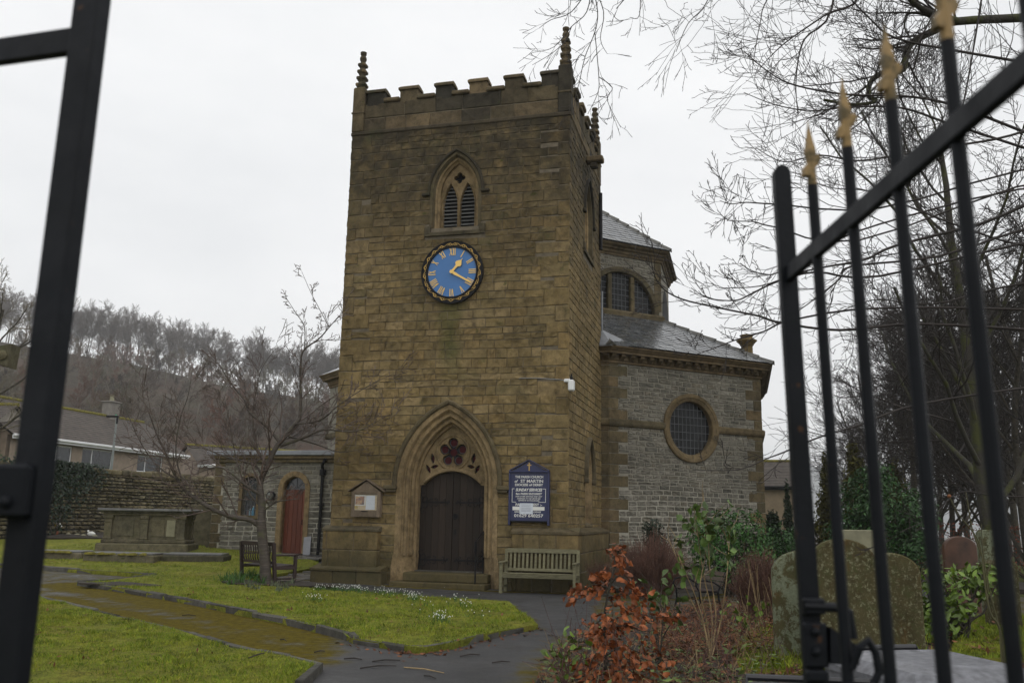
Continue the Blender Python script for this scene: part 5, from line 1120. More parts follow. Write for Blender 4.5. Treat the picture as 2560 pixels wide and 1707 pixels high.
# fallen twigs and leaves
tw = [(1010, 1670, 1110, 1684), (900, 1672, 990, 1666), (1230, 1658, 1275, 1656), (785, 1632, 812, 1629), (1350, 1652, 1420, 1640), (455, 1539, 490, 1540), (930, 1655, 1000, 1652), (1060, 1690, 1090, 1698), (1150, 1642, 1200, 1638), (860, 1648, 905, 1650), (1370, 1588, 1400, 1595), (620, 1668, 660, 1655), (700, 1600, 716, 1604)]
for i, (a, b, c, d) in enumerate(tw):
    p, q = gnd(a, b), gnd(c, d); lift = .012 if i not in (11,) else .10; m_ = (p+q)/2+np.array([random.uniform(-.02, .02), random.uniform(-.02, .02), .008]); o = link('fallen_twig', MB().tube([p+(0, 0, lift)-m_, np.array([0, 0, lift+.004]), q+(0, 0, lift)-m_], [.007, .008, .005], 5).mesh('fallen_twig'), TWIG if i else STRAW); o.location = tuple(m_)
    tag(o, 'thin brown fallen twig lying on the wet path' if i else 'pale forked stick lying on the wet path', 'twig', 'fallen twigs on the path' if i else None)
def scatter_leaves(name, n, fn, size, mat, label, cat='leaf litter', up=.5, asp=.45):
    V, Fc = [], []; k = 0
    for i in range(n):
        c = np.asarray(fn()); s_ = random.uniform(*size); u = np.array([random.gauss(0, 1), random.gauss(0, 1), random.gauss(0, up)]); u /= np.linalg.norm(u); v = np.cross(u, (random.gauss(0, .4), random.gauss(0, .4), 1)); v /= np.linalg.norm(v)+1e-9; nn = np.cross(u, v)
        V += [c-u*s_, c+v*s_*asp+nn*s_*.12, c+u*s_, c-v*s_*asp+nn*s_*.12]; Fc.append((k, k+1, k+2, k+3)); k += 4
    me = fastmesh(name, np.array(V), np.array(Fc), 4); me.materials.append(mat); return stuff(link(name, me), label, cat)
def edgepts(poly, off):
    def f():
        i = random.randrange(len(poly)-1); t = random.random(); a, b = np.array(poly[i]), np.array(poly[i+1]); p = a+(b-a)*t+np.random.normal(0, off, 2); return (p[0], p[1], float(gz(*p))+.012)
    return f
scatter_leaves('leaf_litter', 260, edgepts(G2(K3[8:]), .14), (.02, .045), LITTER, 'scattered dead leaves and bits along the lawn kerb')
def inlawn():
    while True:
        p = (random.uniform(-9, 1), random.uniform(9, 20))
        if inpoly(p, lawnBC): return (p[0], p[1], zBC(*p)+.025)
        if inpoly(p, lawnA): return (p[0], p[1], zA(*p)+.025)
scatter_leaves('leaf_litter', 150, inlawn, (.02, .045), LITTER, 'brown dead leaves scattered over the lawns')
# soil ring under the tree, daffodil leaves, snowdrops
tb = gnd(665, 1465); TB = np.array([tb[0], tb[1]])
ell = [(tb[0]+.35+1.25*math.cos(t)*(1+.12*math.sin(3*t)), tb[1]-.25+.55*math.sin(t)*(1+.1*math.cos(5*t))) for t in [2*math.pi*i/28 for i in range(28)]]
sheet('tree_bed', ell, .105, SOIL, .15, .05, .04)
ell2 = [(gnd(300, 1470)[0]+.9*math.cos(t), gnd(300, 1470)[1]+.28*math.sin(t)) for t in [2*math.pi*i/18 for i in range(18)]]; sheet('bare_soil', ell2, .094, SOIL, .15, .05, .03)
def tufts(name, spots, n, hr, mat, label, wd=.008, spread=.12, cat='plant'):
    V = []; 
    for (x, y, z) in spots:
        for i in range(n):
            a = random.uniform(0, 6.28); rr = abs(random.gauss(0, spread)); b = np.array([x+rr*math.cos(a), y+rr*math.sin(a), z]); h = random.uniform(*hr); le = np.array([random.gauss(0, .3)*h, random.gauss(0, .3)*h, h]); d = np.array([math.cos(a+1), math.sin(a+1), 0])*wd; mid = b+le*.55; V += [b-d, b+d, mid+d*.8, b-d, mid+d*.8, mid-d*.8, mid-d*.8, mid+d*.8, b+le*np.array([1.3, 1.3, .97])]
    me = fastmesh(name, np.array(V), np.arange(len(V)).reshape(-1, 3), 3); me.materials.append(mat); return stuff(link(name, me), label, cat)
DAFF = _leaf('daffodil_leaf', (.05,.12,.022), .45, .35)
tufts('daffodil_leaves', [(*gnd(x, y)[:2], zBC(*gnd(x, y)[:2])) for x, y in ((560, 1462), (585, 1457), (605, 1460), (625, 1452), (640, 1458), (655, 1468), (600, 1468), (575, 1470))], 34, (.12, .27), DAFF, 'clump of green daffodil leaves at the foot of the small tree', .009, .13)
tufts('small_weeds', [(*gnd(x, y)[:2], zBC(*gnd(x, y)[:2])+.03) for x, y in ((690, 1478), (715, 1480), (640, 1484), (700, 1490), (725, 1470), (620, 1480))], 18, (.06, .16), _leaf('grey_green_weed', (.11,.13,.075), .7, .4), 'low grey-green weeds in the soil under the small tree', .012, .10)
spots = [(random.uniform(790, 1020), 0) for i in range(150)]
sd_ = []
for i in range(150): t = random.random()**1.1; x = 785+t*250; y = 1477+(x-785)*.075+abs(random.gauss(0, 4)); sd_.append((x, y+2))
for cx_, cy_, n_, sx, sy in ((1102, 1563, 34, 13, 4), (1030, 1511, 26, 8, 3), (1042, 1500, 16, 8, 4), (1165, 1522, 18, 10, 6), (1135, 1510, 8, 6, 4), (788, 1512, 22, 14, 4), (1075, 1520, 14, 30, 10), (1195, 1550, 6, 20, 6)):
    sd_ += [(random.gauss(cx_, sx), random.gauss(cy_, sy)) for i in range(n_)]
V, Fc, GV = [], [], []; k = 0
for x, y in sd_:
    p = gnd(x, y)
    if not inpoly(p[:2], lawnBC): continue
    p[2] = zBC(*p[:2]); h = random.uniform(.07, .14); t = p+np.array([random.gauss(0, .02), random.gauss(0, .02), h]); r = random.uniform(.006, .009); hh = .024
    V += [t, t+(r, 0, -hh*.6), t+(0, r, -hh*.6), t+(-r, 0, -hh*.6), t+(0, -r, -hh*.6), t+(0, 0, -hh)]
    for a, b in ((1, 2), (2, 3), (3, 4), (4, 1)): Fc += [(k, k+a, k+b), (k+5, k+b, k+a)]
    k += 6
    for q in range(4): a = random.uniform(0, 6.28); d = np.array([math.cos(a), math.sin(a), 0])*.005; e = p+np.array([random.gauss(0, .05), random.gauss(0, .05), h*random.uniform(.6, 1.)]); GV += [p-d, p+d, e]
me = fastmesh('snowdrops', np.array(V), np.array(Fc), 3); me.materials.append(SNOWDROP); stuff(link('snowdrops', me), 'white snowdrop flowers scattered along the lawn edge', 'flowers')
me = fastmesh('snowdrop_leaves', np.array(GV), np.arange(len(GV)).reshape(-1, 3), 3); me.materials.append(DAFF); stuff(link('snowdrop_leaves', me), 'thin green snowdrop leaves along the lawn edge', 'flowers')
# drain cover
dc = gnd(1110, 1500); m = MB().lathe([(.38, .0), (.38, .018), (.33, .018), (.33, .012), (.0, .012)], n=24); o = link('drain_cover', m.mesh('drain_cover'), BLACK); o.location = (dc[0], dc[1], dc[2]+.001); tag(o, 'round dark iron drain cover sunk in the path by the lawn', 'drain cover')
# ------------------------------------------------------------------ chest tomb and headstones
def S_(root, name, mb, mat, parent=None): return link(name, mb.mesh(name), mat, parent or root)
tl, tr = gnd(235, 1383), gnd(465, 1384); tc_ = (tl+tr)/2; TL_ = 2.55
tm = empty('chest_tomb', (tc_[0], tc_[1]+.55, tc_[2]-.02), math.radians(3)); tag(tm, 'large mossy stone chest tomb with panelled sides and overhanging slab', 'tomb')
h = TL_/2
S_(tm, 'plinth', MB().cbox(-h-.18, h+.18, -.62, .62, 0, .34, .04), TOMB); S_(tm, 'base_moulding', MB().cbox(-h-.06, h+.06, -.52, .52, .34, .46, .04), TOMB)
bd = S_(tm, 'body', MB().box(-h+.06, h-.06, -.42, .42, .46, 1.22), TOMB)
for x in (-h+.12, -.02, h-.12):
    for y in (-.44, .44): S_(tm, 'pilaster', MB().cbox(x-.12, x+.12, y-.05, y+.05, .46, 1.22, .015).cbox(x-.15, x+.15, y-.08, y+.08, 1.10, 1.22, .02).cbox(x-.14, x+.14, y-.07, y+.07, .46, .52, .015).cbox(x-.135, x+.135, y-.065, y+.065, .98, 1.01, .008), TOMB)
for a, b in ((-h+.34, -.36), (.20, .62), (.68, h-.32)): S_(tm, 'panel', MB().cbox(a, b, -.445, -.41, .56, 1.08, .012), TOMB if a < .6 else GRAVE_P)
S_(tm, 'cornice', MB().cbox(-h-.05, h+.05, -.52, .52, 1.22, 1.29, .02).cbox(-h-.12, h+.12, -.58, .58, 1.29, 1.35, .025), TOMB); S_(tm, 'top_slab', MB().cbox(-h-.20, h+.20, -.66, .66, 1.351, 1.43, .025), simple('wet_tomb_slab', (.13,.13,.125), .35, 0, .3, 5, .3))
def ledger(px, py, rz, L_, D_, h_, label, moss):
    p = gnd(px, py); t = empty('grave_kerb_tomb', (p[0], p[1], p[2]-.02), rz); tag(t, label, 'grave'); S_(t, 'base', MB().cbox(-L_/2, L_/2, 0, D_, 0, h_, .03), TOMB); S_(t, 'slab', MB().cbox(-L_/2+.06, L_/2-.06, .06, D_-.06, h_, h_+.05, .015), simple('wet_ledger', (.12,.12,.118), .3, 0, .3, 5, .3))
    if moss:
        q = MB(); r = random.Random(px)
        for i in range(46):
            x = r.uniform(-L_/2+.05, L_/2-.3); s_ = r.uniform(.05, .12); q.lathe([(s_, 0), (s_*.9, s_*.35), (s_*.5, s_*.55), (.01, s_*.6)], (x, r.uniform(.0, .12), h_-.01), 7)
        S_(t, 'moss', q, MOSSY)
ledger(293, 1412, math.radians(-8), 2.1, .9, .30, 'low dark ledger tomb with thick moss in front of the chest tomb', True)
ledger(478, 1412, math.radians(4), 1.75, .9, .28, 'low wet ledger tomb to the right of the mossy ledger', False)
ledger(130, 1402, math.radians(-4), 1.7, .8, .26, 'low mossy ledger tomb beside the black gate stile', True)
def headstone(px, py, zt, wd, th, mat, label, style='round', rz=0., depth=None, lean=0.):
    p = gnd(px, py) if depth is None else atd(px, py, depth); z0 = float(gz(p[0], p[1]))-.12; t = empty('headstone', (p[0], p[1], z0), rz); tag(t, label, 'headstone'); H_ = zt-z0; w2 = wd/2
    if style == 'round':
        sh = w2*.72; out = [(-w2, 0), (w2, 0), (w2, H_-sh)]+[(w2*math.cos(math.pi*i/14), H_-sh+sh*math.sin(math.pi*i/14)) for i in range(1, 14)]+[(-w2, H_-sh)]
    elif style == 'flat': out = [(-w2, 0), (w2, 0), (w2, H_-.05), (w2-.05, H_), (-w2+.05, H_), (-w2, H_-.05)]
    else: out = [(-w2, 0), (w2, 0), (w2, H_-.25), (w2-.05, H_-.12), (w2*.4, H_), (-w2*.4, H_), (-w2+.05, H_-.12), (-w2, H_-.25)]
    n_ = len(out); c = (0, H_/2); inn = [(c[0]+(x-c[0])*(1-.02/w2), c[1]+(z-c[1])*(1-.025/H_)) for x, z in out]; q = MB().prism(inn, -th/2, th/2)
    vs = [(x, y, z) for y, L_ in ((-th/2, inn), (-th/2+.015, out), (th/2-.015, out), (th/2, inn)) for x, z in L_]; q.add(vs, [(k*n_+i, k*n_+(i+1) % n_, (k+1)*n_+(i+1) % n_, (k+1)*n_+i) for k in range(3) for i in range(n_)])
    o = link('stone', q.mesh('stone'), mat, t); o.rotation_euler = (lean, 0, 0); return t
def ztop(px, py, depth): return atd(px, py, depth)[2]
headstone(2022, 1680, ztop(2022, 1375, 10.3), .72, .11, GRAVE_G, 'round-topped headstone pale with green lichen behind the gate stile', 'round', math.radians(-8), 10.3)
headstone(2118, 1660, ztop(2118, 1346, 9.7), .68, .12, GRAVE, 'taller round-topped headstone blotched with yellow lichen', 'round', math.radians(-6), 9.7, .02)
headstone(2238, 1640, ztop(2238, 1381, 10.9), .68, .11, GRAVE, 'shorter brown round-topped headstone with a pale lichen streak', 'round', math.radians(-10), 10.9)
headstone(2150, 1420, ztop(2150, 1324, 15.5), .62, .10, GRAVE_P, 'pale square-topped headstone behind the lichened round ones', 'flat', 0, 15.5)
headstone(2405, 1450, ztop(2405, 1340, 17.), .62, .12, GRANITE, 'wide dark red-brown arched headstone by the beech hedge', 'round', 0, 17.)
headstone(2481, 1450, ztop(2481, 1324, 16.), .36, .2, GRAVE_G, 'narrow grey upright headstone beside the red-brown one', 'flat', 0, 16.)
headstone(2510, 1560, ztop(2510, 1400, 14.), .42, .3, GRAVE, 'low stone block with a mossy top beside the aucuba bush', 'flat', 0, 14.)
headstone(494, 1390, ztop(494, 1262, 32.), .80, .14, TOMB, 'tall plain upright slab just behind the chest tomb', 'flat', math.radians(8), 32.)
# memorial cross whose arm shows at the left edge
ca = atd(16, 890, 12.); cr_ = empty('stone_cross', (ca[0]-.62, 12., float(gz(ca[0], 12))), math.radians(6)); tag(cr_, 'weathered stone memorial cross with a carved arm end', 'cross'); zc_ = ca[2]-float(gz(ca[0], 12))
S_(cr_, 'base', MB().cbox(-.9, .9, -.9, .9, 0, .4, .03).cbox(-.6, .6, -.6, .6, .4, .8, .03), TOMB); S_(cr_, 'shaft', MB().add([(-.2, -.16, .8), (.2, -.16, .8), (.2, .16, .8), (-.2, .16, .8), (-.15, -.12, zc_+.7), (.15, -.12, zc_+.7), (.15, .12, zc_+.7), (-.15, .12, zc_+.7)], [(3,2,1,0), (4,5,6,7), (0,1,5,4), (1,2,6,5), (2,3,7,6), (3,0,4,7)]), TOMB)
for s_ in (-1, 1):
    a = S_(cr_, 'arm', MB().prism([(s_*.12, zc_-.08), (s_*.45, zc_-.10), (s_*.68, zc_-.16), (s_*.70, zc_+.16), (s_*.45, zc_+.11), (s_*.12, zc_+.09)], -.14, .14), TOMB)
    S_(cr_, 'carving', MB().lathe([(.05, 0), (.07, .03), (.03, .05)], (0, 0, 0), 8).mat4(lookm((s_*.60, -.14, zc_), (1, 0, 0), (0, 0, 1), (0, -1, 0))), TOMB, a)
# ------------------------------------------------------------------ grave flowers along the wall
FLW = {'red': (.30,.03,.05), 'white': (.7,.7,.66), 'pink': (.55,.20,.22), 'yellow': (.45,.33,.05)}
FM_ = {k: simple('flower_'+k, v, .7, 0, .3, 20, 0) for k, v in FLW.items()}; POT = simple('terracotta_pot', (.25,.08,.04), .8, 0, .2, 6, .1)
def flowers(px, py, cols, label, hh=.35):
    p = gnd(px, py); t = empty('flower_pot', (p[0], p[1], p[2]+.05)); tag(t, label, 'flowers'); S_(t, 'pot', MB().lathe([(.10, 0), (.14, .2), (.15, .22), (.12, .22)], n=10), POT)
    q = MB(); r = random.Random(px)
    for i in range(30): a = r.uniform(0, 6.28); d = r.uniform(.02, .2); q.obox((d*math.cos(a), d*math.sin(a), .25+r.uniform(0, hh-.1)), (.05, 0, .02), (0, .03, .01), (.01, .01, .01))
    S_(t, 'foliage', q, DAFF)
    for i in range(9):
        a = r.uniform(0, 6.28); d = r.uniform(.02, .2); S_(t, 'bloom', MB().lathe([(.02, 0), (.05, .03), (.055, .05), (.02, .07)], (d*math.cos(a), d*math.sin(a), .22+r.uniform(.1, hh)), 7), FM_[cols[i % len(cols)]])
flowers(136, 1344, ['white', 'yellow'], 'low potted plant with pale flowers at the wall foot'); flowers(152, 1338, ['red', 'white', 'pink'], 'pot of red and white flowers beside the low pale one', .4)
flowers(208, 1335, ['red', 'pink'], 'pot of dark red flowers under the ivy', .45); flowers(219, 1338, ['white', 'yellow'], 'pot of white and yellow flowers beside the dark red ones', .4); flowers(256, 1332, ['pink'], 'pink flowers standing beside the chest tomb', .5)
p = gnd(226, 1346); t = empty('dove_ornament', (p[0], p[1], p[2]+.05)); tag(t, 'small white bird ornament among the grave flowers', 'ornament'); S_(t, 'body', MB().lathe([(.03, -.14), (.09, -.06), (.10, .04), (.05, .14), (.01, .18)], n=10).mat4(lookm((0, 0, .14), (0, 1, 0), (0, 0, 1), (1, 0, 0))), WHITE); S_(t, 'head', MB().lathe([(.01, 0), (.045, .03), (.04, .07), (.01, .09)], (-.12, 0, .20), 8), WHITE); S_(t, 'base', MB().cbox(-.12, .12, -.08, .08, 0, .06, .01), GRAVE_P)
p = gnd(244, 1334); o = link('grave_plaque', MB().cbox(-.16, .16, -.04, .04, 0, .42, .02).mesh('grave_plaque'), KERB); o.location = (p[0], p[1]+.3, p[2]+.03); tag(o, 'small grey memorial plaque standing in the flower border', 'plaque')
for i, (px, py) in enumerate(((192, 1344), (208, 1346), (236, 1348), (170, 1343))):
    p = gnd(px, py); o = link('border_stone', MB().lathe([(.10, 0), (.14, .05), (.10, .12), (.03, .15)], n=7).mesh('border_stone'), GRAVE_P); o.location = (p[0], p[1], p[2]+.03); o.rotation_euler = (0, 0, i); tag(o, 'small pale stone edging the flower border', 'stone', 'stones edging the flower border')
wb = G2([(60, 1352), (255, 1352), (268, 1338)])+[(-15.2, 40), (-18.6, 37.2), (-20.5, 35)]; sheet('flower_border', wb, .13, SOIL, .4, .03, .06)
# ------------------------------------------------------------------ iron gates
def spear(m, x, y, z, s_=1.):
    m.add([(x-.006, y-.006, z), (x+.006, y-.006, z), (x+.006, y+.006, z), (x-.006, y+.006, z), (x-.017, y-.006, z+.05), (x+.017, y-.006, z+.05), (x+.017, y+.006, z+.05), (x-.017, y+.006, z+.05), (x, y, z+.145)], [(0,1,5,4), (1,2,6,5), (2,3,7,6), (3,0,4,7), (4,5,8), (5,6,8), (6,7,8), (7,4,8), (3,2,1,0)])
gr = empty('iron_gate', (.385, .55, 0), 0); tag(gr, 'black iron gate leaf swung open with gold spear finials on its bars', 'gate')
GX = lambda i: (.3653+.00102*i)*1.05-.385+.0288; GY = lambda i: 1.05*(1-.1087*i)-.55
ztr = atd(2000, 690, 1.17)[2]                 # top rail height from the pixel where it meets the stile
lean = -.018
def gobj(name, mb, mat, parent=None): return link(name, mb.mesh(name), mat, parent or gr)
yst = GY(-1); xs_ = GX(-1)
st_ = [(-.0115, -.03), (.0115, -.03), (.0115, ztr+.145)]+[(.0115*math.cos(a), ztr+.145+.013*math.sin(a)) for a in [math.pi*i/8 for i in range(1, 8)]]+[(-.0115, ztr+.145)]
stile = gobj('stile', MB().prism(st_, -.007, .007), IRON); stile.location = (xs_, yst, 0); stile.rotation_euler = (0, lean, 0)
for i in range(0, 6):
    zb = ztr+.085; b = gobj('bar', MB().tube([(0, 0, .06), (0, 0, zb)], .0066, 10), IRON); b.location = (GX(i), GY(i), 0); b.rotation_euler = (0, lean, 0)
    q = MB().tube([(0, 0, zb-.004), (0, 0, zb+.020), (0, 0, zb+.040)], [.0064, .0058, .0052], 8)
    q.add([(x*k_, y*k_, zb+z_) for z_, k_ in ((.030, .0046), (.044, .0062)) for x, y in ((-1, -.7), (1, -.7), (1, .7), (-1, .7))]+[(0, 0, zb+.088)], [(3, 2, 1, 0), (0, 1, 5, 4), (1, 2, 6, 5), (2, 3, 7, 6), (3, 0, 4, 7), (4, 5, 8), (5, 6, 8), (6, 7, 8), (7, 4, 8)])
    dg = [(-.014, .012), (-.009, .010), (.004, .022), (.011, .028), (.015, .036), (.010, .042), (.003, .035), (-.007, .028), (-.013, .021)]
    q.prism([(x*.85, zb+z_) for x, z_ in dg], -.0048, .0048)
    f_ = gobj('finial', q, GILT, b); f_.rotation_euler = (0, 0, .1+random.gauss(0, .12))
for z in (ztr, .25): gobj('rail', MB().cbox(-.005, .005, GY(6), yst, z-.012, z+.012, .002).mat4(lookm((xs_+z*lean, 0, 0), (1, 0, 0), (0, 1, 0), (0, 0, 1))), IRON)
gobj('hinge_stile', MB().cbox(-.014, .014, GY(6)-.03, GY(6), .0, ztr+.1, .003).mat4(lookm((xs_, 0, 0), (1, 0, 0), (0, 1, 0), (0, 0, 1))), IRON)
zl = atd(2020, 1590, 1.165)[2]; xl = xs_+zl*lean
lt = gobj('latch', MB().cbox(xl-.014, xl+.016, yst-.016, yst-.006, zl-.035, zl+.018, .003).add([(xl+.016, yst-.02, zl-.03), (xl+.052, yst-.02, zl-.03), (xl+.052, yst-.02, zl-.008), (xl+.018, yst-.02, zl+.014), (xl+.016, yst+.0, zl-.03), (xl+.052, yst, zl-.03), (xl+.052, yst, zl-.008), (xl+.018, yst, zl+.014)], [(0,1,2,3), (7,6,5,4), (0,1,5,4), (1,2,6,5), (2,3,7,6)]), IRON)
gobj('latch_bar', MB().tube([(xl-.012, yst-.014, zl+.038), (xl+.035, yst-.014, zl+.037), (xl+.044, yst-.014, zl+.032), (xl+.048, yst-.014, zl+.0)], .006, 8), IRON, lt)
for z_, z2 in ((.028, .048), (-.052, -.038)): gobj('latch_clamp', MB().cbox(xl-.013, xl+.015, yst-.018, yst-.006, zl+z_, zl+z2, .003), IRON, lt)
for dz in (-.016, .008): gobj('rivet', MB().lathe([(.006, 0), (.005, .004), (.001, .006)], n=8).mat4(lookm((xl, yst-.016, zl+dz), (1, 0, 0), (0, 0, 1), (0, -1, 0))), IRON, lt)
xb_ = GX(0)+zl*lean
hk = [(xb_+.004, GY(0)-.006, zl-.020), (xb_+.012, GY(0)-.01, zl+.004), (xb_+.022, GY(0)-.01, zl+.012), (xb_+.030, GY(0)-.01, zl-.001), (xb_+.032, GY(0)-.01, zl-.022), (xb_+.026, GY(0)-.01, zl-.034)]
gobj('hook', MB().tube(hk, [.004, .005, .005, .005, .005, .0045], 8), IRON, lt)
# left leaf
LD = .92; ltop = atd(232, 0, LD); lbot = atd(33, 1600, LD); glx = (ltop+lbot)/2
gl = empty('iron_gate', (glx[0], LD, 0), 0); tag(gl, 'black iron gate leaf with a lock box, only its stile and rail in view', 'gate'); A15 = math.radians(165)
dxz = (ltop[0]-lbot[0])/(ltop[2]-lbot[2]); zmid = (ltop[2]+lbot[2])/2
ob = lambda name, mb, parent=None: link(name, mb.mesh(name), IRON, parent or gl)
ls = ob('stile', MB().cbox(-.0175, .0175, -.012, .012, -zmid, 2.45-zmid, .003)); ls.location = (0, 0, zmid); ls.rotation_euler = (0, math.atan(dxz), math.radians(-14))
zr_ = atd(100, 120, LD+.02)[2]; u = np.array([math.cos(A15), math.sin(A15), 0])
for z in (zr_, .25):
    c = np.array([(z-zmid)*dxz, .0, z])+u*.42; ob('rail', MB().obox(c, u*.405, np.array([-u[1], u[0], 0])*.006, (0, 0, .0145)))
for i in range(1, 6):
    c = np.array([0, 0, 0])+u*(.07+.125*i); ob('bar', MB().tube([c+(-.06, 0, .06), c+(.02, 0, zr_+.09)], .0066, 8))
ob('hinge_stile', MB().tube([u*.84+(-.05, 0, 0), u*.84+(0, 0, 2.2)], .016, 8))
zlk = atd(40, 1230, LD)[2]; xk = (zlk-zmid)*dxz
lk = ob('lock_box', MB().cbox(xk-.075, xk+.010, -.030, -.012, zlk-.026, zlk+.028, .004)); 
for dx, dz in ((-.028, .006), (-.008, -.010)): ob('bolt', MB().lathe([(.007, 0), (.006, .005), (.002, .008)], n=8).mat4(lookm((xk+dx, -.030, zlk+dz), (1, 0, 0), (0, 0, 1), (0, -1, 0))), lk)
# ------------------------------------------------------------------ wheeled bins
def bin_(loc, rz, mat, label, H_=1.06):
    t = empty('wheeled_bin', loc, rz); tag(t, label, 'bin'); P_ = lambda n_, q, m_=mat: link(n_, q.mesh(n_), m_, t)
    def ringb(levels):
        q = MB(); vs = []
        for (a, b, z) in levels:
            c = .04; vs += [(-a+c, -b, z), (a-c, -b, z), (a, -b+c, z), (a, b-c, z), (a-c, b, z), (-a+c, b, z), (-a, b-c, z), (-a, -b+c, z)]
        n_ = len(levels); return q.add(vs, [(k*8+i, k*8+(i+1) % 8, (k+1)*8+(i+1) % 8, (k+1)*8+i) for k in range(n_-1) for i in range(8)]+[tuple(range(8))[::-1], tuple(range((n_-1)*8, n_*8))])
    P_('body', ringb([(.22, .26, .06), (.28, .33, .93), (.30, .35, .94), (.30, .35, .985)]))
    P_('lid', ringb([(.315, .37, .985), (.315, .37, 1.01), (.27, .30, 1.05), (.20, .20, 1.068), (.19, .19, 1.062)]))
    P_('handle', MB().tube([(-.24, .36, .98), (-.24, .43, 1.045), (.24, .43, 1.045), (.24, .36, .98)], .014, 8), BINBLACK); P_('lid_grip', MB().cbox(-.12, .12, -.40, -.36, .995, 1.012, .004))
    for s_ in (-1, 1): P_('wheel', MB().lathe([(.10, -.03), (.10, .03), (.04, .035)], n=16).mat4(lookm((s_*.24, .27, .10), (0, 1, 0), (0, 0, 1), (1, 0, 0))), BINBLACK)
    return t
b1 = atz(2330, 1672, 1.02); bin_((b1[0], b1[1], 0), math.radians(12), BINGREY, 'grey wheeled bin with a wet domed lid behind the gate bars')
b2 = atz(2085, 1712, 1.02); bin_((b2[0]-.05, b2[1]-.10, -.06), math.radians(-8), BINBLACK, 'black wheeled bin beside the grey one behind the gate')
BENCHW = wood('grey_brown_slats', (.10,.08,.062), .6, (1.5, 14, 14))
# ------------------------------------------------------------------ cast-iron bench on the side path
pb = (gnd(1742, 1515)+gnd(1790, 1537))/2; mb_ = empty('iron_bench', (pb[0]-.1, pb[1]+.3, 0), math.radians(-74)); mb_.scale = (.85,)*3; tag(mb_, 'small bench with wooden slats and black scrolled iron ends', 'bench')
for s_ in (-1, 1):
    q = MB().tube([(s_*.55, .30, 0), (s_*.55, .24, .22), (s_*.55, .22, .40), (s_*.55, .34, .62), (s_*.55, .42, .82)], .022, 7).tube([(s_*.55, -.26, 0), (s_*.55, -.21, .2), (s_*.55, -.22, .40)], .022, 7).tube([(s_*.55, -.24, .40), (s_*.55, .22, .40)], .02, 7).tube([(s_*.55, -.22, .40), (s_*.55, -.30, .52), (s_*.55, -.24, .62), (s_*.55, -.10, .64), (s_*.55, .12, .60), (s_*.55, .26, .52)], .018, 7).tube([(s_*.55, -.21, .2), (s_*.55, .24, .2)], .012, 6)
    link('end_frame', q.mesh('end_frame'), BLACK, mb_)
for k in range(5): link('seat_slat', MB().cbox(-.58, .58, -.25+k*.095, -.25+k*.095+.07, .415, .435, .005).mesh('seat_slat'), DARKWOOD, mb_)
for k in range(3): link('back_slat', MB().obox((0, .30+.05*k, .56+k*.105), (.58, 0, 0), (0, .012, 0), (0, .02, .04)).mesh('back_slat'), BENCHW, mb_)
link('stretcher', MB().tube([(-.55, 0, .2), (.55, 0, .2)], .012, 6).mesh('stretcher'), BLACK, mb_)
# ------------------------------------------------------------------ trees and shrubs
VEC = Vector
class Twigs:
    def __init__(s): s.s = []
    def line(s, pts, r0, r1):
        n = len(pts)-1
        for i in range(n): s.s.append((*pts[i], *pts[i+1], r0+(r1-r0)*i/n, r0+(r1-r0)*(i+1)/n))
    def build(s, name, mat, parent=None, sides=3, smooth=False):
        A = np.array(s.s); P0, P1, r0, r1 = A[:, :3], A[:, 3:6], A[:, 6:7], A[:, 7:8]; d = P1-P0; d /= np.linalg.norm(d, axis=1, keepdims=True)+1e-9
        ref = np.where(np.abs(d[:, 2:3]) < .9, np.array([[0, 0, 1.]]), np.array([[1., 0, 0]])); a = np.cross(d, ref); a /= np.linalg.norm(a, axis=1, keepdims=True); b = np.cross(d, a); V = []
        for P, r in ((P0, r0), (P1+d*r1*.3, r1)):
            for j in range(sides): t = 2*math.pi*j/sides; V.append(P+r*(math.cos(t)*a+math.sin(t)*b))
        V = np.stack(V, 1).reshape(-1, 3); base = np.arange(len(A))[:, None]*2*sides
        Fc = np.concatenate([base+np.array([[j, (j+1) % sides, sides+(j+1) % sides, sides+j]]) for j in range(sides)])
        me = fastmesh(name, V, Fc, 4); me.materials.append(mat)
        if smooth: me.polygons.foreach_set('use_smooth', [True]*len(me.polygons))
        return link(name, me, None, parent)
def rvec(r): return VEC((r.gauss(0, 1), r.gauss(0, 1), r.gauss(0, 1)))
def grow(T, p, d, L_, rad, lvl, C, r):
    c = C[lvl]; n = c['n']; pts = [p.copy()]; d = d.normalized(); ds = [d.copy()]
    for i in range(n):
        d = (d+rvec(r)*c['w']+VEC((0, 0, c['up']))).normalized(); p = p+d*(L_/n); pts.append(p.copy()); ds.append(d.copy())
    re = max(c.get('re', .35)*rad, C[-1].get('rmin', .002)); tgt = T[0] if (lvl <= c.get('thick', 0) and len(T) > 1) else T[-1]
    tgt.line([tuple(q) for q in pts], rad, re)
    if lvl+1 < len(C):
        k = c['kids']; k = int(k)+(r.random() < k-int(k))
        for j in range(k):
            t = c['t0']+(1-c['t0'])*(j+r.random())/k; i = min(n-1, int(t*n)); f = t*n-i; q = pts[i].lerp(pts[i+1], f); ax = ds[i+1].cross(rvec(r)); 
            if ax.length < 1e-4: continue
            a = r.uniform(*c['ang']); dd = Matrix.Rotation(a, 3, ax.normalized())@ds[i+1]
            grow(T, q, dd, L_*c['kl']*r.uniform(.6, 1.25)*(1.15-.55*t), max((rad+(re-rad)*t)*c.get('kr', .55), C[-1].get('rmin', .002)), lvl+1, C, r)
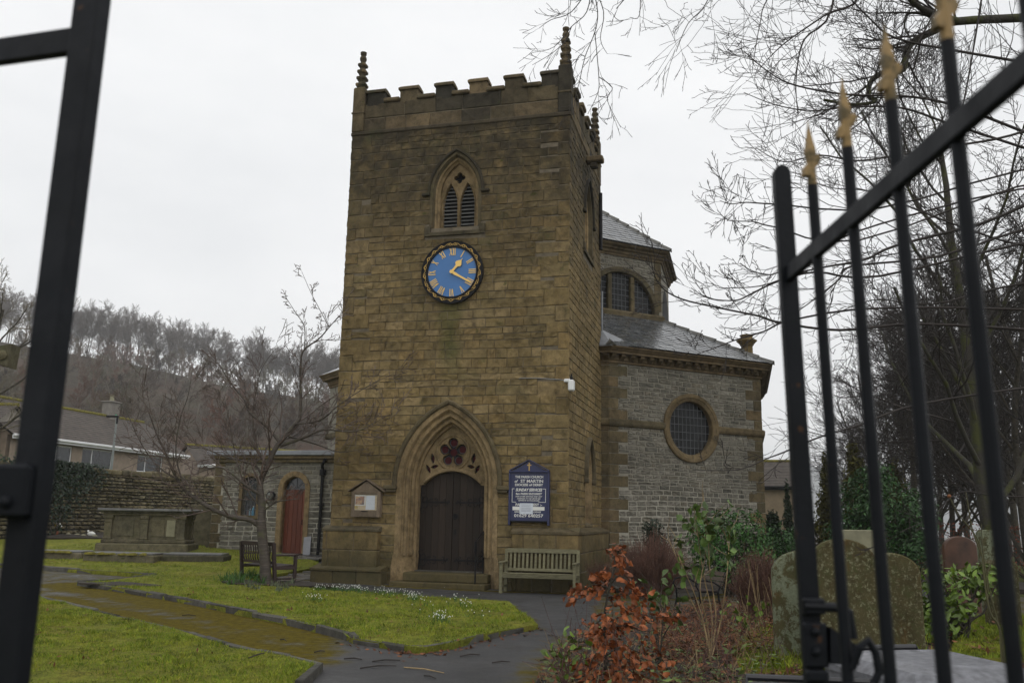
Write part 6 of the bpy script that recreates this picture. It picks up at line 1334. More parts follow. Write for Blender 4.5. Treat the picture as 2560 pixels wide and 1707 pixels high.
def along(T, pts, r0, r1, C, lvl, kids, L_, r, t0=.15, tgt=None, kr=.5, up=0.):
    (tgt or T[0]).line([tuple(p) for p in pts], r0, r1); n = len(pts)-1
    for j in range(kids):
        t = t0+(1-t0)*(j+r.random())/kids; i = min(n-1, int(t*n)); q = pts[i].lerp(pts[i+1], t*n-i); d = (pts[i+1]-pts[i]).normalized(); ax = d.cross(rvec(r)).normalized(); dd = Matrix.Rotation(r.uniform(.4, 1.1), 3, ax)@d+VEC((0, 0, up))
        grow(T, q, dd, L_*r.uniform(.5, 1.2), max(r0+(r1-r0)*t, 1e-3)*kr, lvl, C, r)
def smoothline(pts, n=4):
    P_ = [VEC(p) for p in pts]; out = []
    for i in range(len(P_)-1):
        a, b, c, d = P_[max(i-1, 0)], P_[i], P_[i+1], P_[min(i+2, len(P_)-1)]
        for k in range(n): t = k/n; out.append(.5*((2*b)+(c-a)*t+(2*a-5*b+4*c-d)*t*t+(3*b-a-3*c+d)*t**3))
    out.append(P_[-1]); return out
# ---- small cherry tree
r = random.Random(3); cy0 = float(tb[1]); ct = empty('cherry_tree', (tb[0], tb[1], tb[2]+.09)); tag(ct, 'small bare spreading tree with banded bark on the lawn by the dark bench', 'tree')
TT = [Twigs(), Twigs()]
def cl(pts, d0, d1): 
    n = len(pts); return smoothline([VEC(atd(x, y, cy0+d0+(d1-d0)*i/max(1, n-1)))-VEC((tb[0], tb[1], tb[2]+.09)) for i, (x, y) in enumerate(pts)], 4)
CT = [dict(n=5, w=.16, up=.03, kids=5, t0=.15, ang=(.4, 1.0), kl=.55, re=.4, thick=-1), dict(n=5, w=.16, up=.04, kids=4, t0=.2, ang=(.4, 1.0), kl=.62, re=.55), dict(n=4, w=.15, up=.03, kids=1.8, t0=.2, ang=(.4, 1.1), kl=.5, re=.6), dict(n=3, w=.25, up=0, kids=0, t0=0, ang=(0, 1), kl=1, rmin=.0072)]
trunk = cl([(666, 1478), (664, 1430), (660, 1380), (655, 1335), (653, 1300)], 0, 0)
m = MB().tube([tuple(p) for p in trunk], [.16, .145, .132, .128, .125, .122, .12, .118, .116, .114, .112, .112, .112, .112, .11, .11, .11][:len(trunk)], 12); link('trunk', m.mesh('trunk', smooth=True), CHERRY, ct)
limbs = [([(654, 1318), (625, 1299), (582, 1292), (539, 1276), (491, 1248), (460, 1223), (442, 1196), (427, 1165), (414, 1132), (390, 1080), (372, 1030)], .05, -.6, .062, .012, 13, .95),
 ([(653, 1308), (655, 1270), (650, 1225), (652, 1200), (670, 1160), (689, 1120), (717, 1085), (749, 1046)], .0, .25, .095, .045, 9, .95),
 ([(749, 1046), (752, 1000), (751, 966), (752, 903), (761, 874), (798, 846), (823, 818), (847, 790)], .25, .1, .04, .008, 11, .55),
 ([(761, 874), (761, 818), (738, 780), (712, 739)], .15, -.1, .014, .004, 5, .25), ([(823, 818), (800, 775), (777, 731), (754, 678)], .1, .2, .010, .004, 5, .22),
 ([(700, 1108), (672, 1071), (626, 1032), (612, 1001), (591, 976), (566, 941), (545, 905)], .2, .8, .04, .006, 11, .7),
 ([(700, 1115), (756, 1095), (808, 1074), (860, 1078), (900, 1075), (966, 1040)], .2, -.5, .036, .006, 11, .75),
 ([(735, 1060), (800, 1050), (850, 1010), (920, 965), (998, 927)], .2, -.35, .022, .004, 9, .5),
 ([(650, 1235), (633, 1225), (607, 1207), (577, 1182), (544, 1167), (500, 1180), (470, 1195)], -.05, -.5, .034, .006, 10, .65),
 ([(655, 1190), (640, 1165), (600, 1150), (560, 1140), (510, 1120), (470, 1115), (430, 1070)], .1, .7, .03, .005, 11, .7),
 ([(660, 1275), (690, 1255), (715, 1250), (750, 1246)], -.03, -.5, .022, .008, 5, .3), ([(652, 1265), (625, 1235), (600, 1180), (585, 1120), (575, 1060), (560, 990)], .05, .3, .028, .006, 10, .65),
 ([(668, 1165), (640, 1110), (632, 1040), (640, 980), (655, 920), (690, 870)], .1, .9, .026, .005, 10, .6), ([(720, 1090), (790, 1110), (850, 1130), (910, 1120)], .2, 1.0, .022, .005, 8, .55), ([(442, 1196), (400, 1170), (360, 1120), (330, 1060), (310, 1010)], -.4, -.2, .022, .004, 8, .55), ([(465, 1228), (440, 1140), (450, 1050), (470, 990), (480, 930)], -.4, -.5, .022, .004, 8, .55)]
for pts, d0, d1, r0, r1, k, L_ in limbs: along(TT, cl(pts, d0, d1), r0, r1, CT, 1, int(k*1.5), L_*1.15, r, .12, None, .42, .25)
TT[0].build('limbs', CHERRY, ct, 8, True); TT[1].build('twigs', CHTWIG, ct, 3)
# ---- overhanging tree on the right
ot = empty('overhanging_tree', (8.6, 12.2, 0)); tag(ot, 'large bare tree whose long thin branches overhang the gate and nave', 'tree'); OB = VEC((8.6, 12.2, 0)); r = random.Random(5)
TO = [Twigs(), Twigs()]
CO = [dict(n=6, w=.13, up=.02, kids=4, t0=.2, ang=(.3, .8), kl=.6, re=.4, thick=-1), dict(n=8, w=.085, up=.03, kids=3, t0=.25, ang=(.3, .7), kl=.65, re=.5), dict(n=6, w=.11, up=.03, kids=1.7, t0=.2, ang=(.3, .8), kl=.55, re=.6), dict(n=4, w=.14, up=.02, kids=0, t0=0, ang=(0, 1), kl=1, rmin=.0031)]
m = MB().tube([(0, 0, -.1), (-.05, .05, 2), (-.1, .1, 5), (.1, 0, 8), (.2, .1, 12)], [.42, .34, .30, .24, .12], 12); link('trunk', m.mesh('trunk', smooth=True), MOSSBARK, ot)
def ol(pts, d0, d1, root=None):
    P_ = [VEC(atd(x, y, d0+(d1-d0)*i/max(1, len(pts)-1)))-OB for i, (x, y) in enumerate(pts)]
    if root is not None: P_ = [VEC((-.05, .1, root)), VEC((-.05, .1, root)).lerp(P_[0], .55)+VEC((0, 0, .25))]+P_
    return smoothline(P_, 4)
mossl = Twigs()
def olimb(pts, d0, d1, r0, r1, kids, L_, root=None, t0=.2, lvl=1, up=.1, tg=None): along(TO, ol(pts, d0, d1, root), r0*1.25, r1*1.3, CO, lvl, int(kids*1.25), L_, r, t0, tg, .4, up)
olimb([(2600, 40), (2560, 45), (2396, 54), (2351, 71), (2275, 112), (2257, 174), (2208, 183), (2177, 205), (2172, 241), (2190, 254), (2130, 262), (2061, 250)], 11.5, 10.6, .062, .012, 26, 1.0, 5.4, .3, 1, .0, mossl)
olimb([(2396, 54), (2300, 20), (2240, -40)], 11.3, 10.5, .04, .02, 10, 1.2, None, .1, 1, 0, mossl)
olimb([(2351, 71), (2320, 40), (2270, 35), (2262, 70), (2275, 95)], 11.2, 10.8, .02, .006, 6, .5, None, .2, 1, .1, mossl)
olimb([(2640, 360), (2560, 330), (2382, 263), (2262, 241), (2119, 237), (1989, 214), (1922, 181), (1860, 129)], 10.5, 9.4, .022, .004, 15, .75, 4.6, .35)
olimb([(2640, 400), (2560, 370), (2369, 308), (2253, 270), (2128, 268), (2030, 277), (1940, 263), (1860, 232)], 10.5, 9.2, .020, .003, 15, .7, 4.4, .35)
olimb([(2640, 170), (2560, 156), (2400, 129), (2239, 96), (2172, 45), (2110, -20)], 10.5, 9.5, .022, .006, 13, .8, 4.9, .3)
olimb([(2640, 330), (2480, 350), (2240, 389), (2139, 402), (2050, 388), (1960, 405), (1890, 370)], 10.2, 9.0, .018, .003, 13, .6, 4.5, .35)
olimb([(2640, 500), (2450, 560), (2240, 614), (2162, 649), (2064, 667), (1995, 683), (1900, 715), (1800, 720)], 9.5, 8.8, .020, .003, 14, .6, 4.2, .35)
olimb([(2640, 560), (2350, 640), (2132, 665), (2098, 699), (2020, 760), (1960, 800)], 9.5, 8.8, .017, .003, 11, .55, 4.1, .4)
olimb([(2640, 830), (2300, 810), (2100, 825), (1950, 806), (1898, 790), (1835, 777), (1723, 753), (1675, 734), (1650, 712), (1634, 682), (1627, 640)], 9.2, 8.4, .016, .0028, 13, .42, 3.6, .45)
olimb([(2640, 780), (2200, 770), (1980, 800), (1911, 828), (1835, 851), (1787, 870), (1720, 892)], 9.2, 8.5, .014, .0026, 10, .4, 3.6, .5)
olimb([(2640, 600), (2200, 690), (2040, 680), (1943, 704), (1876, 736), (1844, 750), (1800, 750), (1764, 742), (1728, 720)], 9.2, 8.6, .014, .0026, 10, .4, 4., .5)
olimb([(2640, 470), (2200, 560), (2020, 640), (1943, 682), (1911, 685), (1876, 675), (1851, 658)], 9.2, 8.6, .012, .0026, 9, .35, 4., .5)
olimb([(2640, 420), (2200, 520), (1933, 510), (1866, 506), (1828, 510), (1800, 502)], 9.2, 8.6, .013, .0026, 9, .4, 4.1, .5)
olimb([(2640, 450), (2150, 600), (1935, 567), (1882, 554), (1822, 551), (1793, 525)], 9.2, 8.6, .012, .0026, 9, .4, 4.1, .5)
olimb([(2640, 960), (2300, 1010), (2150, 1062), (2050, 1092), (1960, 1130), (1917, 1146), (1866, 1168), (1819, 1176), (1732, 1174)], 9., 8.5, .012, .0026, 5, .3, 3.0, .5)
olimb([(2640, 1230), (2500, 1240), (2400, 1230), (2330, 1290), (2250, 1330)], 8.8, 8.4, .008, .0026, 6, .35, 2.4, .5)
olimb([(2660, 700), (2500, 720), (2330, 760), (2180, 750), (2060, 800)], 9.6, 9.2, .016, .003, 14, .7, 3.9, .2)
olimb([(2660, 640), (2500, 600), (2330, 540), (2180, 480), (2080, 470), (1990, 440)], 10., 9.3, .016, .003, 14, .7, 4.3, .25)
zs_ = lambda pts: zoomp((800, 30), 2.94, pts)
olimb([(2500, -300), (2100, -260), (1800, -140), (1600, -70), (1480, -40), (1400, -30)], 10.6, 9.2, .05, .010, 9, .7, 7.6, .3, 1, -.25)
hang = [[(1494, 30), (1487, 81), (1463, 142), (1448, 207), (1439, 241), (1433, 288)], [(1487, 81), (1497, 193), (1494, 234), (1470, 285)], [(1467, 30), (1429, 67), (1385, 118), (1331, 132)], [(1499, 197), (1531, 220), (1518, 251), (1552, 319)], [(1429, 30), (1378, 50), (1348, 71)], [(1509, 30), (1501, 98), (1518, 135)], [(1446, 44), (1412, 105), (1378, 135), (1331, 163)], [(1480, 112), (1446, 142), (1429, 200)], [(1599, 37), (1575, 44)]]
CTL = [(1480, -40, 9.48), (1600, -70, 9.76), (1800, -140, 10.04), (2100, -260, 10.32), (2500, -300, 10.6)]
near = lambda x: min(CTL, key=lambda c: abs(c[0]-x))
D1 = lambda i, n_: 9.48+(9.2-9.48)*i/n_
fix = {1: ((1487, 81), D1(2, 6)), 3: ((1497, 193), None), 6: ((1429, 67), D1(2, 4)), 7: ((1463, 142), D1(3, 6))}; fix[3] = ((1497, 193), fix[1][1]+(9.2-fix[1][1])/3)
for hi_, pts in enumerate(hang):
    if hi_ in fix: olimb([fix[hi_][0]]+pts[1:], fix[hi_][1], 9.2, .0045, .0022, 6, .34, None, .15, 2, -.25)
    else: c_ = near(pts[0][0]); olimb([c_[:2]]+pts, c_[2], 9.2, .0055, .0022, 6, .34, None, .15, 2, -.25)
for pts, w_, k_ in (([(1980, 0), (1930, -20), (1900, 60), (1880, 180)], .008, 9), ([(2240, 0), (2150, -20), (2060, 40), (1960, 110), (1900, 170)], .016, 18), ([(2130, 0), (2080, 20), (2010, 100), (1990, 200), (1995, 290)], .014, 18), ([(1800, 0), (1770, 0), (1720, 60), (1690, 130)], .006, 8), ([(2350, 0), (2300, 100), (2230, 200), (2200, 330)], .012, 20), ([(2440, 0), (2420, 200), (2380, 330), (2300, 430)], .012, 20)):
    c_ = near(pts[0][0]); olimb([c_[:2]]+pts[1:], c_[2], c_[2]-.4, w_, .003, k_, .8, None, .1, 1, -.15)
mossl.build('mossy_limb', MOSSBARK, ot, 8, True); TO[0].build('limbs', TWIG, ot, 5, True); TO[1].build('twigs', TWIG, ot, 3)
# ---- big bare trees (two shapes, copied)
def bigtree(seed, H_, mat, kids=(9, 6, 5, 3), rmin=.006, trunk_r=.22, clear=.25, spread=.42, ang=(.4, .9), up=1., wv=1.):
    r = random.Random(seed); T = [Twigs(), Twigs()]; C = [dict(n=8, w=.05, up=.05, kids=kids[0], t0=clear, ang=(ang[0]+.1, ang[1]+.1), kl=spread, re=.3, kr=.45, thick=1), dict(n=6, w=.13*wv, up=.07*up, kids=kids[1], t0=.25, ang=ang, kl=.5, re=.35, kr=.5, thick=1), dict(n=5, w=.15*wv, up=.05*up, kids=kids[2], t0=.2, ang=ang, kl=.55, re=.45), dict(n=4, w=.17*wv, up=.03*up, kids=kids[3], t0=.2, ang=ang, kl=.6, re=.6), dict(n=3, w=.2*wv, up=.02*up, kids=0, t0=0, ang=(0, 1), kl=1, rmin=rmin)]
    grow(T, VEC((0, 0, -.3)), VEC((0, 0, 1)), H_*.82, trunk_r, 0, C, r); return T
def bigtree_obj(seed, H_, loc, rz, label, group, mats, **k):
    T = bigtree(seed, H_, None, **k); o = empty('bare_tree', loc, rz); tag(o, label, 'tree', group); T[0].build('trunk', mats[0], o, 7, True); T[1].build('crown', mats[1], o, 3); return o
p = atd(2480, 1330, 23.); mainT = bigtree_obj(21, 16, (p[0], 23., -.1), .4, 'tall bare tree with a dark mossy trunk behind the beech hedge', None, (MOSSBARK, TWIG), kids=(16, 10, 7, 4), trunk_r=.21, clear=.16, spread=.5, rmin=.007)
A_ = bigtree_obj(22, 15, (*atd(2330, 1300, 44.)[:2], -.8), 1.2, 'slender bare tree in the thicket beyond the laurels', 'bare trees in the thicket beyond the laurels', (BARK, TWIG), kids=(16, 10, 7, 4), rmin=.009, trunk_r=.16, clear=.10, spread=.46)
for (px, d, rz, sc) in ((2240, 52, .3, .8), (2420, 48, 2.2, 1.05), (2540, 40, 4., 1.1), (2600, 30, 5.2, 1.0), (2190, 58, 3.1, .75), (2480, 60, 1., 1.2), (2120, 66, 2., .62), (2380, 34, .9, .8), (2300, 38, 3.7, .95), (2470, 33, 5.5, .9), (2570, 25, 2.7, .85), (2200, 46, 5.9, .85), (2350, 56, .1, 1.1), (2520, 52, 3.3, 1.15)):
    c = copy_tree(A_); q = atd(px, 1320, d); c.location = (q[0], d, -.8); c.rotation_euler = (0, 0, rz); c.scale = (sc,)*3
B_ = bigtree_obj(24, 12, (*atd(-150, 1290, 48.)[:2], 0.6), 0, 'bare tree beyond the left edge of the drystone wall', 'bare trees left of the drystone wall', (BARK, FARBROWN), kids=(10, 6, 5, 3), rmin=.008)
c = copy_tree(B_); q = atd(-120, 1290, 30.); c.location = (q[0], 30., .3); c.rotation_euler = (0, 0, 2.); c.scale = (.9,)*3
# ---- leaf clouds
def leafcloud(n, ell, size, asp=.4, shell=.45, up=.35, seed=1, clump=2.2, thr=-.25):
    rg = np.random.default_rng(seed); out = []
    wts = np.array([e[3]*e[4]*e[5] for e in ell])**.67; wts = wts/wts.sum(); cen, nor = [], []
    for e, wt in zip(ell, wts):
        k = int(n*wt*1.6); d = rg.normal(size=(k, 3)); d /= np.linalg.norm(d, axis=1, keepdims=True); rr = rg.uniform(0, 1, (k, 1))**shell
        fl = np.array([nz3(*(q[:2]*1.7), 1., q[2]*1.7+seed) for q in d]); rr = rr*(1+.22*fl[:, None]); c = np.array(e[:3])+d*rr*np.array(e[3:6]); cen.append(c); nor.append(d)
    c = np.concatenate(cen); d = np.concatenate(nor); cl_ = np.array([nz3(q[0], q[1]+q[2]*.7, clump, q[2]*clump) for q in c]); keep = (cl_ > thr) & (c[:, 2] > .03); c, d = c[keep], d[keep]; pm = rg.permutation(len(c))[:n]; c, d = c[pm], d[pm]; k = len(c)
    nn = d*.8+rg.normal(size=(k, 3))*.55+np.array([0, 0, up]); nn /= np.linalg.norm(nn, axis=1, keepdims=True); u = np.cross(nn, rg.normal(size=(k, 3))); u /= np.linalg.norm(u, axis=1, keepdims=True); v = np.cross(nn, u); s_ = rg.uniform(size[0], size[1], (k, 1))
    return c, u, v, nn, s_, asp
def leafmesh(name, L_, mat, parent=None, droop=.15):
    c, u, v, nn, s_, asp = L_; k = len(c); V = np.stack([c-u*s_*.5, c+v*s_*asp*.5+nn*s_*.08, c+u*s_*.5-nn*s_*droop, c-v*s_*asp*.5+nn*s_*.08], 1).reshape(-1, 3); b = np.arange(k)[:, None]*4; Fc = np.concatenate([b+[[0, 1, 2]], b+[[0, 2, 3]]])
    me = fastmesh(name, V, Fc, 3); me.materials.append(mat); return link(name, me, None, parent)
def leaf_variants(asp, curl=(.05, .35)):
    out = []
    for i in range(9):
        r = random.Random(i+300); m = MB(); n_ = 5; vs = []; cu = r.uniform(*curl)*r.choice((1, 1, -1)); tw_ = r.uniform(-.4, .4)*(1+curl[1])
        for k in range(n_+1):
            t = k/n_; w_ = asp*.5*math.sin(math.pi*min(.98, max(.04, t))**.85); z_ = -cu*(t-.3)**2+r.uniform(-.03, .03)
            for sgn in (-1, 0, 1): vs.append((t-.5, sgn*w_, z_+abs(sgn)*w_*.35+sgn*tw_*w_*t+r.uniform(-.025, .025)))
        fs = []
        for k in range(n_):
            for j in range(2): a = k*3+j; fs.append((a, a+1, a+4, a+3))
        out.append(m.add(vs, fs))
    return out
def leaf_objs(L_, variants, mat, parent, name='leaf', limit=300, restname='foliage'):
    c, u, v, nn, s_, asp = L_; me = []
    for q in variants: mm = q.mesh(name, smooth=True); mm.materials.append(mat); me.append(mm)
    order = np.argsort(c[:, 1])
    for rank, i in enumerate(order[:limit]):
        o = bpy.data.objects.new(name, me[i % len(me)]); COL.objects.link(o); o.parent = parent; o.matrix_local = Matrix(lookm(c[i], u[i], v[i], nn[i], s_[i, 0], s_[i, 0], s_[i, 0]).tolist())
    if len(c) > limit:
        rest = order[limit:]; m = MB()
        for i in rest:
            b = len(m.v); q = variants[i % len(variants)]; m.add(q.v, q.f); m.mat4(lookm(c[i], u[i], v[i], nn[i], s_[i, 0], s_[i, 0], s_[i, 0]), b)
        stuff(link(restname, m.mesh(restname, smooth=True), mat, parent))
def stems(parent, base, tips, r0, r1, mat, name='stems', wob=.06, seed=0):
    T = Twigs(); r = random.Random(seed)
    for t in tips:
        a = VEC(base)+VEC((r.gauss(0, .05), r.gauss(0, .05), 0)); b = VEC(t); n_ = 6; pts = [a.lerp(b, i/n_)+VEC((r.gauss(0, wob), r.gauss(0, wob), 0))*math.sin(math.pi*i/n_)+VEC((0, 0, .0)) for i in range(n_+1)]; T.line([tuple(q) for q in pts], r0, r1)
    return T.build(name, mat, parent, 5)
def shrub(name, label, cat, ells_px, depth, n, size, mat, asp, seed, base=None, thr=-.25, up=.35, group=None, objs=0, variants=None, shell=.45, clump=2.2):
    """ells_px: (cx, cy, rx_px, rz_px, ry_m, ddepth)"""
    E_ = []
    for cx, cy, rx, rz, ry, dd in ells_px: p = atd(cx, cy, depth+dd); k = (depth+dd)/2245.; E_.append([*p, rx*k, ry, rz*k])
    gx = np.mean([e[0] for e in E_]); gzv = float(gz(gx, depth)); o = empty(name, (gx, depth, gzv)); tag(o, label, cat, group); L_ = leafcloud(n, [[e[0]-gx, e[1]-depth, e[2]-gzv, *e[3:]] for e in E_], size, asp, shell, up, seed, clump, thr)
    if objs: leaf_objs(L_, variants, mat, o, 'leaf', objs)
    else: leafmesh('foliage', L_, mat, o)
    tips = [tuple(L_[0][i]) for i in range(0, len(L_[0]), max(1, len(L_[0])//26))]; stems(o, (0, 0, -.05), tips, .022, .006, BARK, 'stems', .08, seed); return o, L_
shrub('rhododendron', 'dense dark green rhododendron against the nave wall', 'shrub', [(1830, 1335, 95, 70, .9, 0), (1760, 1350, 50, 55, .7, -.2), (1890, 1380, 50, 60, .7, .1), (1800, 1410, 80, 50, .8, 0)], 20., 2600, (.09, .16), RHODO, .32, 3, None, -.3, .4)
shrub('ivy_bush', 'small dark leafy bush at the foot of the nave wall', 'shrub', [(1628, 1318, 30, 26, .35, 0), (1640, 1350, 40, 26, .35, 0)], 23.5, 420, (.07, .12), IVY, .5, 4)
shrub('laurel_bush', 'tall glossy laurel bush behind the pale square headstone', 'shrub', [(2170, 1280, 80, 110, 1.3, 0), (2130, 1345, 70, 60, 1., 0), (2190, 1210, 55, 60, .9, .2)], 23., 4200, (.09, .16), LAUREL, .42, 5)
shrub('laurel_bush', 'rounded glossy laurel bush to the right of the taller laurel', 'shrub', [(2275, 1300, 62, 95, 1.1, 0), (2280, 1370, 60, 50, 1., -.2)], 21.5, 2600, (.09, .15), LAUREL, .42, 6)
shrub('laurel_bush', 'low laurel bush between the rhododendron and the gate stile', 'shrub', [(1955, 1350, 50, 40, .8, 0), (1985, 1380, 50, 40, .8, 0)], 22., 900, (.08, .14), LAUREL, .42, 7)
AV = leaf_variants(.40)
shrub('aucuba_bush', 'bright yellow-green broad-leaved bush beside the round headstones', 'shrub', [(2360, 1480, 70, 75, .6, 0), (2440, 1450, 62, 42, .5, .2), (2330, 1540, 60, 60, .5, -.1)], 12.6, 620, (.10, .17), AUCUBA, .40, 8, None, -.4, .5, None, 300, AV)
# conifers
def conifer(px, ptop, pbase, depth, wpx, label, mat, n, seed, fat=1.):
    pt = atd(px, ptop, depth); pb = atd(px, pbase, depth); k = depth/2245.; H_ = pt[2]; o = empty('yew_tree', (pt[0], depth, -.3)); tag(o, label, 'tree'); rg = np.random.default_rng(seed); E_ = []
    for i in range(16): t = (i/15); E_.append([rg.normal(0, wpx*k*.18*(1-t)), rg.normal(0, wpx*k*.18*(1-t)), .3+(H_-.3)*(.08+.85*t), wpx*k*.5*(1-t*.82)**fat, wpx*k*.5*(1-t*.82)**fat, (H_)*.11])
    leafmesh('foliage', leafcloud(n, E_, (.12, .28), .35, .5, -.2, seed, 1.6, -.2), mat, o); link('trunk', MB().tube([(0, 0, 0), (0, 0, H_*.9)], [.18, .03], 8).mesh('trunk'), BARK, o); return o
conifer(2130, 1062, 1320, 33., 130, 'tall olive-brown yew rising behind the laurels', YEW, 5200, 31); conifer(2060, 1118, 1320, 34., 90, 'shorter olive yew beside the tall one', YEW, 3000, 32); conifer(2235, 1130, 1320, 36., 110, 'loose olive-brown conifer to the right of the tall yew', YEW, 2600, 33, .8)
conifer(1965, 1185, 1330, 45., 40, 'thin dark conifer in front of the slate-roofed house', CONIFER, 1500, 34); conifer(1930, 1262, 1330, 40., 70, 'low dark conifer beside the nave corner', CONIFER, 1600, 35, .5)
# beech hedge
p = atd(2450, 1330, 28.); hd = empty('beech_hedge', (p[0]+1.5, 28., -.1)); tag(hd, 'long clipped beech hedge with red-brown winter leaves', 'hedge'); zt_ = atd(2450, 1308, 28.)[2]+.1; k = 4200
c = np.stack([RNG.uniform(-3.5, 5, k), RNG.normal(0, .25, k), RNG.uniform(.05, zt_, k)], 1); d = RNG.normal(size=(k, 3)); d /= np.linalg.norm(d, axis=1, keepdims=True); u = np.cross(d, RNG.normal(size=(k, 3))); u /= np.linalg.norm(u, axis=1, keepdims=True); leafmesh('foliage', (c, u, np.cross(d, u), d, RNG.uniform(.05, .10, (k, 1)), .6), HEDGE, hd)
stems(hd, (0, 0, 0), [(x, 0, zt_*.9) for x in np.linspace(-3.4, 4.9, 14)], .02, .01, BARK)
# dogwood bushes
def dogwood(px, py, depth, wpx, hpx, n, label, seed):
    p = atd(px, py, depth); g_ = float(gz(p[0], depth)); o = empty('stem_bush', (p[0], depth, g_)); tag(o, label, 'shrub'); k = depth/2245.; T = Twigs(); r = random.Random(seed); H_ = hpx*k; W_ = wpx*k/2; tips = []
    for i in range(n):
        a = r.uniform(0, 6.28); q = math.sqrt(r.random()); b = VEC((q*W_*.45*math.cos(a), q*W_*.35*math.sin(a), 0)); hh = H_*(1-.45*q**2)*r.uniform(.75, 1.08); t = VEC((b.x*2.2+r.gauss(0, .06), b.y*2.2+r.gauss(0, .06), hh)); pts = [b.lerp(t, j/5)+VEC((0, 0, .06*math.sin(math.pi*j/5)))+rvec(r)*.012 for j in range(6)]; T.line([tuple(x) for x in pts], .006, .003)
        for j in range(8):
            s0 = pts[r.randrange(2, 5)]; e = s0+(t-b).normalized()*r.uniform(.12, .35)+rvec(r)*.07; T.line([tuple(s0), tuple(s0.lerp(e, .5)+rvec(r)*.01), tuple(e)], .0035, .0022); tips.append(e)
    T.build('stems', DOGWOOD, o, 3); c = np.array([tuple(t) for t in tips]); kk = len(c); d = RNG.normal(size=(kk, 3)); d /= np.linalg.norm(d, axis=1, keepdims=True); u = np.cross(d, RNG.normal(size=(kk, 3))); u /= np.linalg.norm(u, axis=1, keepdims=True); leafmesh('seed_heads', (c, u, np.cross(d, u), d, RNG.uniform(.012, .032, (kk, 1)), .6), DOGTIP, o)
dogwood(1632, 1478, 19.2, 190, 150, 330, 'wide dark red twiggy bush in front of the nave wall', 41); dogwood(1905, 1535, 14.6, 130, 165, 260, 'brown twiggy bush beside the green-lichened headstone', 42); dogwood(1500, 1468, 20.2, 60, 60, 60, 'small red twiggy bush beside the tower plinth', 43)
# copper beech sapling
bb = np.array(atd(1515, 1765, 8.6)); bb[2] = zR(bb[0], bb[1])-.02; bs = empty('beech_sapling', tuple(bb)); tag(bs, 'young beech sapling holding copper-brown dead leaves', 'sapling'); BT = Twigs(); r = random.Random(9)
def bp(x, y, d): return VEC(atd(x, y, 8.6+d))-VEC(bb)
tk = smoothline([VEC((0, 0, 0)), bp(1517, 1690, 0), bp(1514, 1640, 0), bp(1511, 1590, 0), bp(1512, 1540, .02), bp(1517, 1500, 0), bp(1530, 1440, 0), bp(1540, 1400, .03), bp(1548, 1362, 0)], 4); BT.line([tuple(q) for q in tk], .024, .004)
brs = [((1514, 1640), (1440, 1690), -.2), ((1513, 1620), (1600, 1660), -.3), ((1512, 1600), (1460, 1560), .2), ((1511, 1590), (1560, 1560), .1), ((1512, 1570), (1640, 1575), -.15), ((1512, 1560), (1700, 1540), .3), ((1513, 1545), (1455, 1585), -.25), ((1515, 1515), (1600, 1510), .1), ((1517, 1500), (1620, 1490), .3), ((1520, 1490), (1420, 1500), -.1), ((1524, 1470), (1430, 1470), .2), ((1527, 1460), (1580, 1440), -.1), ((1530, 1445), (1475, 1430), -.15), ((1535, 1425), (1565, 1405), .1), ((1538, 1410), (1530, 1375), 0), ((1545, 1380), (1560, 1372), 0), ((1517, 1690), (1590, 1700), -.4), ((1516, 1680), (1450, 1720), -.3), ((1514, 1650), (1680, 1670), -.2), ((1514, 1640), (1650, 1620), .2), ((1515, 1700), (1560, 1740), -.4), ((1512, 1580), (1520, 1540), -.4), ((1513, 1620), (1500, 1600), -.45), ((1515, 1660), (1640, 1700), -.1), ((1514, 1670), (1420, 1660), .1), ((1524, 1480), (1500, 1450), .3)]
lc, lu = [], []
for (a, b, d) in brs:
    A0, B0 = bp(*a, 0), bp(*b, d); pts = smoothline([A0, A0.lerp(B0, .35)+VEC((0, 0, .03))+rvec(r)*.015, A0.lerp(B0, .7)+rvec(r)*.02, B0], 3); BT.line([tuple(q) for q in pts], .008, .0025); n_ = int(12+(B0-A0).length*46)
    for j in range(n_):
        t = .12+.88*(j+r.random())/n_; i = min(len(pts)-2, int(t*(len(pts)-1))); q = pts[i].lerp(pts[i+1], t*(len(pts)-1)-i)+rvec(r)*.035; lc.append(tuple(q)); dd = (B0-A0).normalized()*.6+rvec(r)*.5+VEC((0, 0, -.5)); lu.append(tuple(dd.normalized()))
BT.build('stems', BARK, bs, 6, True); c = np.array(lc); u = np.array(lu); k = len(c); nn = np.cross(u, RNG.normal(size=(k, 3))); nn /= np.linalg.norm(nn, axis=1, keepdims=True); leaf_objs((c, u, np.cross(nn, u), nn, RNG.uniform(.04, .09, (k, 1)), .6), leaf_variants(.66, (.3, 1.3)), BEECH, bs, 'leaf', 300, 'foliage')
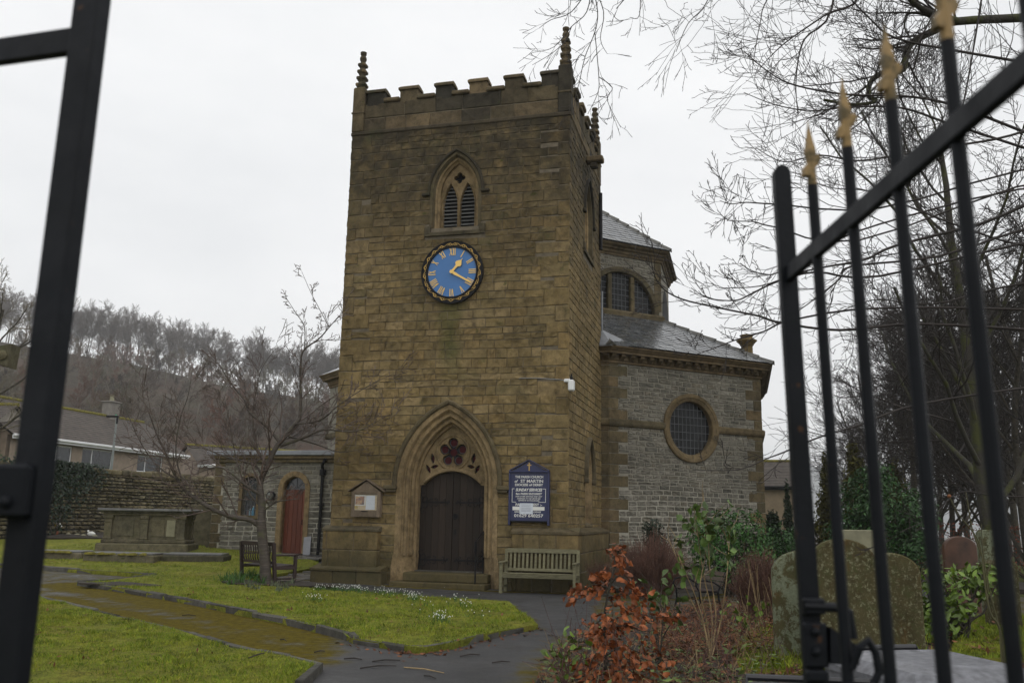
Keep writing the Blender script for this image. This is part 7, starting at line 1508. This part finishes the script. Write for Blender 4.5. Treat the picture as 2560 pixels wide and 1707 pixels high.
# round-leaved shrub and seedling stems
def leafy(label, base_px, base_d, stems_px, nleaf, size, mat, seed, region, stemmat):
    b0 = np.array(atd(*base_px, base_d)); b0[2] = zR(b0[0], b0[1]) if inpoly(b0[:2], bedR) else .05; o = empty('leafy_shrub', tuple(b0)); tag(o, label, 'shrub'); r = random.Random(seed); T = Twigs(); ends = []
    for pts in stems_px:
        q = smoothline([VEC((0, 0, 0))]+[VEC(atd(x, y, base_d+r.uniform(-.15, .15)))-VEC(b0) for x, y in pts], 4); T.line([tuple(v) for v in q], .010, .003)
        ends += q[len(q)//2:]
        for k_ in range(4): s0 = q[r.randrange(len(q)//3, len(q))]; e = s0+VEC((r.gauss(0, .12), r.gauss(0, .1), r.uniform(.05, .3))); T.line([tuple(s0), tuple(s0.lerp(e, .5)+rvec(r)*.015), tuple(e)], .004, .002); ends.append(e)
    T.build('stems', stemmat, o, 5, True); c = []
    while len(c) < nleaf:
        e = r.choice(ends); px_ = proj(np.array(e)+b0)
        if region[0] < px_[0] < region[2] and region[1] < px_[1] < region[3]: c.append(tuple(e+rvec(r)*.05))
    c = np.array(c); k = len(c); u = np.stack([RNG.normal(0, .6, k), RNG.normal(0, .6, k), RNG.normal(-.6, .4, k)], 1); u /= np.linalg.norm(u, axis=1, keepdims=True); nn = np.cross(u, RNG.normal(size=(k, 3))+np.array([0, -1., .3])); nn /= np.linalg.norm(nn, axis=1, keepdims=True); leaf_objs((c, u, np.cross(nn, u), nn, RNG.uniform(*size, (k, 1)), .8), leaf_variants(.85), mat, o)
leafy('tall thin shrub with rounded green leaves near its tips', (1775, 1640), 10.4, [[(1760, 1560), (1735, 1480), (1700, 1400), (1690, 1340)], [(1780, 1540), (1760, 1440), (1745, 1340), (1735, 1270)], [(1790, 1540), (1775, 1430), (1770, 1330), (1765, 1280)], [(1800, 1560), (1815, 1460), (1822, 1370), (1825, 1325)], [(1770, 1570), (1750, 1470), (1765, 1370), (1758, 1230)], [(1765, 1580), (1715, 1470), (1690, 1390), (1672, 1350)]], 85, (.08, .14), ROUNDLEAF, 51, (1690, 1260, 1835, 1450), STRAW)
leafy('low shrub with rounded green leaves behind the beech sapling', (1650, 1640), 9.6, [[(1640, 1580), (1650, 1520), (1655, 1460)], [(1655, 1580), (1665, 1510), (1672, 1470)], [(1645, 1590), (1630, 1540), (1610, 1500)], [(1655, 1600), (1690, 1540), (1700, 1510)]], 40, (.07, .11), ROUNDLEAF, 52, (1590, 1450, 1720, 1560), BARK)
leafy('small yellow-green seedling shrub at the path edge', (1415, 1720), 8.4, [[(1410, 1680), (1405, 1655)], [(1420, 1680), (1425, 1640)], [(1400, 1690), (1390, 1665)], [(1430, 1690), (1450, 1650)], [(1405, 1670), (1420, 1610), (1430, 1590)]], 46, (.05, .09), AUCUBA, 53, (1370, 1585, 1480, 1707), REDTWIG)
leafy('yellowish low plant below the brown twiggy bush', (1880, 1600), 11.8, [[(1860, 1560), (1850, 1530)], [(1890, 1560), (1900, 1520)], [(1875, 1570), (1880, 1530)], [(1840, 1580), (1820, 1560)]], 40, (.06, .10), AUCUBA, 54, (1790, 1500, 1950, 1620), STRAW)
# thorny stems in front of the aucuba
rs = np.array(atd(2505, 1660, 6.6)); rs[2] = 0.05; o = empty('rose_bush', tuple(rs)); tag(o, 'few bare thorny rose stems standing behind the gate bars', 'shrub'); T = Twigs()
for pts, w_ in (([(2505, 1600), (2475, 1530), (2460, 1440), (2455, 1390), (2440, 1340), (2400, 1290), (2375, 1245)], .009), ([(2455, 1390), (2430, 1320), (2420, 1260), (2415, 1230)], .006), ([(2470, 1480), (2458, 1380), (2453, 1310)], .006), ([(2500, 1600), (2515, 1560), (2510, 1590)], .005), ([(2504, 1610), (2480, 1500), (2470, 1430), (2500, 1370)], .006)):
    T.line([tuple(v) for v in smoothline([VEC((0, 0, -.1))]*(pts[0][1] > 1590)+[VEC(atd(x, y, 6.6))-VEC(rs) for x, y in pts], 4)], w_, .003)
T.build('stems', simple('rose_stem', (.075,.07,.025), .6, 0, .5, 3, 0), o, 6, True); e = VEC(atd(2373, 1240, 6.6))-VEC(rs); link('rose_hip', MB().lathe([(.006, -.012), (.014, -.004), (.014, .006), (.006, .014)], tuple(e), 8).mesh('rose_hip'), LITTER, o)
# bed litter: bracken, straw, small leaves
def inbed(x0, y0, x1, y1, h=.06):
    def f():
        while True:
            p = atz(random.uniform(x0, x1), random.uniform(y0, y1), .06)
            if inpoly(p[:2], bedR): return (p[0], p[1], zR(p[0], p[1])+random.random()**2*h+.01)
    return f
scatter_leaves('bracken_litter', 6000, inbed(1640, 1515, 1960, 1650, .20), (.03, .11), LITTER, 'heap of red-brown dead bracken in the flower bed', 'bracken', .35, .10)
scatter_leaves('leaf_litter', 1800, inbed(1330, 1560, 2000, 1790, .10), (.02, .06), LITTER, 'brown leaf litter under the beech sapling')
scatter_leaves('ground_cover', 1500, inbed(1350, 1570, 1960, 1790, .22), (.025, .055), _leaf('bramble_leaf', (.09,.13,.03), .5, .6), 'low green bramble leaves in the flower bed', 'ground cover', .3)
scatter_leaves('ground_cover', 900, inbed(1990, 1480, 2600, 1720, .12), (.03, .07), LITTER, 'leaf litter around the headstones')
def strawf(x0, y0, x1, y1): 
    f = inbed(x0, y0, x1, y1, .02); return f
V = Twigs(); r = random.Random(61)
for i in range(330):
    p = VEC(inbed(1350, 1560, 1960, 1760, .02)()); h = r.uniform(.08, .45)*r.random()**.5; t = p+VEC((r.gauss(0, .13), r.gauss(0, .1), h)); V.line([tuple(p), tuple(p.lerp(t, .5)+rvec(r)*.02), tuple(t)], .0035, .0018)
for i in range(26): p = VEC(inbed(1840, 1530, 1960, 1600, .02)()); t = p+VEC((r.gauss(0, .12), r.gauss(0, .05), r.uniform(.5, 1.0))); V.line([tuple(p), tuple(p.lerp(t, .6)+rvec(r)*.03), tuple(t)], .005, .0025)
stuff(V.build('dead_stems', STRAW, None, 3), 'thin dead stems standing in the flower bed', 'dead stems')

tufts('grass_tufts', [(*atd(x, 1640, d)[:2], .10) for x, d in ((1950, 10.2), (1985, 10.2), (2020, 10.2), (2060, 9.6), (2100, 9.6), (2140, 9.6), (2180, 9.6), (2215, 10.8), (2260, 10.8), (2300, 10.8), (2340, 12), (2400, 12.4))], 40, (.06, .2), BLADE, 'rough grass tufts growing at the feet of the round headstones', .006, .16, 'grass')
V = Twigs(); r = random.Random(71)
for i in range(110):
    p = VEC(inbed(1340, 1570, 1980, 1760, .02)()); h = r.uniform(.15, .75); t = p+VEC((r.gauss(0, .2), r.gauss(0, .15), h)); mid = p.lerp(t, .5)+rvec(r)*.05; V.line([tuple(p), tuple(mid), tuple(t)], .004, .002)
    for j in range(3): q = p.lerp(t, r.uniform(.3, .9)); e = q+rvec(r)*.09+VEC((0, 0, .06)); V.line([tuple(q), tuple(e)], .0022, .0016)
stuff(V.build('bare_stems', REDTWIG, None, 3), 'tangle of thin bare reddish stems in the flower bed', 'bare stems')
# ------------------------------------------------------------------ drystone wall, houses, hillside, haze
wl = np.array(atd(60, 1345, 34.5)); wl[2] = .5; wr_ = np.array(atd(560, 1332, 46.5)); wr_[2] = .8
u = (wr_-wl); u[2] = 0; WL = np.linalg.norm(u); u /= WL; WB = .45; WT = 3.42
dw = empty('drystone_wall', tuple(wl), math.atan2(u[1], u[0])); tag(dw, 'tall mossy drystone wall with a rough coping behind the tombs', 'wall')
WW = lambda p: wl+u*p[0]+np.array([-u[1], u[0], 0])*p[1]+np.array([0, 0, p[2]])
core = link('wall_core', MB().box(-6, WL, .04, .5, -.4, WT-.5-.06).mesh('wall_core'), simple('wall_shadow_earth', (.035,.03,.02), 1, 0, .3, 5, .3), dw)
rr = courses(-6, WL, -.3, WT-.5-.28, (.10, .19), (.20, .55), None, None, 81); r = random.Random(82); DV = [block(200+i, 3, 2, .7, (.12, .22), .45) for i in range(10)]
ms = []
for a, b, c, e in rr: ms.append(lookm(((a+b)/2, .03+r.uniform(-.03, .02), (c+e)/2), (1, 0, r.gauss(0, .03)), (0, 1, 0), (r.gauss(0, .03), 0, 1), (b-a)*r.uniform(.82, .98), .09, (e-c)*r.uniform(.75, .95)))
pieces('stone', DV, ms, DRYSTONE, dw, np.zeros(3), WW, 'stone_courses', 300)
x = -6; r = random.Random(83)
while x < WL: w_ = r.uniform(.4, .8); link('coping_stone', MB().cbox(x, x+w_-.02, -.04+r.uniform(-.03, .02), .5, WT-.5-.28, WT-.5+r.uniform(-.05, .05), .05).mesh('coping_stone'), DRYSTONE, dw); x += w_
iv = empty('ivy', tuple(WW((1.3, -.02, 0)))); iv.rotation_euler = (0, 0, math.atan2(u[1], u[0])); tag(iv, 'dark ivy hanging down the drystone wall', 'ivy'); k = 3000
cx_ = RNG.normal(0, 1.15, k); cz_ = 3.05-np.abs(RNG.normal(0, 1.15, k))*(1-.2*np.abs(cx_)); c = np.stack([cx_, RNG.uniform(-.16, .02, k), cz_-.0], 1); c = c[(cz_ > .15) & (cx_ < 2.6)]; k = len(c); d = RNG.normal(size=(k, 3))*.5+np.array([0, -1, .3]); d /= np.linalg.norm(d, axis=1, keepdims=True); uu = np.cross(d, RNG.normal(size=(k, 3))); uu /= np.linalg.norm(uu, axis=1, keepdims=True); leafmesh('foliage', (c, uu, np.cross(d, uu), d, RNG.uniform(.08, .16, (k, 1)), .8), IVY, iv)
stems(iv, (0, 0, 0), [(RNG.normal(0, 1.2), 0, RNG.uniform(1.2, 3)) for i in range(14)], .02, .006, BARK)
GREYREN = simple('grey_render', (.19,.175,.155), .9, 0, .2, 4, .3)
# ---- houses beyond the wall
def house(name, label, A, az, L_, D_, ze, zr, z0, wins, chim=None, wallm=RENDER, hip=True, gut=None):
    """A: eave corner (x,y); az: direction of the eave; depth goes to the right-hand normal away from the viewer"""
    t = empty(name, (A[0], A[1], z0), az); tag(t, label, 'house'); P_ = lambda n_, q, m_, p=None: link(n_, q.mesh(n_), m_, p or t); E_, R_ = ze-z0, zr-z0; s_ = 1
    w_ = MB(); outer = [(0, 0), (L_, 0), (L_, E_), (0, E_)]; holes = [[(a, c), (b, c), (b, e), (a, e)] for a, b, c, e in wins]; w_.panel(outer, holes, 0, .18); w_.box(0, L_, .25, D_, 0, E_)
    wl_ = P_('wall', w_, wallm)
    for gx_ in (0, L_): P_('gable_wall', MB().add([(gx_, 0, E_), (gx_, D_, E_), (gx_, D_/2, R_-.05)], [(0, 1, 2)]), wallm)
    hp = 0 if not hip else 0; q = MB(); n_ = 16
    for sd, y0 in ((0, -.35), (1, D_+.35)):
        for k in range(n_):
            f0, f1 = k/n_, (k+1)/n_; ya, yb = y0+(D_/2-y0)*f0, y0+(D_/2-y0)*f1; za, zb = E_-.02+(R_-E_)*f0, E_-.02+(R_-E_)*f1; q.add([(-.25, ya, za+.045), (L_+.25, ya, za+.045), (L_+.25, yb, zb+.02), (-.25, yb, zb+.02), (-.25, ya, za), (L_+.25, ya, za)], [(0, 1, 2, 3), (4, 5, 1, 0)])
    rf = P_('roof', q, ROOFT); P_('ridge_tiles', MB().tube([(-.25, D_/2, R_+.03), (L_+.25, D_/2, R_+.03)], .11, 8), MOSSY, rf)
    P_('gutter', MB().cbox(-.25, L_+.25, -.48, -.34, E_-.10, E_+.03, .02).box(-.25, L_+.25, -.34, -.30, E_-.22, E_-.02), gut or UPVC)
    for (a, b, c, e) in wins:
        f_ = MB(); fw = .06
        for bx_ in ((a, b, c, c+fw), (a, b, e-fw, e), (a, a+fw, c+fw, e-fw), (b-fw, b, c+fw, e-fw), (a+(b-a)*.32, a+(b-a)*.32+fw, c+fw, e-fw)): f_.box(bx_[0], bx_[1], .06, .13, bx_[2], bx_[3])
        f_.box(a-.06, b+.06, -.06, .1, c-.06, c); wn_ = P_('window', f_, UPVC)
        for g0, g1 in ((a+fw, a+(b-a)*.32), (a+(b-a)*.32+fw, b-fw)): P_('pane', MB().box(g0, g1, .09, .10, c+fw, e-fw), DARKGL, wn_)
    if chim: x_, w2 = chim; cc = P_('chimney', MB().box(x_-w2, x_+w2, D_/2-.35, D_/2+.35, R_-.5, R_+.95).cbox(x_-w2-.08, x_+w2+.08, D_/2-.43, D_/2+.43, R_+.95, R_+1.05, .02), GREYREN, rf); P_('chimney_pot', MB().lathe([(.16, R_+1.05), (.13, R_+1.5)], (x_, D_/2, 0), 10), GRAVE_P, cc)
    return t
AZH = math.radians(77.5); a0 = np.array(atd(146.7, 1100, 50.)); h1 = np.array([math.cos(AZH), math.sin(AZH), 0]); nh = np.array([-h1[1], h1[0], 0]); ze = a0[2]
def hx(px): # distance along the eave of a pixel column
    d = ray(px, 1150); A2 = np.array([[d[0], -h1[0]], [d[1], -h1[1]]]); s_ = np.linalg.solve(A2, a0[:2]-CAM[:2]); return s_[1]
xs0 = hx(20); xe = hx(455); A0 = a0+h1*xs0; zb_ = lambda px, py: (CAM+ray(px, py)*np.linalg.solve(np.array([[ray(px, py)[0], -h1[0]], [ray(px, py)[1], -h1[1]]]), a0[:2]-CAM[:2])[0])[2]
z0h = .9; W_ = [(hx(120)-xs0, hx(178)-xs0, zb_(150, 1163)-z0h, zb_(150, 1113)-z0h), (hx(204)-xs0, hx(281)-xs0, zb_(240, 1173)-z0h, zb_(240, 1123)-z0h), (hx(344)-xs0, hx(407)-xs0, zb_(375, 1181)-z0h, zb_(375, 1140)-z0h)]
house('house', 'pinkish house with brown tiled roof and white windows above the drystone wall', A0, AZH, xe-xs0, 7.0, ze, ze+2.35, z0h, W_, (hx(352)-xs0+1.2, .45))
A1 = np.array(atd(-325, 1095, 44.)); house('house', 'brick house gable with brown roof at the left edge behind the gate', (A1[0], A1[1]), math.radians(3), 5.0, 7., A1[2]+.2, A1[2]+2.2, .8, [(1.2, 2.6, .8, 1.9)], None, simple('pale_brickwork', (.30,.27,.23), .9, 0, .2, 6, .3), False)
A2_ = np.array(atd(500, 1160, 66.)); house('house', 'low pale bungalow with mossy ridge seen through the small tree', (A2_[0], A2_[1]), math.radians(35), 14., 7., A2_[2], A2_[2]+1.6, 1.0, [(1.5, 3.2, .7, 1.7), (6, 8, .7, 1.7)], None)
p = np.array(atd(1905, 1300, 62.)); hs = house('house', 'stone house with steep dark roof beyond the nave corner', (p[0]-4.0, p[1]), math.radians(-18), 5.9, 6., atd(1930, 1218, 62.)[2], atd(1930, 1150, 62.)[2], -1.5, [(2.0, 3.0, 1.5, 2.8)], None, simple('buff_stone_wall', (.26,.20,.13), .9, 0, .2, 2, .3), False, BLACK)
# ---- street lamp
lp = np.array(atd(262, 1170, 47.)); zt_ = atd(283, 1043, 47.)[2]; sl_ = empty('street_lamp', (lp[0]+.35, 47., .8)); tag(sl_, 'thin grey street lamp standing in front of the pinkish house', 'street lamp'); LMP = simple('galvanised_steel', (.22,.24,.23), .5, .4, .15, 5, 0)
link('column', MB().tube([(0, 0, 0), (0, 0, 1.6), (0, 0, zt_-.8)], [.075, .07, .05], 10).mesh('column'), LMP, sl_); link('lantern', MB().cbox(-.55, .10, -.09, .09, zt_-.80, zt_-.70, .02).cbox(-.02, .08, -.05, .05, zt_-1.15, zt_-.80, .02).mesh('lantern'), BLACK, sl_); link('sensor_cap', MB().lathe([(.05, 0), (.045, .06), (.02, .09)], (-.05, 0, zt_-.70), 8).mesh('sensor_cap'), simple('green_cap', (.10,.30,.18), .5, 0, .1, 3, 0), sl_)
sh = np.array(atd(12, 1150, 40.)); E_ = [[0, 0, sh[2]-1.2, 1.1, .8, 1.3], [-1.2, 0, sh[2]-1.4, 1., .8, 1.2]]; o = empty('evergreen_bush', (sh[0], 40., .6)); tag(o, 'dark evergreen bush beside the gable at the left edge', 'shrub'); leafmesh('foliage', leafcloud(1300, [[e[0], e[1], e[2]-.3, *e[3:]] for e in E_], (.10, .18), .5, .45, .3, 77), LAUREL, o); stems(o, (0, 0, -.1), [(x, 0, 1.6) for x in (-1.4, -.8, 0, .5)], .03, .01, BARK)
# ---- woodland on the hill
def far_tree(seed, H_, mat, spread=.40, rmin=.020, clear=.30, kids=(15, 8, 6, 3)):
    T = bigtree(seed, H_, mat, kids=kids, rmin=rmin, trunk_r=.20, clear=clear, spread=spread, ang=(.3, .8), up=1.15, wv=.6); J = Twigs(); J.s = T[0].s+T[1].s; A = np.array(J.s); J.s = A; return J
RT = []
for i in range(6):
    J = far_tree(500+i, 15., FARTREE, .46+.04*(i % 3)); o = J.build('bare_tree', FARTREE, None, 3); RT.append(o.data); bpy.data.objects.remove(o)
ST = []
for i in range(4):
    J = far_tree(600+i, 11., FARBROWN, .46, .024, .16, (14, 8, 5, 3)); o = J.build('bare_tree', FARBROWN, None, 3); ST.append(o.data); bpy.data.objects.remove(o)
r = random.Random(91); nrt = 0
for row, (yy, stp) in enumerate(((296, 3.8), (304, 4.5), (314, 5.5))):
    px = -130
    while px < 900:
        u_ = np.interp(px, _rx, _ru); x = u_*yy; y = yy+r.uniform(-4, 4); o = bpy.data.objects.new('bare_tree', RT[r.randrange(6)]); COL.objects.link(o); o.location = (x, y, float(terr(x, y))-.3); s_ = r.uniform(1.0, 1.32); o.scale = (s_*r.uniform(.95, 1.2), s_, s_); o.rotation_euler = (0, 0, r.uniform(0, 6.28)); tag(o, 'tall bare grey tree standing along the crest of the wooded hill', 'tree', 'bare trees along the hill crest'); px += stp*r.uniform(.6, 1.4)*2245/yy; nrt += 1
for i in range(215):
    t = r.random(); y = 95+190*t**.8; px = r.uniform(-200, 900); u_ = np.interp(px, _rx, _ru); x = u_*y; o = bpy.data.objects.new('bare_tree', ST[r.randrange(4)]); COL.objects.link(o); o.location = (x, y, float(terr(x, y))-.3); s_ = r.uniform(.6, 1.0)*(.65 if y < 130 else 1); o.scale = (s_*1.15, s_*1.15, s_); o.rotation_euler = (0, 0, r.uniform(0, 6.28)); tag(o, 'bushy bare brown tree growing on the hillside slope', 'tree', 'bare trees on the hill slope')
# ---- haze
hz = link('haze', MB().box(-2600, 2600, -60, 4300, -40, 150).mesh('haze')); stuff(hz, 'thin grey winter haze in the valley air', 'haze')
hm = bpy.data.materials.new('haze_air'); hm.use_nodes = True; n_ = hm.node_tree; n_.nodes.clear(); vo = n_.nodes.new('ShaderNodeVolumePrincipled'); ou = n_.nodes.new('ShaderNodeOutputMaterial'); n_.links.new(vo.outputs[0], ou.inputs['Volume']); vo.inputs['Density'].default_value = .00045; vo.inputs['Color'].default_value = (.97, .985, 1, 1); hz.data.materials.append(hm)
